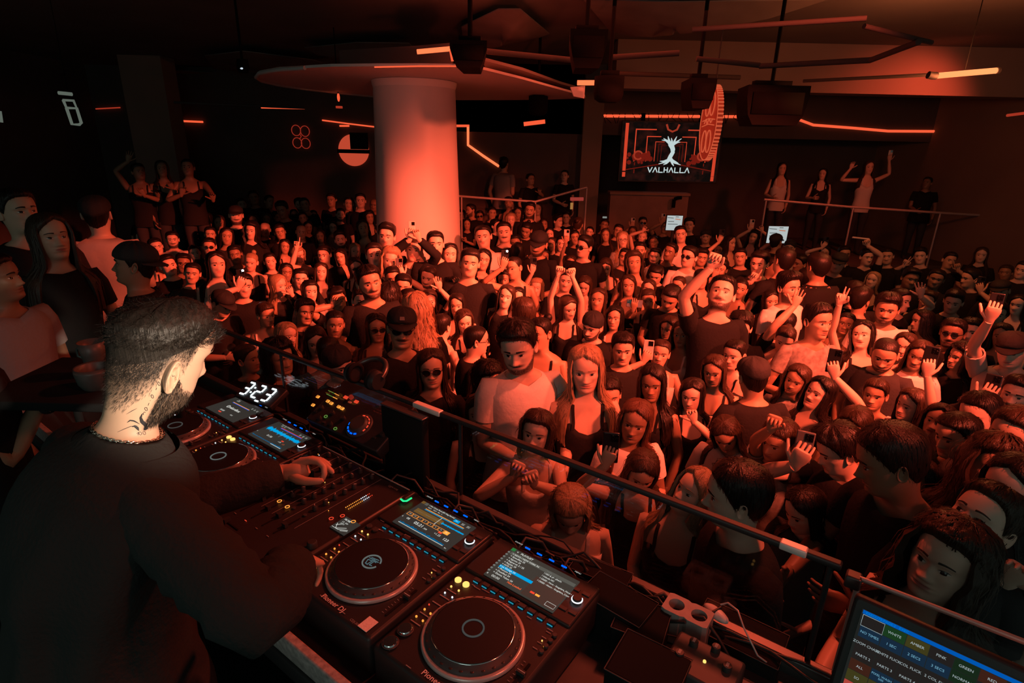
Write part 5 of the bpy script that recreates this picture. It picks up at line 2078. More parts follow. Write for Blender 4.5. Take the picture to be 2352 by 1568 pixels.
def player(u, w, kind, lab, seed):
    r = np.random.default_rng(seed)
    o = frame_ob('media_player', bp(u, w, ZTOP), EU, EW, EZ)
    b = MB()
    b.box((0, .075, -.056), (.326, .45, .108), bevel=.008)
    b.build('body', M_GEAR, o)
    # jog wheel
    j = empty('jog_wheel')
    j.parent = o
    b = MB()
    b.lathe((0, 0, .0), [(.1165, 0), (.1165, .006), (.112, .0095), (.108, .0085)], sides=72, caps=False)
    b.build('jog_ring', M_JRING, j)
    b = MB()
    b.lathe((0, 0, .002), [(.108, .006), (.106, .012), (.100, .015), (.0935, .022)], sides=72, caps=False)
    b.build('jog_skirt', M_GEAR2, j)
    for k in range(28):
        a = k / 28 * 2 * math.pi
        bb = MB()
        bb.lathe((.1015 * math.cos(a), .1015 * math.sin(a), .0155), [(.0048, 0), (.0030, .0008)], sides=8)
        bb.build('finger_dimple', M_GEAR, j)
    b = MB()
    b.lathe((0, 0, .022), [(.0935, .002), (.0925, .0035), (.0905, .0035)], sides=72, caps=False)
    b.build('platter_rim', M_CHROME, j)
    b = MB()
    b.lathe((0, 0, .022), [(.0905, .003), (.06, .0034), (.03, .0036), (.003, .0036)], sides=64)
    b.build('platter', M_JOG, j)
    b = MB()
    rg = emis('jog_ring_light', (.20, .23, .22), .55)
    rgd = emis('jog_ring_light_dim', (.09, .09, .085), .6)
    a_ = np.linspace(.35, 2 * math.pi - .0 if kind != 1 else 2 * math.pi - .25, 48) if kind == 1 else np.linspace(0, 2 * math.pi, 49)
    b.tube(np.stack([.0235 * np.cos(a_), .0235 * np.sin(a_), np.full(len(a_), .0262)], -1), .0022, 6, caps=kind == 1)
    b.build('centre_ring', rg if kind in (1, 2) else rgd, j)
    if kind == 1:
        b = MB()
        for seg in (((-.012, .010), (.012, .014)), ((.0, .012), (-.002, -.012)), ((-.014, .0), (-.008, -.014)), ((-.013, 0), (-.002, .002)), ((.004, .004), (.012, .004)),
                    ((.004, .004), (.004, -.012)), ((.004, -.012), (.012, -.010)), ((-.016, .006), (.016, .008)), ((-.010, -.013), (.0, -.014))):
            b.tube([(*seg[0], .0264), ((seg[0][0] + seg[1][0]) / 2, (seg[0][1] + seg[1][1]) / 2, .0264), (*seg[1], .0264)], .0013, 5)
        b.build('centre_logo', emis('logo_teal', (.10, .17, .19), .7), j)
    # display block
    b = MB()
    b.box((.0, .228, -.001), (.316, .150, .012), bevel=.004)
    b.build('display_block', M_GEAR, o)
    playlist_screen(o) if kind == 0 else wave_screen(o, kind)
    for k in range(9):
        cbox('hot_cue_light', -.104 + k * .0277, .132, .0145, .0018, .0022, E_TEAL, o)
        cbox('hot_cue_key', -.104 + k * .0277, .141, .019, .010, .004, M_GEAR2, o)
    for k in range(4):
        cbox('menu_light', -.07 + k * .0385, .3125, .0155, .0034, .003, E_LBLUE, o, .004)
    for x, t_ in ((-.112, 'SOURCE'), (.078, 'MENU')):
        text('label_text', t_, .0065, E_TXT, o, (x, .3125, .0085))
    # selector dial with a white ring
    b = MB()
    b.lathe((.133, .229, .004), [(.0115, 0), (.0115, .012), (.010, .014)], sides=24)
    b.build('selector_knob', M_KNOB, o)
    b = MB()
    a_ = np.linspace(-.9, math.pi + .9, 30) + math.pi
    b.tube(np.stack([.133 + .0128 * np.cos(a_), .229 + .0128 * np.sin(a_), np.full(30, .012)], -1), .0016, 6)
    b.build('selector_light', E_WH, o)
    for x, y in ((.112, .262), (.140, .262), (.118, .190), (.143, .192)):
        cbox('side_key', x, y, .020, .010, .005, M_GEAR2, o, .003)
    # loop and cue keys
    lit = kind == 0 or kind == 2
    for x in (-.143, -.117):
        cyl('loop_key', x, .111, .0088, .005, E_YEL if lit else M_GEAR2, o)
    for x, y, m_, q in ((-.142, .084, E_YEL, .0026), (-.118, .085, E_YEL, .0026), (-.140, .059, E_WH, .0022), (-.116, .059, E_WH, .0022), (-.189 + .045, .008, E_RD, .0018),
                        (-.142, -.009, E_OR, .0026), (-.122, -.010, E_OR, .0026), (-.142, -.036, E_OR, .0026), (-.121, -.036, E_OR, .0026), (.14, .075, E_OR, .0018), (.128, .085, E_YEL, .0016)):
        cyl('indicator', x, y, q, .003, m_, o, 8)
    for x, y in ((-.131, .073), (-.131, .048), (-.131, .022), (-.131, -.02), (-.131, -.05)):
        cbox('key_label', x, y, .030, .0026, .0006, M_PRINT, o)
    for y, nm in ((-.124, 'play_button'), (-.079, 'cue_button')):
        b = MB()
        b.lathe((-.133, y, 0), [(.0165, 0), (.0165, .006), (.0145, .008)], sides=28)
        b.build(nm, M_CHROME, o)
        b = MB()
        lite = kind == 1 and nm == 'cue_button'
        b.tube(np.stack([-.133 + .0178 * np.cos(th), y + .0178 * np.sin(th), np.full(33, .003)], -1), .0017, 6, caps=False)
        b.build('button_ring', E_OR if lite else M_GEAR2, o)
    # tempo slider
    cbox('slider_slot', .140, -.03, .006, .10, .001, M_BLACKM, o)
    cbox('slider_cap', .140, -.012, .019, .010, .010, M_KNOB, o)
    cbox('slider_mark', .140, -.012, .019, .0014, .0105, M_MARK, o)
    for k in range(11):
        cbox('scale_tick', .128, -.078 + k * .0096, .006, .0009, .0005, M_PRINT, o)
    for k in range(4):
        cyl('tempo_key', .143, .06 + k * .018, .0058, .005, M_GEAR2, o, 16)
        cbox('key_label', .126, .06 + k * .018, .012, .0016, .0005, M_PRINT, o)
    for k in range(14):
        cbox('fine_print', r.uniform(-.15, .15), r.choice([-.138, .122, .150, .098]) + r.uniform(-.004, .004), r.uniform(.008, .024), .0016, .0005, M_PRINT, o)
    text('brand_text', 'Pioneer DJ', .0195, mat('print_brand', (0.75, 0.68, 0.65), .5), o, (-.146 + .118, -.1335, .0007), bold=.0003) if False else \
        text('brand_text', 'Pioneer DJ', .0185, mat('print_brand', (0.75, 0.68, 0.65), .5), o, (-.027, -.1315, .0008), bold=.0002)
    text('model_text', 'CDJ-3000', .009, M_PRINT, o, (.085, -.138, .0008))
    tag(o, lab, 'media player', 'media players on the booth desk')
    return o


player(0, 0, 0, 'nearest media player, its screen showing a playlist with one blue row', 1)
player(-.342, .004, 1, 'media player showing an orange loop bar, left of the playlist player', 2)
player(-1.150, .03, 2, 'media player with a blue waveform beyond the mixer', 3)
player(-1.490, .045, 3, 'farthest media player with a dark logo screen near the clock', 4)
# sticker on the second player
b = MB()
b.box(bp(-.213, -.119, ZTOP + .0012), (.030, .036, .0016), AXB, bevel=.0006)
tag(b.build('paper_sticker', mat('sticker_pale', (0.75, 0.66, 0.62), .7, noise=.3, nscale=300)), 'small pale paper sticker on the loop-bar player', 'sticker')

# ---- mixer
mx = frame_ob('mixer', bp(-.748, .08, ZTOP), EU, EW, EZ)
b = MB()
b.box((0, 0, -.054), (.462, .47, .104), bevel=.008)
b.build('body', M_GEAR, mx)
kn = MB()
kn.lathe((0, 0, 0), [(.0078, 0), (.0074, .011), (.0055, .014), (.0050, .015)], sides=14)
kp = kn.build('knob', M_KNOB, mx)
km = MB()
km.box((0, .004, .0152), (.0016, .0085, .0012))
kmp = km.build('knob_mark', M_MARK, kp, smooth=False)
first = True
rk = np.random.default_rng(5)
for ci in range(6):
    for ri in range(7):
        if first:
            k_, m_ = kp, kmp
            first = False
        else:
            k_ = kp.copy()
            COL.objects.link(k_)
            m_ = kmp.copy()
            COL.objects.link(m_)
            m_.parent = k_
        k_.location = (-.205 + ci * .056, .205 - ri * .036, 0)
        k_.rotation_euler = (0, 0, rk.uniform(-1.8, 1.8))
for ci in range(6):
    cbox('fader_slot', -.205 + ci * .056, -.105, .004, .085, .001, M_BLACKM, mx)
    cbox('fader_cap', -.205 + ci * .056, -.125 + rk.uniform(0, .06), .016, .011, .012, M_KNOB, mx)
    cbox('fader_mark', -.205 + ci * .056, -.165, .010, .0016, .001, E_RD if ci in (1, 3) else M_PRINT, mx)
    cyl('cue_key', -.205 + ci * .056, -.046, .0055, .004, M_GEAR2, mx, 14)
    cbox('channel_line', -.177 + ci * .056, .06, .0009, .32, .0005, M_PRINT, mx)
for x, y in ((-.042, -.054), (.002, -.056)):
    b = MB()
    b.tube(np.stack([x + .0062 * np.cos(th), y + .0062 * np.sin(th), np.full(33, .004)], -1), .0012, 5, caps=False)
    b.build('cue_light', E_OR, mx)
for x in (.137, .150):
    for k in range(15):
        cyl('meter_light', x, .052 + k * .0064, .0016, .0016, E_OR if k < 9 else (E_WH if k < 13 else E_RD), mx, 6)
for k in range(7):
    for q in range(3):
        if rk.uniform() < .75:
            cyl('channel_light', -.19 + k * .05 + q * .008, .19 - k * .03 - q * .002, .0015, .0015, (E_OR, E_YEL, E_WH)[int(rk.integers(0, 3))], mx, 6)
for x, y, m_ in ((.165, .018, E_RD), (.242 - .03, .02, E_OR), (.15, -.01, E_RD)):
    b = MB()
    b.tube(np.stack([x + .006 * np.cos(th), y + .006 * np.sin(th), np.full(33, .003)], -1), .0011, 5, caps=False)
    b.build('ring_light', m_, mx)
# small effect display
cbox('effect_display', .208, -.006, .062, .058, .003, M_SCREEN, mx)
b = MB()
for p, q in (((.180, -.030), (.206, -.030)), ((.182, -.012), (.196, -.030)), ((.196, -.030), (.222, -.012)), ((.206, -.030), (.232, -.016)), ((.184, -.020), (.200, -.004)), ((.215, -.030), (.235, -.020))):
    b.tube([(*p, .0036), ((p[0] + q[0]) / 2, (p[1] + q[1]) / 2, .0036), (*q, .0036)], .0007, 4)
b.build('effect_graph', E_TXT, mx)
text('effect_text', 'FILTER', .0085, E_TXT, mx, (.184, .012, .0036), bold=.0002)
text('effect_text', '1/2  500', .0075, E_TXT, mx, (.186, .001, .0036))
cbox('effect_bar', .196, -.006, .016, .005, .0005, E_TXTD, mx, .0033)
b = MB()
b.lathe((.208, -.115, 0), [(.014, 0), (.0135, .014), (.011, .017)], sides=20)
b.build('effect_knob', M_KNOB, mx)
cbox('cross_fader_slot', -.06, -.20, .09, .004, .001, M_BLACKM, mx)
cbox('cross_fader_cap', -.075, -.20, .012, .018, .012, M_KNOB, mx)
text('model_text', 'DJM-V10', .011, M_PRINT, mx, (.15, .21, .0008))
b = MB()
b.box((0, .233, .001), (.44, .003, .003))
b.build('rear_edge', M_MARK, mx, smooth=False)
tag(mx, 'black six-channel mixer crowded with small knobs between the players', 'mixer')

# ---- green lit memory stick
us = frame_ob('memory_stick', bp(-.487, .272, ZTOP + .006), EU, EW, EZ)
b = MB()
b.box((0, 0, .012), (.016, .045, .010), bevel=.003)
b.build('shell', M_BLACK, us)
b = MB()
b.tube([[-.010, -.024, .010], [.004, -.027, .010], [.012, -.02, .010], [.0125, .0, .010]], .0026, 6)
b.build('light', E_GRN, us)
tag(us, 'memory stick glowing green at the back of the loop-bar player', 'memory stick')

# ---- tilted effect unit
tz = math.radians(28)
RY = EW * math.cos(tz) + EZ * math.sin(tz)
RZ = np.cross(EU, RY)
ro = np.array(atz(812, 948, 1.80))
rx = frame_ob('effect_unit', ro, EU, RY, RZ)
b = MB()
b.box((.02, .01, -.025), (.40, .215, .05), bevel=.006)
b.build('body', M_GEAR, rx)
def rp_(px, py):
    return inplane(px, py, ro, EU, RY, RZ)
for px, py in ((731, 912), (720, 931), (754, 922), (762, 927), (779, 935), (787, 939)):
    x, y = rp_(px, py)
    b = MB()
    b.box((x, y, .003), (.016, .012, .005), bevel=.002)
    k_ = b.build('pad', E_OR, rx)
    b = MB()
    for q in (-.0025, .0025):
        b.box((x, y + q, .0058), (.010, .0018, .0004))
    b.build('pad_print', M_BLACKM, rx, smooth=False)
for px, py, w_ in ((795, 913, .02), (819, 923, .018)):
    x, y = rp_(px, py)
    cbox('lit_key', x, y, w_, .012, .004, E_RD, rx)
x, y = rp_(808, 914)
cyl('lit_knob', x, y, .009, .012, emis('knob_red_dim', (1, .06, .03), .25), rx, 18)
x, y = rp_(804, 924)
text('tempo_digits', '124', .013, emis('digits_red', (1, .10, .06), .9), rx, (x, y, .002), align='CENTER')
for k in range(12):
    for row in (0, 1):
        x, y = rp_(755 + k * 2.1 - row * 4, 897 + k * 1.0 + row * 8)
        cyl('level_light', x, y, .0017, .002, E_LIME if k < 7 else E_OR, rx, 6)
dx0, dy0 = rp_(826, 978)
b = MB()
b.lathe((dx0, dy0, 0), [(.052, 0), (.052, .004), (.044, .006), (.036, .006), (.034, .016), (.028, .019)], sides=40)
b.build('dial', M_GEAR2, rx)
for k in range(5):
    a = math.radians(200 + k * 25 - 5)
    b = MB()
    b.box((dx0 + .041 * math.cos(a), dy0 + .041 * math.sin(a), .008), (.005, .010, .003), ax=[(math.cos(a), math.sin(a), 0), (-math.sin(a), math.cos(a), 0), (0, 0, 1)])
    b.build('dial_light', E_LBLUE, rx, smooth=False)
for k in range(6):
    a = math.radians(-15 + k * 24)
    b = MB()
    b.box((dx0 + .041 * math.cos(a), dy0 + .041 * math.sin(a), .008), (.003, .010, .003), ax=[(math.cos(a), math.sin(a), 0), (-math.sin(a), math.cos(a), 0), (0, 0, 1)])
    b.build('dial_light', E_RD, rx, smooth=False)
for px, py in ((749, 957), (771, 985)):
    x, y = rp_(px, py)
    b = MB()
    b.tube(np.stack([x + .007 * np.cos(th), y + .0055 * np.sin(th), np.full(33, .003)], -1), .0013, 5, caps=False)
    b.build('key_light', E_LIME, rx)
for px, py in ((740, 938), (765, 950), (790, 962), (735, 962), (760, 975), (880, 1000), (900, 985)):
    x, y = rp_(px, py)
    cyl('knob', x, y, .009, .014, M_KNOB, rx, 16)
for px, py in ((725, 945), (745, 970), (860, 1005), (905, 1000), (870, 930)):
    x, y = rp_(px, py)
    cbox('key', x, y, .014, .008, .004, M_GEAR2, rx)
for x in (-.15, .19):
    b = MB()
    b.tube([[x, -.06, -.05], [x, -.08, -.10], [x, -.09, -.16]], .008, 6)
    b.build('stand_leg', M_BLACK, rx)
tag(rx, 'tilted black effect unit with orange pads and a big blue-lit dial', 'effect unit')

# black case behind the unit and the headphones resting on it
cs = empty('equipment_case', bp(-.715, .43, ZDESK))
b = MB()
b.box(np.array([0, 0, .15]) + EU * .05, (.20, .03, .30), AXB, bevel=.006)
b.build('shell', M_BLACKM, cs)
b = MB()
b.box(np.array([0, 0, .303]) + EU * .05, (.202, .032, .006), AXB, bevel=.002)
b.build('lid_edge', M_GUN, cs)
tag(cs, 'black upright equipment case behind the mixer at the glass', 'case')
hp0 = np.array(at(838, 862, 2.02))
hp = frame_ob('headphones', hp0, EU, RY, RZ)
b = MB()
a_ = np.linspace(.15, math.pi - .15, 18)
b.tube(np.stack([.075 * np.cos(a_), .085 * np.sin(a_), 0 * a_], -1), .010, 8)
b.build('headband', M_GUN, hp)
for s_ in (-1, 1):
    b = MB()
    b.lathe((s_ * .078, -.004, 0), [(.030, 0), (.036, .010), (.036, .024), (.026, .032)], axis=(-s_, 0, 0), sides=20)
    k_ = b.build('ear_cup', M_BLACK, hp)
    b = MB()
    b.tube(np.stack([np.full(33, s_ * .048), -.004 + .030 * np.cos(th), .030 * np.sin(th)], -1), .009, 6, caps=False)
    b.build('cushion', M_BLACKM, k_)
tag(hp, 'dark headphones propped behind the effect unit', 'headphones')

# ---- clock
ca = math.radians(8)
CX = nrm(EU * math.cos(ca) + EW * math.sin(ca))
ct = math.radians(24)
CYf = EW * math.cos(ca) - EU * math.sin(ca)
CY = CYf * math.cos(ct) + EZ * math.sin(ct)
CZv = np.cross(CX, CY)
co = np.array(atz(598, 901, 1.745))
ck = frame_ob('digital_clock', co, CX, CY, CZv)
b = MB()
b.box((0, 0, -.014), (.22, .105, .026), bevel=.005)
b.build('housing', M_BLACK, ck)
SEG = {'3': 'abgcd', '2': 'abged', ':': ''}
def digit(x, ch, h=.066, w=.032, t=.0072):
    b = MB()
    S7 = {'a': ((0, h), (w, h)), 'b': ((w, h), (w, h / 2)), 'c': ((w, h / 2), (w, 0)), 'd': ((0, 0), (w, 0)), 'e': ((0, 0), (0, h / 2)), 'f': ((0, h / 2), (0, h)), 'g': ((0, h / 2), (w, h / 2))}
    if ch == ':':
        for y in (h * .3, h * .7):
            b.box((x, y - h / 2, .002), (t, t, .002))
    else:
        for s_ in SEG[ch]:
            (x0, y0), (x1, y1) = S7[s_]
            hor = y0 == y1
            b.box((x + (x0 + x1) / 2, (y0 + y1) / 2 - h / 2, .002), (abs(x1 - x0) * .8 + (0 if hor else t), abs(y1 - y0) * .82 + (t if hor else 0), .002))
    b.build('clock_digit', E_TCL, ck, smooth=False)
digit(-.095, '3'); digit(-.0445, ':'); digit(-.026, '2'); digit(.036, '3')
bars('clock_mark', [(.02, -.046, .034, -.046)], E_TCL, .006, ck)
b = MB()
b.tube([[0, .03, -.028], [0, .02, -.06], [0, .01, -.11]], .01, 6)
b.build('foot', M_BLACK, ck)
tag(ck, 'digital clock with white numerals reading 3:23', 'clock')

# ---- cables strewn along the back of the desk
M_CABLE = mat('cable_black', (0.03, 0.028, 0.028), 0.42)
for k in range(26):
    u0 = rk.uniform(-1.5, .35)
    L = rk.uniform(.25, .75)
    n = 14
    t_ = np.linspace(0, 1, n)
    w_ = rk.uniform(.34, .43) + .03 * noise1(n, rk, 2) + .02 * np.sin(t_ * rk.uniform(3, 7))
    z_ = 1.612 + .05 * np.abs(noise1(n, rk, 2)) * rk.uniform(.3, 1.6) + .03 * np.sin(t_ * math.pi) * rk.uniform(0, 1.5)
    b = MB()
    b.tube([bp(u0 + L * q, min(w, .445), z) for q, w, z in zip(t_, w_, z_)], rk.uniform(.003, .0055), 6)
    tag(b.build('cable', M_CABLE), 'black cable tangled along the back of the booth desk under the glass', 'cable', 'cables behind the players')
for k, (u0, uw_) in enumerate(((-.35, .02), (-.10, .03), (.04, .02), (-1.1, .02), (-.62, .04))):
    b = MB()
    b.tube([bp(u0, .31, 1.70), bp(u0, .345, 1.715), bp(u0 + uw_, .385, 1.69), bp(u0 + uw_ * 2, .40, 1.63), bp(u0 + uw_ * 5, .41, 1.615)], .0042, 8)
    tag(b.build('plug_lead', M_CABLE), 'short lead plugged into the back of a player', 'cable', 'leads at the backs of the players')

# ---- clutter to the right of the players
M_CASE = mat('case_pale_worn', (0.36, 0.30, 0.28), .6, noise=.3, nscale=40)
b = MB()
th2 = np.linspace(0, 2 * math.pi, 24, endpoint=False)
hb_ = frame_ob('two_hole_holder', atz(1580, 1400, 1.69), EU, EW, EZ)
R_ = []
sq = []
for (cx, cy) in ((-.028, 0), (.028, 0)):
    ring_in = np.stack([cx + .019 * np.cos(th2), cy + .019 * np.sin(th2)], -1)
    q = np.maximum(np.abs(np.cos(th2)) / .028, np.abs(np.sin(th2)) / .032)
    ring_out = np.stack([cx + np.cos(th2) / q, cy + np.sin(th2) / q], -1)
    zz = np.zeros((24, 1))
    b.grid(np.stack([np.hstack([ring_in, zz - .09]), np.hstack([ring_in, zz]), np.hstack([ring_out, zz]), np.hstack([ring_out, zz - .09])]), cv=True, flip=True)
b.build('holder_body', M_CASE, hb_, smooth=False)
tag(hb_, 'small box with two round holes on the desk beside the glass', 'holder')
ov = frame_ob('pale_oval_case', atz(1645, 1408, 1.67), nrm(EU + EW * -.4), nrm(EW + EU * .4), EZ)
b = MB()
b.ellip((0, 0, 0), (.036, .016, .012), 8, 18)
b.build('shell', mat('pale_plastic', (.7, .62, .58), .35), ov)
b = MB()
b.box((0, 0, .006), (.006, .034, .016), bevel=.002)
b.build('strap', M_BLACK, ov)
tag(ov, 'small pale oval case crossed by a dark strap near the glass', 'case')
b = MB()
b.tube([atz(1655, 1388, 1.70), atz(1672, 1384, 1.71), atz(1695, 1402, 1.71), atz(1708, 1440, 1.70), atz(1740, 1505, 1.66), atz(1760, 1520, 1.64)], .0022, 6)
tag(b.build('thin_cable', M_RAIL), 'thin pale cable arching over the right end of the desk', 'cable')
for px, py, z, s, yaw_, lab in ((1380, 1310, 1.66, (.16, .07, .10), 6, 'low black box behind the playlist player'), (1420, 1372, 1.69, (.17, .10, .14), -4, 'black box right of the playlist player'),
                           (1475, 1420, 1.68, (.12, .12, .12), 10, 'black cube box behind the dark open tray'), (1700, 1450, 1.64, (.20, .12, .07), 0, 'flat black box near the arching cable'),
                           (1490, 1525, 1.70, (.15, .13, .05), 3, 'dark open tray at the bottom picture edge')):
    c = atz(px, py, z)
    ya = math.radians(yaw_)
    X2 = EU * math.cos(ya) + EW * math.sin(ya)
    Y2 = EW * math.cos(ya) - EU * math.sin(ya)
    o = frame_ob('equipment_box', (c[0], c[1], z), X2, Y2, EZ)
    b = MB()
    b.box((0, 0, -s[2] / 2), s, bevel=.005)
    b.build('shell', M_BLACKM, o)
    b = MB()
    hx, hy = s[0] / 2, s[1] / 2
    b.tube([[-hx, -hy, .0], [hx, -hy, 0], [hx, hy, 0], [-hx, hy, 0], [-hx, -hy, 0]], .0018, 4, caps=False)
    b.build('edge_strip', M_GEAR2, o)
    tag(o, lab, 'box', 'dark boxes right of the players')
pd_ = frame_ob('foot_pedal', atz(1618, 1520, 1.69), EU, EW, EZ)
b = MB()
b.box((0, 0, -.03), (.15, .11, .06), bevel=.006)
b.build('shell', M_GEAR2, pd_)
for x, y in ((-.035, .03), (.045, .01), (.01, .045), (-.05, -.02)):
    cyl('knob', x, y, .010, .014, M_KNOB, pd_, 16)
    cbox('knob_top', x, y, .006, .012, .001, M_PRINT, pd_, .0142)
cyl('lamp', 0, .0, .0036, .004, E_YEL, pd_, 10)
tag(pd_, 'small control box with knobs and one amber lamp', 'control box')

# ---- lighting console with its touch screen
ang_ = math.radians(-5)
LX = nrm(EU * math.cos(ang_) + EW * math.sin(ang_))
LYf = nrm(EW * math.cos(ang_) - EU * math.sin(ang_))
tt = math.radians(72)
LD = -LYf * math.cos(tt) - EZ * math.sin(tt)      # downwards on the screen
lo0 = np.array(atz(1985, 1400, 1.95))
ls = frame_ob('lighting_screen', lo0, LX, -LD, np.cross(LX, -LD))
b = MB()
b.box((.16, -.11, -.013), (.36, .26, .022), bevel=.006)
b.build('housing', M_BLACK, ls)
b = MB()
b.box((.16, -.11, -.0006), (.326, .222, .001))
b.build('display', mat('lighting_display', (0.01, 0.01, 0.01), .2, emit=(.010, .011, .010), estr=1.0), ls, smooth=False)
UB = {'b': emis('cell_blue', (.008, .022, .045), 1.0), 'g': emis('cell_green', (.010, .040, .012), 1.0), 'y': emis('cell_olive', (.045, .040, .010), 1.0), 'r': emis('cell_maroon', (.045, .014, .008), 1.0),
      'R': emis('cell_red', (.42, .055, .04), 1.0), 'k': emis('cell_dark', (.016, .013, .012), 1.0), 'd': emis('cell_dgreen', (.008, .020, .009), 1.0), 'B': emis('bar_blue', (.0, .09, .42), 1.0)}
E_CT = emis('cell_text', (.36, .44, .46), 1.0)
E_CTB = emis('cell_text_blue', (.16, .40, .55), 1.0)
cw, chh = .0345, .0215
cbox('title_bar', .16, -.0035, .322, .007, .0006, UB['B'], ls)
text('title_text', 'EXECUTE:PAGE:2   EXEC', .0062, emis('title_blue', (.0, .2, .62), 1.0), ls, (.004, -.0035, .0012))
GRID = [['k:', 'g:WHITE', 'y:AMBER', 'k:PINK', 'd:GREEN', 'r:RED', 'k:BLUE'], ['b:NO TIMES', 'b:1 SEC', 'b:2 SECS', 'b:3 SECS', 'd:NORMAL', 'k:CYAN', 'k:'],
        ['k:ZOOM CHASE', 'k:WHITE FLICK', 'k:COL FLICK', 'k:2 COL FX', 'k:', 'k:', 'k:'], ['k:PARTS 2', 'k:PARTS 3', 'k:PARTS 4', 'k:', 'k:', 'k:', 'k:'],
        ['r:ALL', 'b:PIXEL WASH\n500', 'b:INTENSITY', 'k:', 'k:', 'k:', 'k:'], ['y:SO', 'y:', 'k:', 'k:', 'k:', 'k:', 'k:'], ['R:BPM', 'k:', 'k:', 'k:', 'k:', 'k:', 'k:']]
for r_i, row in enumerate(GRID):
    for c_i, q in enumerate(row):
        m_, t_ = q.split(':')
        x, y = .001 + cw * (c_i + .5), -.0075 - chh * (r_i + .5)
        cbox('cell', x, y, cw * .97, chh * .95, .0005, UB[m_], ls)
        if t_:
            text('cell_text', t_, .0066 if '\n' not in t_ else .0056, E_CTB if m_ == 'b' else E_CT, ls, (x, y, .0012), align='CENTER')
b = MB()
b.tube([[.001, -.008, .001], [.001 + cw, -.008, .001], [.001 + cw, -.0075 - chh, .001], [.001, -.0075 - chh, .001], [.001, -.008, .001]], .0004, 4, caps=False)
b.build('cell_outline', E_CT, ls)
b = MB()
b.tube([[.16, -.2, -.03], [.16, -.25, -.05], [.16, -.36, -.06]], .018, 8)
b.build('stand', M_BLACK, ls)
tag(ls, 'lighting desk touch screen with a grid of coloured named cells', 'screen')
lc = frame_ob('lighting_console', bp(.95, .08, ZDESK), LX, LYf, EZ)
b = MB()
b.box((0, 0, .04), (.55, .42, .08), bevel=.008)
b.build('body', M_GEAR, lc)
for k in range(10):
    cbox('fader_slot', -.22 + k * .045, -.10, .004, .10, .0008, M_BLACKM, lc, .08)
    cbox('fader_cap', -.22 + k * .045, -.12, .016, .02, .012, M_KNOB, lc, .08)
    cbox('key', -.22 + k * .045, .02, .02, .012, .006, M_GEAR2, lc, .08)
    cbox('key', -.22 + k * .045, .06, .02, .012, .006, M_GEAR2, lc, .08)
tag(lc, 'black lighting console with faders under the touch screen', 'console')
# ------------------------------------------------------------------ the performer at the mixer
from mathutils.bvhtree import BVHTree
rd = np.random.default_rng(21)
DJS = Shape(False, rd, yaw=math.radians(-4), pitch=math.radians(10), roll=math.radians(-3), width=1.12)
DJS.face.nose, DJS.face.fat, DJS.face.jaw, DJS.face.wid = 1.0, 1.1, 1.06, 1.05
RHO = math.atan2(.588, -.809)
DSC = 1.03
HEADW = at(364, 822, 1.27)


def dj_lean(P):
    P = np.asarray(P, float).copy()
    t = np.clip((P[..., 2] - .95) / .6, 0, 1.15)
    P[..., 1] -= .17 * t ** 1.3
    P[..., 2] -= .02 * t
    return P


_hc = dj_lean(DJS.poseh(np.array([0, -.01, CHIN + HH * .5]))) * DSC
_c, _s = math.cos(RHO), math.sin(RHO)
DROOT = np.array([HEADW[0] - (_c * _hc[0] - _s * _hc[1]), HEADW[1] - (_s * _hc[0] + _c * _hc[1]), HEADW[2] - _hc[2]])


def d_local(pw):
    v = np.asarray(pw, float) - DROOT
    return np.stack([_c * v[..., 0] + _s * v[..., 1], -_s * v[..., 0] + _c * v[..., 1], v[..., 2]], -1) / DSC


def d_world(pl):
    v = np.asarray(pl, float) * DSC
    return np.stack([_c * v[..., 0] - _s * v[..., 1], _s * v[..., 0] + _c * v[..., 1], v[..., 2]], -1) + DROOT


def d_fin(m):
    for k in range(len(m.v)):
        m.v[k] = m.v[k] * DSC
    return m


dj = empty('person', DROOT, RHO)
# body: finer grid than the crowd
ph = np.radians(np.concatenate([np.arange(0, 60, 2.5), np.arange(60, 180, 4), [180]]))
ph = np.concatenate([ph, 2 * np.pi - ph[-2:0:-1]])
hz = np.concatenate([np.arange(-.15, 0, .03), np.arange(0, .62, .011), np.arange(.63, .99, .03), [.996]])
z = np.concatenate([TZ_HI, CHIN + HH * hz])
Z, Pp = np.meshgrid(z, ph, indexing='ij')
V = DJS.surf(Z, Pp)
hh = (Z - CHIN) / HH
pd = np.degrees(np.where(Pp > np.pi, 2 * np.pi - Pp, Pp))
xx = V[..., 0]
lip = np.clip(1.35 - ((xx / .0225) ** 2 + ((hh - .217) / .036) ** 2), 0, 1) * (pd < 60)
jawl = np.interp(pd, [0, 30, 60, 78, 90, 96], [.17, .2, .30, .44, .46, .40])
bd = np.clip((jawl - hh) / .06, 0, 1) * np.clip((hh + .10) / .10, 0, 1) * np.clip((98 - pd) / 10, 0, 1)
mo = np.clip(1.6 - np.abs(xx) / .030, 0, 1) * np.clip(1.8 - ((hh - .272) / .022) ** 2, 0, 1) * (pd < 60)
beard = np.clip(np.maximum(bd, mo), 0, 1) * (lip < .5)
fade0 = np.interp(pd, [0, 62, 70, 95, 110, 140, 180], [.9, .80, .42, .50, .26, .10, .06])
fade = np.clip((hh - fade0) / np.interp(pd, [60, 100, 180], [.20, .24, .34]), 0, 1) * np.clip((pd - 60) / 8, 0, 1)
topm = np.clip((hh - np.interp(pd, [0, 50, 65, 90, 180], [.80, .78, .70, .68, .60])) / .05, 0, 1)
st_ = np.clip(np.maximum.reduce([beard * .72, fade * .95, topm]), 0, 1)
V = dj_lean(DJS.pose(V))
mb = MB()
mb.grid(V, cv=True, tint=np.stack([lip, st_, 0 * st_], -1).reshape(-1, 3))
mb.fan(V[-1], 0, tint=np.tile([[0, 1, 0]], (V.shape[1], 1)))
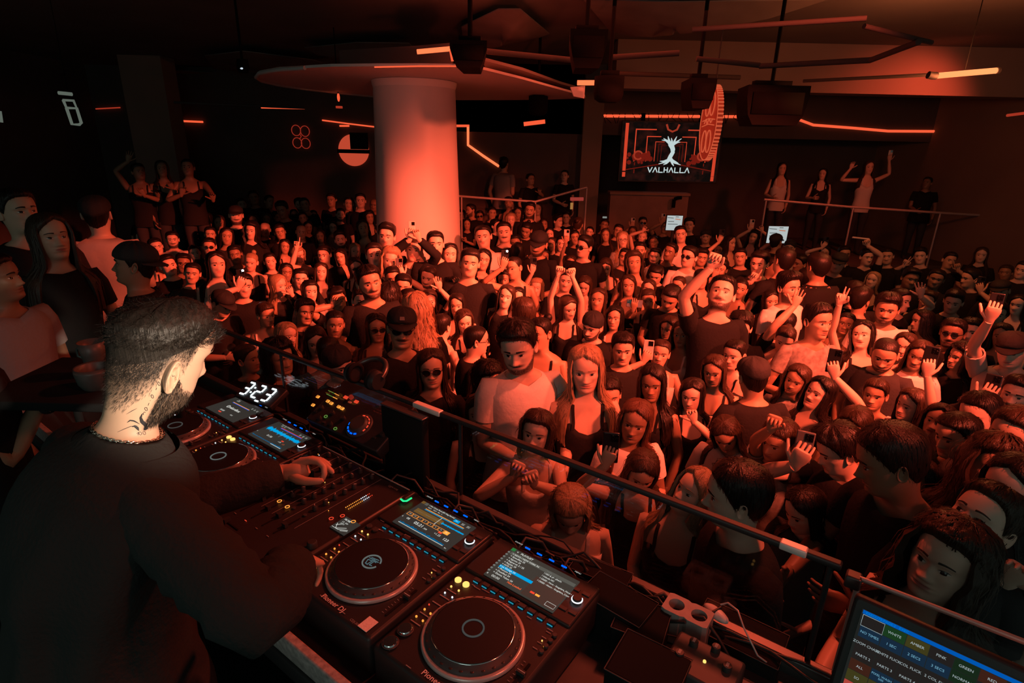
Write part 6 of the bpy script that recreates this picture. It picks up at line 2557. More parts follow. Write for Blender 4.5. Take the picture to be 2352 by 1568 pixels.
mb.fan(V[0], 0, flip=True)
# ears with helix, inner fold and lobe
for sd in (-1, 1):
    a0 = np.radians(86)
    c0 = DJS.surf(CHIN + HH * .44, a0 if sd > 0 else 2 * np.pi - a0)
    t = np.linspace(0, 2 * np.pi, 30, endpoint=False)
    rings = []
    for q, lift, kk in ((.80, -.006, 0), (.92, .004, 0), (1.0, .013, 0), (1.0, .0185, 0), (.93, .020, 0), (.85, .016, .002), (.78, .0125, .002), (.68, .0145, .002), (.58, .0125, .002), (.45, .006, .004), (.25, .003, .004)):
        yy = .0175 * np.cos(t) * q + .0065 * np.sin(t) + .006 - kk
        zz = .0325 * np.sin(t) * q * (1 + .10 * np.sin(t)) - .004 * (np.sin(t) < -.6) * q
        out = lift * (1 + .45 * np.cos(t - .3)) * (1 - .35 * np.clip(-np.sin(t) - .5, 0, 1)) * np.where(np.cos(t) < -.5, .55, 1)
        rings.append(np.stack([c0[0] + sd * out, c0[1] + yy, c0[2] + zz], -1))
    R = dj_lean(DJS.poseh(np.array(rings)))
    mb.grid(R, cv=True, flip=sd > 0)
    mb.fan(R[-1], 0, flip=sd < 0)
# eyes and brows
for sd in (-1, 1):
    u = np.linspace(-1, 1, 11)
    w_ = np.linspace(-1, 1, 7)
    U, Wv = np.meshgrid(u, w_, indexing='ij')
    ex = sd * (.0315 + .0150 * U)
    ez = CHIN + HH * .498 + Wv * .0045 * (1 - .9 * U ** 2)
    r0 = np.full(ex.shape, .09)
    for _ in range(3):
        pp = np.arcsin(np.clip(ex / r0, -1, 1))
        r0 = Rtab(ez, pp % (2 * np.pi)) * DJS.face.wid + DJS.face.relief(ex, (ez - CHIN) / HH)
    yc = np.interp(ez, _zf, _YC)
    G = np.stack([ex, yc - r0 * np.cos(pp) - .0015 - .002 * (1 - U ** 2), ez], -1)
    mb.grid(dj_lean(DJS.poseh(G)), mat=2, flip=sd > 0)
    xb = sd * (.0135 + .038 * np.linspace(0, 1, 9))
    ub = np.linspace(0, 1, 9)
    rows = []
    for k in (-1, 0, 1):
        zb = CHIN + HH * (.585 + .034 * np.sin(ub * 2.3) - .012 * ub) + k * .005 * (1 - .5 * ub)
        r0 = np.full(xb.shape, .09)
        for _ in range(3):
            pp = np.arcsin(np.clip(xb / r0, -1, 1))
            r0 = Rtab(zb, pp % (2 * np.pi)) * DJS.face.wid + DJS.face.relief(xb, (zb - CHIN) / HH)
        rr = r0 + (.0025 if k == 0 else .0004)
        rows.append(np.stack([rr * np.sin(pp), np.interp(zb, _zf, _YC) - rr * np.cos(pp), zb], -1))
    mb.grid(dj_lean(DJS.poseh(np.array(rows))), mat=3, flip=sd < 0)

# hands: the far one pinches a knob of the mixer
def px_tube(pts, rad, m=0, sides=10):
    mb.tube([d_local(at(*p)) for p in pts], np.array(rad) / DSC, sides, m)


D0 = 1.80
px_tube([(640, 1086, D0 + .01), (662, 1085, D0), (680, 1082, D0), (698, 1078, D0), (708, 1074, D0)], [.026, .027, .031, .030, .018])
px_tube([(676, 1068, D0), (692, 1062, D0), (712, 1056, D0 - .01), (732, 1060, D0 - .02), (744, 1072, D0 - .03), (745, 1088, D0 - .035), (741, 1100, D0 - .035), (740, 1103, D0 - .035)],
        [.014, .016, .0125, .0108, .010, .0092, .008, .004])
px_tube([(672, 1092, D0 - .01), (686, 1100, D0 - .03), (704, 1105, D0 - .04), (722, 1105, D0 - .045), (736, 1104, D0 - .045), (742, 1102, D0 - .045)], [.018, .0165, .0135, .0115, .0100, .006])
px_tube([(690, 1060, D0 + .02), (716, 1056, D0 + .02), (738, 1062, D0 + .02), (753, 1074, D0 + .015), (763, 1083, D0 + .01), (766, 1087, D0 + .01)], [.014, .0125, .0108, .0098, .008, .004])
px_tube([(690, 1062, D0 + .045), (718, 1054, D0 + .045), (740, 1058, D0 + .045), (753, 1065, D0 + .04), (760, 1070, D0 + .04)], [.013, .0115, .010, .0085, .004])
px_tube([(688, 1066, D0 + .065), (712, 1060, D0 + .07), (732, 1062, D0 + .07), (744, 1068, D0 + .07)], [.012, .010, .0085, .004])
wrR = d_local(at(672, 1290, 1.27))
elR = d_local(at(600, 1430, 1.06))
shR = dj_lean(np.array([-.195, .0, 1.345]))
shL = dj_lean(np.array([.195, .0, 1.345]))
wrL = d_local(at(650, 1085, D0))
v_ = wrL - shL
elL = (shL + wrL) / 2 + np.array([.10, .08, -.16])
add_hand(mb, wrR + nrm(wrR - elR) * .01, nrm(nrm(wrR - elR) + np.array([0, -.3, -.9])), np.array([0, .2, -1.0]), -1, 'claw', 1.0, 0, 8)
add_arm_pts = [tube_path(shR, elR, wrR, 5, 6), tube_path(shL, elL, wrL, 5, 6)]
for p in add_arm_pts:
    mb.tube(p, np.interp(np.linspace(0, 1, len(p)), [0, .5, 1], [.05, .04, .027]), 10, 0)
DJSKIN = skin_mat('skin_performer', (0.56, 0.36, 0.25), (0.36, 0.15, 0.12), (0.022, 0.018, 0.015), 420.0)
djb = d_fin(mb).build('body', [DJSKIN, EYEW, EYED, HAIR['d']], dj, tint=True)
Vb = np.vstack(mb.v)
Vw = d_world(Vb / DSC)
polys = [tuple(q) for a in mb.q for q in a] + [tuple(q) for a in mb.t for q in a]
BV = BVHTree.FromPolygons([tuple(v) for v in Vw], polys)


def skin_at(px, py):
    d = nrm(ray(px, py))
    hit = BV.ray_cast(Vector(CAM), Vector(d), 4.0)
    if hit[0] is None:
        return None, None
    return np.array(hit[0]), np.array(hit[1])


# hair: cap of curls on top plus fine strands over the fade and the beard
hb = MB()
rdh = np.random.default_rng(4)
Q = []
n_ph, n_r = 90, 22
php = np.linspace(0, 2 * np.pi, n_ph, endpoint=False)
pdp = np.degrees(np.where(php > np.pi, 2 * np.pi - php, php))
h0 = np.interp(pdp, [0, 40, 58, 75, 110, 180], [.80, .79, .74, .70, .60, .48])
v = np.linspace(0, 1, n_r)
hg = h0[None] + (.997 - h0)[None] * v[:, None]
P0 = DJS.surf(CHIN + HH * hg, np.broadcast_to(php, hg.shape))
off = .015 * np.clip(v / .65, 0.0, 1)[:, None] ** 1.3 + .004 * rdh.uniform(-1, 1, hg.shape) * np.clip(v / .5, 0, 1)[:, None] + .008 * np.clip(np.cos(php), 0, 1)[None] * np.clip(v * 2, 0, 1)[:, None]
off[-1] = off[-1].mean()
P0 = dj_lean(DJS.poseh(DJS.swell(P0, off)))
hb.grid(P0, cv=True)
hb.fan(P0[-1])


def strands(n, hfun, pr, L, lift, wid, curl=0.0, seg=2):
    phs = np.radians(rdh.uniform(pr[0], pr[1], n)) * rdh.choice([-1, 1], n) % (2 * np.pi)
    pdg = np.degrees(np.where(phs > np.pi, 2 * np.pi - phs, phs))
    hs, keep = hfun(pdg, n)
    phs, hs = phs[keep], hs[keep]
    B = DJS.surf(CHIN + HH * hs, phs)
    C = np.array([0, -.008, CHIN + HH * .5])
    nn = B - C
    nn /= np.linalg.norm(nn, axis=1)[:, None]
    down = np.array([0, .25, -1.0])
    d = nn * lift + down * (1 - lift) + rdh.normal(0, .25, B.shape)
    d /= np.linalg.norm(d, axis=1)[:, None]
    side = np.cross(d, nn)
    side /= np.linalg.norm(side, axis=1)[:, None] + 1e-9
    ln = L * rdh.uniform(.5, 1.2, len(B))[:, None]
    rows = []
    for k in range(seg + 1):
        t = k / seg
        c_ = B + d * ln * t + side * (curl * math.sin(t * 4)) + nn * .001
        w = wid * (1 - .85 * t)
        rows.append(np.stack([c_ - side * w, c_ + side * w], 1))
    R = np.stack(rows, 1)                     # n, seg+1, 2, 3
    R = dj_lean(DJS.poseh(R))
    base = np.arange(len(B))[:, None] * (2 * (seg + 1))
    f = []
    for k in range(seg):
        f.append(base + np.array([2 * k, 2 * k + 1, 2 * k + 3, 2 * k + 2]))
    hb.add(R.reshape(-1, 3), np.vstack(f))


def f_fade(pdg, n):
    hs = rdh.uniform(.08, .74, n)
    lo = np.interp(pdg, [62, 70, 95, 110, 140, 180], [.80, .42, .50, .26, .10, .06])
    keep = (hs > lo) & (rdh.uniform(0, 1, n) < np.clip((hs - lo) / .25 + .15, 0, 1)) & ~((pdg > 80) & (pdg < 104) & (hs < .58))
    return hs, keep


def f_beard(pdg, n):
    hs = rdh.uniform(-.06, .46, n)
    hi_ = np.interp(pdg, [0, 30, 60, 78, 92], [.17, .2, .30, .44, .44])
    return hs, (hs < hi_) & (rdh.uniform(0, 1, n) < .9)


strands(7000, f_fade, (60, 180), .008, .35, .00035)
strands(7000, f_beard, (0, 92), .011, .35, .0004)
strands(5000, lambda p, n: (rdh.uniform(.70, .985, n), np.ones(n, bool)), (0, 180), .026, .72, .0006, .006, 3)
hb_o = d_fin(hb).build('hair', hair_mat('hair_performer', (0.020, 0.016, 0.013), .5), dj)

# sweatshirt: torso, sleeves, ribbed collar and cuffs
sb = MB()
php = np.linspace(0, 2 * np.pi, 84, endpoint=False)
rows = 34
v = np.linspace(0, 1, rows)
pdp = np.degrees(np.where(php > np.pi, 2 * np.pi - php, php))
zt = np.interp(pdp, [0, 60, 120, 180], [1.412, 1.425, 1.442, 1.452])
Zs = .62 + (zt[None] - .62) * v[:, None]
fold = np.zeros_like(Zs)
for _ in range(16):
    a_, f_, p_ = rdh.uniform(.001, .0034), rdh.uniform(3, 11), rdh.uniform(0, 6.3)
    fold += a_ * np.sin(f_ * php[None] + rdh.uniform(-16, 16) * Zs + p_)
fold *= np.clip((1.42 - Zs) / .1, 0, 1)
Zc = np.maximum(Zs, .785)
G = DJS.surf(Zc, np.broadcast_to(php, Zs.shape), .030 * np.clip((1.47 - Zs) / .06, .25, 1) + fold + .03 * np.clip((1.1 - Zs) / .3, 0, 1))
G[..., 2] = Zs
sb.grid(dj_lean(G), cv=True)
col_r = []
for k, (dz_, of) in enumerate(((-.008, .010), (.004, .013), (.016, .011), (.020, .006), (.012, .001))):
    zz = zt + dz_
    col_r.append(DJS.surf(zz, php, of))
sb.grid(dj_lean(np.array(col_r)), cv=True)
for sh, el, wr, sd in ((shR, elR, wrR, -1), (shL, elL, wrL, 1)):
    inn = dj_lean(np.array([sd * .10, .012, 1.35]))
    p = np.vstack([inn[None], tube_path(sh, el, wr - nrm(wr - el) * .005, 12, 14, .06)])
    n = len(p)
    rad = np.interp(np.linspace(0, 1, n), [0, .08, .3, .52, .8, .93, 1], [.070, .074, .072, .068, .060, .056, .040])
    tan = np.gradient(p, axis=0)
    tan /= np.linalg.norm(tan, axis=1)[:, None]
    a_ = np.linspace(0, 2 * np.pi, 24, endpoint=False)
    up = np.array([0, 0, 1.0])
    R = []
    f1 = rdh.uniform(0, 6, 8)
    for k in range(n):
        e1 = nrm(up - tan[k] * (up @ tan[k]) + np.array([1e-3, 0, 0]))
        e2 = np.cross(tan[k], e1)
        wob = 1 + sum(.022 * np.sin((q % 3 + 1) * a_ + k * (1.1 + .37 * q) + f1[q]) for q in range(8)) * np.clip((n - k) / 4, 0, 1) * np.clip(k / 3, 0, 1)
        R.append(p[k] + rad[k] * wob[:, None] * (np.cos(a_)[:, None] * e1 + np.sin(a_)[:, None] * e2))
    R = np.array(R)
    sb.grid(R, cv=True)
    cc_ = R[-1].mean(0)
    sb.grid(np.stack([R[-1], cc_ + (R[-1] - cc_) * .8, cc_ + (R[-1] - cc_) * .78 - tan[-1] * .02]), cv=True)
M_SWEAT = mat('sweatshirt_black', (0.026, 0.028, 0.027), .95, bump=.3, nscale=90, spec=.2)
d_fin(sb).build('sweatshirt', M_SWEAT, dj)
# trousers
tb = make_legs(DJS, rdh)
d_fin(tb)
for k in range(len(tb.v)):
    pass
d_tr = tb.build('trousers', [TROUSER, SHOE], dj)
# neck chain of oval links
cb = MB()
nl = 64
for k in range(nl):
    a = 2 * np.pi * k / nl
    zz = 1.442 + .026 * (1 - math.cos(a)) / 2
    c0 = dj_lean(DJS.pose(DJS.surf(np.array([zz]), np.array([a]), .006)))[0]
    c1 = dj_lean(DJS.pose(DJS.surf(np.array([zz]), np.array([a + .02]), .006)))[0]
    tdir = nrm(c1 - c0)
    n_ = nrm(np.array([c0[0], c0[1] + .1, 0.0]))
    bi = np.cross(tdir, n_)
    A_, B_ = (n_, bi) if k % 2 else (bi, n_)
    t = np.linspace(0, 2 * np.pi, 11)
    cb.tube(c0 + np.cos(t)[:, None] * tdir * .0062 + np.sin(t)[:, None] * A_ * .0034, .0013, 5, caps=False)
d_fin(cb).build('neck_chain', mat('chain_metal', (0.85, 0.74, 0.62), .18, metal=1.0), dj)
# tattoos: ink lines lying in the skin of the neck and ear
INK = mat('tattoo_ink', (0.018, 0.017, 0.02), .6)
ib = MB()


def ink(pts, w):
    """polyline of pixels dropped on the skin, tapering width in metres"""
    q = []
    for a, c_ in zip(pts[:-1], pts[1:]):
        m_ = max(2, int(math.hypot(c_[0] - a[0], c_[1] - a[1]) / 2.5))
        for t in np.linspace(0, 1, m_, endpoint=False):
            q.append((a[0] + (c_[0] - a[0]) * t, a[1] + (c_[1] - a[1]) * t))
    q.append(pts[-1])
    P, N = [], []
    for x, y in q:
        p, nn = skin_at(x, y)
        if p is not None:
            P.append(p)
            N.append(nn)
    if len(P) < 2:
        return
    P, N = np.array(P), np.array(N)
    t = np.gradient(P, axis=0)
    s = np.cross(t, N)
    s /= np.linalg.norm(s, axis=1)[:, None] + 1e-9
    ws = np.broadcast_to(w, (len(P),)) if np.isscalar(w) else np.interp(np.linspace(0, 1, len(P)), np.linspace(0, 1, len(w)), w)
    L = np.stack([P - s * ws[:, None] + N * .0004, P + N * .0009, P + s * ws[:, None] + N * .0004], 1)
    ib.grid(d_local(L))


def ring_ink(cx, cy, rx_, ry_, w):
    t = np.linspace(0, 2 * np.pi, 14)
    ink([(cx + rx_ * np.cos(a) + .25 * ry_ * np.sin(a), cy + ry_ * np.sin(a)) for a in t], w)


ring_ink(365.0, 881.0, 2.6, 4.2, .0006)
ink([(360.2, 890.0), (358.0, 895.0)], .0006)
ring_ink(349.8, 910.0, 2.6, 4.2, .0006)
ink([(345.5, 919.0), (345.1, 920.0)], .0008)
ink([(342.5, 925.0), (340.0, 931.0)], .0006)
ink([(337.5, 935.0), (337.1, 936.0)], .0008)
ring_ink(335.5, 939.0, 2.8, 4.0, .0006)
ink([(334.5, 947.0), (331.4, 945.5), (328.8, 949.0), (329.6, 952.5)], .0006)
ink([(330.0, 948.0), (326.0, 951.0), (323.0, 959.0), (326.0, 968.0), (334.0, 975.0), (337.0, 984.0), (331.0, 986.0), (334.0, 978.0), (327.0, 971.0)], [.0003, .0018, .0036, .0038, .0028, .0016, .0004])
ink([(333.0, 986.0), (339.0, 980.0), (346.0, 972.0), (353.0, 964.0)], [.0003, .0012, .0016, .0003])
ink([(292.0, 970.0), (299.0, 965.0), (307.0, 966.0), (315.0, 970.0), (321.0, 974.0)], [.0004, .0014, .0016, .0012, .0003])
ink([(303.0, 980.0), (309.0, 978.0), (315.0, 982.0), (319.0, 989.0)], [.0004, .0026, .0028, .0004])
ink([(270, 992), (285, 985), (300, 979), (318, 976)], [.0003, .0006, .0006, .0002])
ink([(290, 951), (302, 944), (315, 937)], [.0002, .0007, .0002])
for a in np.linspace(0, np.pi, 4, endpoint=False):
    ink([(352 - 6 * math.cos(a), 950 - 6 * math.sin(a)), (352, 950), (352 + 6 * math.cos(a), 950 + 6 * math.sin(a))], [.0001, .0006, .0001])
ring_ink(322, 995, 3, 3.5, .0005)
ink([(314, 996), (318, 992), (317, 999)], .0005)
ring_ink(331, 994, 3, 4, .0005)
ink([(395.0, 864.0), (407.0, 862.0), (409.0, 863.0)], .0005)
ink([(399.0, 872.0), (408.0, 871.0)], .0005)
ink([(395.0, 860.0), (396.0, 865.0)], .0005)
ib_ = d_fin(ib)
if ib_.n:
    ib_.build('tattoo', INK, dj)
tag(dj, 'person in a black sweatshirt with a neck chain playing at the mixer', 'person')
# ------------------------------------------------------------------ the crowd: one line per person
# head pixel x y, head height in pixels, turn (+ towards picture right), nod, code, top | arms
CROWD = '''
430 479 24 20 4 s t
328 494 24 -30 0 s t
474 505 33 -70 0 s t
503 512 34 0 6 lF t
542 494 36 0 2 Cb t
588 482 26 0 4 s d
581 507 31 15 6 lF k
612 505 30 0 8 lFn t
649 482 33 -20 -8 q t
676 493 26 0 5 lF t
696 501 27 0 5 s g
688 470 25 5 4 sb t
618 463 24 30 2 s t
583 454 24 0 4 s t
762 460 24 -20 4 s t
782 493 26 0 4 sb t
765 522 30 0 4 lFe g
782 550 38 0 4 qb t
736 543 34 -5 5 lFn k
692 533 32 0 4 kz d
672 525 30 0 4 lF t
708 522 26 10 2 lF t
643 533 32 5 4 s t
609 527 32 0 -2 kz t
578 530 38 -20 4 cF t
521 543 38 0 6 lF d
483 538 30 0 4 s t
440 527 30 40 0 s t
393 527 30 0 0 s w
396 550 38 0 2 sb S
322 545 34 0 0 jF t
358 566 32 10 0 s t
447 581 38 5 4 pF t
481 566 34 -5 0 sg t
524 566 32 0 2 lF t
654 566 36 10 2 lF k
685 584 32 40 -8 jFx t
386 609 48 15 4 s t
421 604 32 0 0 se t
343 600 36 0 0 jF k
497 607 54 12 4 lF t
442 627 42 -8 2 s d
577 601 44 -15 -4 pFx k
657 625 46 12 2 lF t
738 624 40 0 8 lF k
638 655 52 40 0 lFxn L | r:669,665,cl,-.1
712 668 42 15 2 jF P
775 688 40 10 0 q t | l:762,690,pt,-.1
473 663 46 30 -10 jFn t
510 696 52 40 -25 C t
769 744 52 8 2 pF k
725 783 44 0 -10 lF k
753 806 52 150 -10 k W
567 823 74 55 2 pFn t
776 834 66 30 -10 N t
657 770 46 40 0 lFx t
610 722 44 30 -5 sFn t
640 820 60 30 0 c t
828 461 22 0 4 s t
860 471 24 -15 0 kz t
821 476 20 0 4 lF t
801 468 22 0 4 s t
820 497 25 0 4 lF t
848 499 28 20 2 cF t
834 525 42 5 12 lFn k
888 543 40 -10 4 q t
815 576 36 10 2 lFx t
783 589 30 -10 -4 lF t
884 568 35 0 12 pF t
897 596 46 0 0 cFx t | r:925,622,ph,-.12
951 573 38 -8 4 pF L | l:940,538,ph,-.3,c1 r:962,537,cl,-.3
959 596 40 -15 -6 kz t
816 612 46 12 -6 lFg t
985 635 46 -20 -8 kb t
847 647 60 15 0 sb t
903 637 34 0 -4 sb t
1033 584 46 5 6 lF t
1056 632 42 0 2 sF t | l:1010,650,ph,-.25,c0
1079 604 56 0 4 s t
1110 543 46 -5 4 s w
1110 596 46 5 4 lF k
1158 533 46 0 4 sm t
1133 589 36 0 6 jF t
1184 558 38 -5 2 s d
1073 515 27 0 4 lF t | r:1070,548,pt,-.2
1082 483 25 -60 2 sb t
1102 497 26 0 4 sg t
1168 466 33 0 4 pF k
1217 483 33 -5 2 sb t
1173 505 30 5 4 jFx t
1138 517 28 50 2 s t
1209 527 40 -10 -25 pF t
1214 500 30 0 0 lFn t
1237 558 54 -15 -12 Cb t
1250 515 27 0 2 lF k
1281 507 28 50 0 q t
1327 515 42 170 0 pFn t
1263 538 32 0 4 lF t
1268 561 34 -10 8 lFn t
1189 579 42 160 0 lF t
1181 614 50 -35 -4 kFp t | l:1153,604,fl,-.25,c0
1158 642 38 -10 4 jF t | l:1128,646,ph,-.25,c2
1163 681 54 -10 8 lFn t
1232 660 48 -5 4 jFx t | l:1222,618,ph,-.25,c0
1189 683 42 0 0 lF t
1260 619 44 -25 4 lF t
1311 604 36 -5 4 lFn W | l:1300,548,ph,-.25,c1
1015 749 62 140 -5 pF W
1066 737 48 8 -8 lF t
1092 780 60 100 -5 ke t
923 752 84 0 2 CgmT t
865 752 62 10 2 lFg k
893 683 60 150 0 c d
957 714 66 160 0 cFx t
1201 716 66 -110 -4 lFn t | l:1152,775,cl,-.15
1190 795 100 -12 -12 qb w
1240 765 74 -35 0 pF k
1304 705 56 30 -12 lFn k | l:1287,588,fi,-.25 r:1312,602,fi,-.25
1388 517 24 0 4 s t
1354 533 26 -5 4 pF t
1391 540 32 0 6 lF t
1420 530 30 0 2 s t
1430 550 36 5 4 lFxe P
1453 533 27 0 4 lFn t
1476 512 27 10 4 sg t | l:1450,516,ph,-.2,c1
1528 522 26 0 4 s t | l:1519,507,ph,-.2,c1
1563 538 36 5 4 s w
1583 517 30 0 4 o t
1475 545 32 0 10 pFx W | l:1477,524,cl,-.15
1501 556 30 5 2 sF t
1621 543 30 0 0 N t
1675 558 36 50 4 lF t | l:1652,548,ph,-.15,c0
1731 545 32 -10 8 cF t | l:1722,522,ph,-.2,c1 r:1752,524,cl,-.15
1782 556 36 150 -4 C L
1813 568 30 0 2 N w
1343 566 44 -40 0 sg t
1504 589 38 -8 2 sb w
1540 579 42 -25 8 s t
1583 589 44 -25 4 sg w
1611 591 40 10 0 q t
1392 612 42 -5 -22 lF k
1456 604 50 8 12 cFn t
1507 630 44 -10 -22 s t
1583 630 42 0 4 lFn t
1655 617 40 -10 0 s t | l:1640,628,op,-.3
1343 655 44 -8 -20 lFn W
1443 655 50 5 4 lF t
1489 663 36 0 4 lFn t
1560 655 42 -25 -2 pFn t
1374 688 56 -10 8 lF t
1489 686 42 0 -10 pFn t | l:1455,700,pl,-.32,c2
1540 683 46 -10 -25 s t
1744 604 48 -15 -4 q t | l:1728,634,pt,-.25
1772 612 44 60 2 s t
1800 599 52 -140 0 s t
1838 604 38 -45 -4 s L
1879 612 52 -140 0 s t
1657 676 66 -5 26 sb t | l:1634,596,fi,-.35
1700 663 50 0 4 pF k
1810 660 64 45 2 qb w
1412 729 60 -12 4 lF t
1570 701 54 -5 -6 lFe t
1361 747 66 -25 -14 Nb t
1565 767 68 -8 4 lF t | r:1610,812,ph,-.2,c2
1700 750 66 -5 -8 q t
1655 772 52 -10 2 lF t
1876 737 68 45 2 sF P
1803 778 68 -2 -20 pF k
1800 745 48 -150 0 s t | r:1826,690,op,-.2
1537 752 56 -30 -8 lFn t
2114 588 36 -5 2 q t | l:2078,602,pe,-.15
1925 603 44 -5 -4 C t
1894 580 28 0 0 lF t | l:1890,562,ph,-.12,c0
1938 583 30 20 2 sb t
2004 644 42 -12 12 lFx t
2037 708 66 0 -6 qb w
1943 743 54 -2 6 pF t
1981 769 68 -10 12 lFO k | l:1932,662,pe,-.3
2032 812 82 0 -20 kb d
2078 794 60 -8 0 lF t
2111 815 66 -5 -8 lFn w
2119 738 52 -60 0 lF t
2188 764 60 -8 2 sgb t
2190 692 48 -5 -12 q t
2229 639 44 -50 -4 s t | r:2256,662,ph,-.2,c0
2297 667 48 -10 -4 C t
2208 820 68 -45 2 cF t
2325 802 56 -10 -10 Cx S | l:2290,668,ph,-.35,c0
2310 626 32 -10 2 sF t
2180 598 32 20 2 s t | r:2203,612,pt,-.15
2037 588 28 0 0 s t
2254 585 32 0 0 lF t
2285 720 52 10 0 s t
1963 672 46 -160 0 s t
1975 690 50 150 0 q t
2065 690 46 60 0 s t | r:2118,668,op,-.1
1990 590 36 30 0 s t | r:1996,556,fi,-.15
2335 905 70 -10 2 sm L | l:2262,905,ph,-.2,c0
1883 904 66 -35 14 lFO k | r:1922,850,ph,-.2,c0
2156 968 76 -15 12 lFO t | r:2245,985,pl,-.2,c0
2095 930 60 -40 0 lFn w | r:2135,845,ph,-.25,c0
1965 975 74 -20 -18 lF t
1929 1032 88 -60 -24 q t | l:1830,1045,ph,-.1,c2
2049 1057 80 -70 -20 s t
2276 1070 70 20 6 cF t
991 845 88 0 4 lFgn t
1100 945 92 -4 0 lFn k
1233 990 100 -12 4 jFn W | l:1180,1072,fi,-.25 r:1228,1090,fi,-.3
1253 899 60 -10 -25 kz t
1345 845 98 2 -2 lFx k
1460 965 96 -6 -2 lFy w
1498 878 86 -4 -4 lF k
1473 1080 100 10 -26 lF t | l:1392,1048,ph,-.2,c0
1516 810 64 0 4 pF t | l:1478,818,ph,-.15,c1
1687 813 76 -25 -4 pF k
1730 865 84 -150 -8 C t
1667 995 100 -6 -32 lFn S
1310 1170 104 0 -30 jFx W
1595 1130 112 -45 22 lFx k
1696 1137 100 -80 -6 s t
2255 1198 84 -30 30 sF t
2175 1288 84 -20 10 cF t
1790 1010 84 -30 -10 sF P | l:1775,962,fi,-.25
2330 1120 88 -30 0 lF t | l:2330,1300,re,-.3
2010 905 60 -10 0 sF t
2250 950 60 -30 -10 s t
1120 870 66 20 -10 c t
1395 905 60 10 -5 s t
1590 905 70 -10 -6 lF k | r:1596,952,cl,-.2
1830 870 60 -15 -5 lFn P
1640 850 62 -10 -8 lFn k
1430 800 60 5 -4 s t
1050 700 50 -10 0 lF t
985 690 46 5 0 lFn t | r:1010,652,op,-.2
700 715 46 20 0 s t
560 655 40 10 0 s t | l:545,650,fl,-.15,c0
745 585 34 -20 0 s t | l:680,562,pt,-.15
860 585 34 0 4 s t
925 655 40 0 -6 s t
1035 660 40 10 0 s d | r:1056,648,cl,-.15
1290 560 34 0 4 s t
1320 545 30 10 4 s t
1435 590 34 -5 4 s t
1610 640 40 10 0 lF t
1850 640 44 -150 0 s t
1770 690 50 20 0 lF t
1895 690 46 10 0 lF t
2150 640 40 0 0 s t
2090 640 38 20 0 q t
2340 700 46 -20 0 lF t
2350 620 40 -20 0 s t
1470 575 30 0 4 s t
1250 590 34 5 4 lF t
1000 560 34 5 4 s t
540 585 36 0 4 s t
620 600 38 10 4 sF d
690 640 40 5 2 s t
830 690 48 5 0 s t
940 690 44 20 0 lF k
1110 665 44 0 2 lFn t
1300 645 44 0 4 s t
1340 610 40 0 4 lF t
700 470 20 0 4 s t
640 500 26 5 4 s t
555 470 22 10 4 s t
720 495 24 0 4 lF t
1235 480 24 0 4 lF t
1130 490 24 10 4 s t
1300 500 26 0 4 s t
1190 490 25 -10 4 lF t
1060 495 26 0 4 s t
1650 575 32 0 4 lF t
1700 590 36 0 4 s t
2130 690 46 -10 0 sF t
2230 760 54 -10 0 s t
2300 770 56 0 0 lF t
2200 1000 70 -40 -10 s L
2110 1100 84 -30 -10 lF t
1850 1170 100 -40 -20 lF t
2330 1000 70 -20 0 sF t
'''
SP = {'l': -1, 'r': 1}
for line in CROWD.strip().splitlines():
    main, _, arms = line.partition('|')
    t = main.split()
    A = []
    for a in arms.split():
        sd, _, rest = a.partition(':')
        p = rest.split(',')
        opt = {}
        if len(p) > 4:
            opt['col'] = int(p[4][1:])
        A.append((SP[sd], float(p[0]), float(p[1]), p[2], float(p[3]) if len(p) > 3 else -.18, opt))
    person(float(t[0]), float(t[1]), float(t[2]), float(t[3]), float(t[4]), code=t[5], top=t[6], arms=A,
           roll=float(rng.uniform(-11, 11)))
# ------------------------------------------------------------------ people beside the booth and on the terraces
def standing(px, py, hpx, depth, stature, lab, **k):
    Pw = at(px, py, depth)
    base = Pw[2] - stature / 1.72 * 1.605
    q = person(px, py, hpx, depth=depth, stature=stature, base=base, label=lab, group=k.pop('group', 'people beside the booth'), **k)
    return q


standing(222, 492, 60, 4.1, 1.80, 'person in a pale loose shirt and cap turned away, left of the booth', yaw=165, code='C', top='S', width=1.12)
standing(116, 545, 76, 3.1, 1.66, 'person in a black top half in shadow, left of the pale-shirted one', yaw=20, code='lF', top='t')
standing(40, 487, 70, 3.4, 1.78, 'person in dark clothes by the upper left picture edge', yaw=30, code='s', top='t')
standing(-12, 640, 96, 2.5, 1.72, 'person in a pale shirt, dimmed to grey, cut off by the left picture edge', yaw=60, code='s', top='g', tone=3)  # shirt colour darkened to stand in for the dim light there
standing(312, 606, 78, 2.9, 1.80, 'silhouetted person in a backward cap just above the performer', yaw=-100, code='B', top='L', tone=3)
standing(-130, 770, 150, 1.75, 1.70, 'person at the left edge stretching a bare watch-wearing forearm forward', yaw=60, code='s', top='t', arms=[(-1, 125, 915, 're', .25, {'dirpx': (165, 905)})])
TER = 'people on the back terraces'
standing(1157, 376, 26, 11.6, 1.75, 'person in a pale top standing behind the stair railing', yaw=150, code='s', top='g', group=TER)
standing(1796, 388, 28, 11.9, 1.64, 'person in a strap top standing at the left end of the terrace railing', yaw=10, code='lF', top='W', group=TER)
standing(1890, 400, 27, 12.1, 1.62, 'person in a black strap top on the terrace between the two pale dancers', yaw=-10, code='lF', top='k', group=TER)
standing(1995, 385, 29, 11.6, 1.66, 'person in a pale top dancing with raised arms on the terrace', yaw=20, code='lFn', top='W', group=TER,
         arms=[(1, 2044, 362, 'ph', -.1, {'col': 1}), (-1, 1955, 380, 're', -.05)])
standing(2130, 420, 28, 11.3, 1.70, 'person in dark clothes at the shadowy right end of the terrace', yaw=-20, code='s', top='t', group=TER)
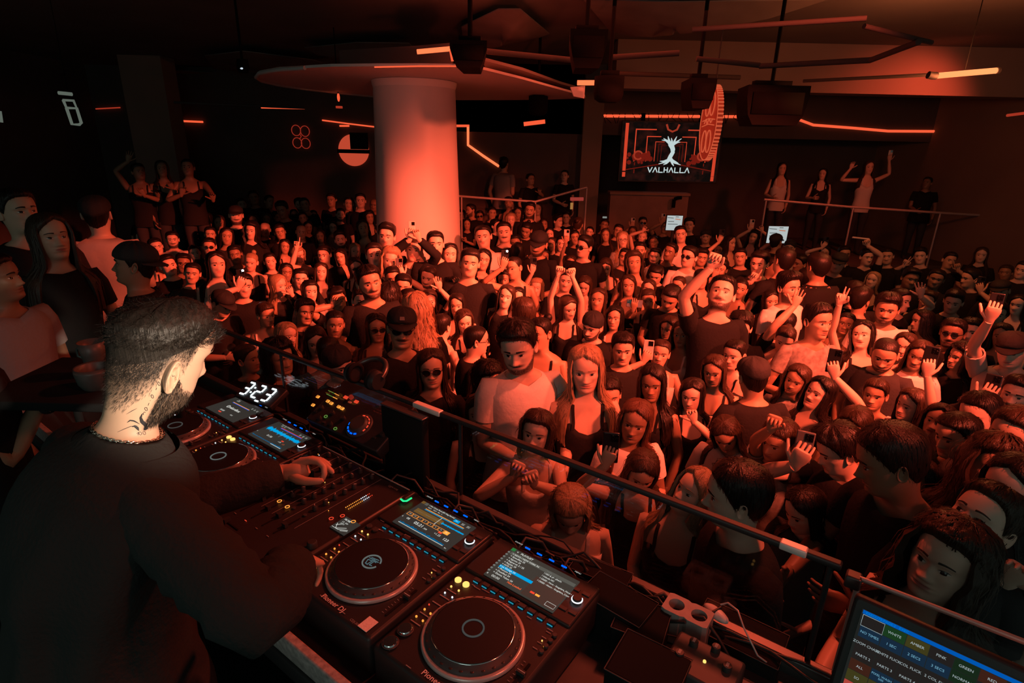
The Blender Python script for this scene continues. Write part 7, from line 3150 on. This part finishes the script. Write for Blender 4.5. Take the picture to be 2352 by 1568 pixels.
standing(1297, 404, 22, 11.9, 1.70, 'person in black near the pier behind the railing', yaw=-10, code='s', top='t', group=TER)
standing(1218, 412, 22, 11.5, 1.70, 'person in black leaning by the stair right of the railing bend', yaw=30, code='s', top='t', group=TER, arms=[(1, 1240, 438, 're', -.3)])
LT = 'dancers on the dark left platform'  # black tops and darkest skin tone stand in for dim light here
standing(318, 395, 30, 8.6, 1.72, 'dancer with one bent raised arm, leftmost on the dark platform', yaw=20, code='s', top='k', tone=3, group=LT, arms=[(-1, 292, 362, 'op', -.1), (1, 330, 440, 're', -.2)])
standing(372, 388, 30, 8.7, 1.68, 'dancer with folded arms in the middle of the dark platform', yaw=0, code='lF', top='k', tone=3, group=LT, arms=[(1, 395, 425, 're', -.2)])
standing(432, 385, 30, 8.6, 1.70, 'dancer reaching an arm down to the right on the dark platform', yaw=-10, code='s', top='k', tone=3, group=LT, arms=[(1, 488, 450, 're', -.2), (-1, 415, 438, 're', -.2)])

settle(40)
bb = [q['base'] for q in PEOPLE if q['group'] == LT]
slab('floor_platform_left', (-7.2, 8.2, FLOOR), (-4.2, 9.4, min(bb)), M_WALL)
lb = min(q['base'] for q in PEOPLE if q['px'] in (222, 116, 40) and q['group'] == 'people beside the booth')
slab('floor_riser_left', (-5.2, 2.0, FLOOR), (-2.0, 4.4, lb), M_BLACKM)
for q in PEOPLE:
    if q['group'] == TER:
        # feet on the terrace slab: adjust stature rather than float
        fl = .72 if q['P'][0] > 3.5 else .62
        q['base'] = fl
        q['sc'] = (q['P'][2] - fl) / 1.605
    elif q['group'] == LT:
        q['sc'] = (q['P'][2] - min(bb)) / 1.605
        q['base'] = min(bb)
    elif q['px'] in (222, 116, 40):
        q['sc'] = (q['P'][2] - lb) / 1.605
        q['base'] = lb
    elif q['px'] in (-12, 312, -130):
        q['sc'] = (q['P'][2] - ZPLAT) / 1.605
        q['base'] = ZPLAT
_o1 = ['first', 'second', 'third', 'fourth', 'fifth', 'sixth', 'seventh', 'eighth', 'ninth']
ORD = _o1 + ['tenth', 'eleventh', 'twelfth', 'thirteenth', 'fourteenth', 'fifteenth', 'sixteenth', 'seventeenth', 'eighteenth', 'nineteenth']
for t_ in ('twent', 'thirt', 'fort'):
    ORD += [t_ + 'ieth'] + [t_ + 'y-' + q for q in _o1]
HOLD = {'ph': 'holding up a phone', 'pl': 'filming with a phone held sideways', 'fl': 'holding up a phone with its light on', 'op': 'raising an open hand',
        'pt': 'pointing a finger', 'fi': 'with a raised fist', 'pe': 'making a V sign', 'cl': 'with a hand half raised', 're': 'with an arm stretched out'}


def place(q):
    x, d = q['px'], q['d']
    side = ('left of the column' if x < 870 else 'in front of the column' if x < 1060 else 'right of the column' if x < 1380 else
            'below the screen' if x < 1700 else 'right of the screen' if x < 2060 else 'by the right edge')
    row = 'front rows' if d < 3.4 else 'middle rows' if d < 5.6 else 'far rows' if d < 8.2 else 'last rows'
    return row + ' ' + side


groups = {}
for q in PEOPLE:
    if q['label']:
        continue
    look = TOPNAME[q['top']]
    if q['code'][0] in 'CB':
        look += ' and cap'
    elif q['code'][0] == 'N':
        look += ' and head covering'
    if 'g' in q['code']:
        look += ' and sunglasses'
    elif 'e' in q['code']:
        look += ' and spectacles'
    act = HOLD[q['arms'][0][3]] if q['arms'] else ''
    if not act and abs(q['yaw']) > 100:
        act = 'turned away'
    groups.setdefault((look, act, place(q)), []).append(q)
for (look, act, plc), qs in groups.items():
    qs.sort(key=lambda q: (q['px'], q['py']))
    n = len(qs)
    for k, q in enumerate(qs):
        core = ('person in %s %s' % (look, act)).strip()
        if n == 1:
            q['label'] = '%s, %s' % (core, plc)
        else:
            q['label'] = '%s, %s from left, %s' % (core, ORD[k], plc)
        if len(q['label'].split()) > 16:
            q['label'] = q['label'].replace(' the ', ' ').replace(' up a ', ' a ').replace(' with its light on', ' alight')
for q in PEOPLE:
    build_person(q)
    for ph_, pose in q.get('phones', []):
        own = q['label'].replace(' holding up a phone with its light on', '').replace(' holding up a phone', '').replace(' filming with a phone held sideways', '')
        lit = 'lit phone' if pose == 'fl' else 'sideways phone' if pose == 'pl' else 'phone'
        w_ = (lit + ' held by ' + own).split()
        tag(ph_, ' '.join(w_[:16]), 'phone', 'phones held up in the crowd')

# wrist watch and small items of the left side
b = MB()
wp = at(108, 930, 1.98)
b.lathe(wp, [(.030, -.012), (.032, 0), (.030, .012)], axis=nrm(at(165, 905, 2.0) - at(60, 945, 2.0)), sides=20, caps=False)
b.ellip(wp + nrm(CAM - wp) * .032, (.02, .02, .008), 8, 16, ax=None)
tag(b.build('wrist_watch', M_BLACK), 'dark watch on the forearm at the left picture edge', 'watch')
M_CUP = mat('frosted_cup', (0.07, 0.075, 0.07), .4, noise=.3, nscale=30)
cu = empty('ice_bucket', at(216, 850, 1.9) - np.array([0, 0, .06]))
b = MB()
b.lathe((0, 0, 0), [(.040, 0), (.052, .02), (.058, .06), (.055, .075), (.05, .07), (.045, .02)], sides=32)
b.build('bowl', M_CUP, cu)
tag(cu, 'round pale bowl-like container in the shadow left of the performer', 'container')
cu = empty('plastic_cup', at(214, 812, 2.0) - np.array([0, 0, .05]))
b = MB()
b.lathe((0, 0, 0), [(.030, 0), (.036, .05), (.042, .095), (.040, .095), (.034, .05), (.028, .006)], sides=28)
b.build('cup_wall', M_CUP, cu)
b = MB()
b.tube([[-.035, 0, .03], [-.055, 0, .04], [-.055, 0, .065], [-.04, 0, .075]], .005, 6)
b.build('handle', M_CUP, cu)
tag(cu, 'pale plastic cup with a small handle left of the performer', 'cup')
tb_ = empty('side_table', at(215, 900, 2.0) * [1, 1, 0] + [0, 0, ZPLAT])
zt_ = at(216, 850, 1.9)[2] - .06 - ZPLAT
b = MB()
b.box((0, 0, zt_ - .015), (.5, .4, .03), bevel=.005)
b.build('table_top', M_BLACKM, tb_)
for x, y in ((-.2, -.15), (.2, -.15), (-.2, .15), (.2, .15)):
    b = MB()
    b.tube([[x, y, 0], [x, y, zt_ / 2], [x, y, zt_ - .03]], .015, 6)
    b.build('leg', M_BLACKM, tb_)
tag(tb_, 'dark side table left of the performer carrying a cup and a bowl', 'table')
# lit stick held by the raised fist at the right
b = MB()
_gd = [q['d'] for q in PEOPLE if q['px'] == 1990 and q['py'] == 590][0] - .16
p0, p1 = at(1958, 545, _gd), at(1996, 549, _gd)
b.tube([p0, (p0 + p1) / 2, p1], .012, 8)
tag(b.build('glow_stick', mat('stick_pale', (.7, .62, .55), .4)), 'pale short stick in the raised fist under the terrace railing', 'stick')

finish_texts()
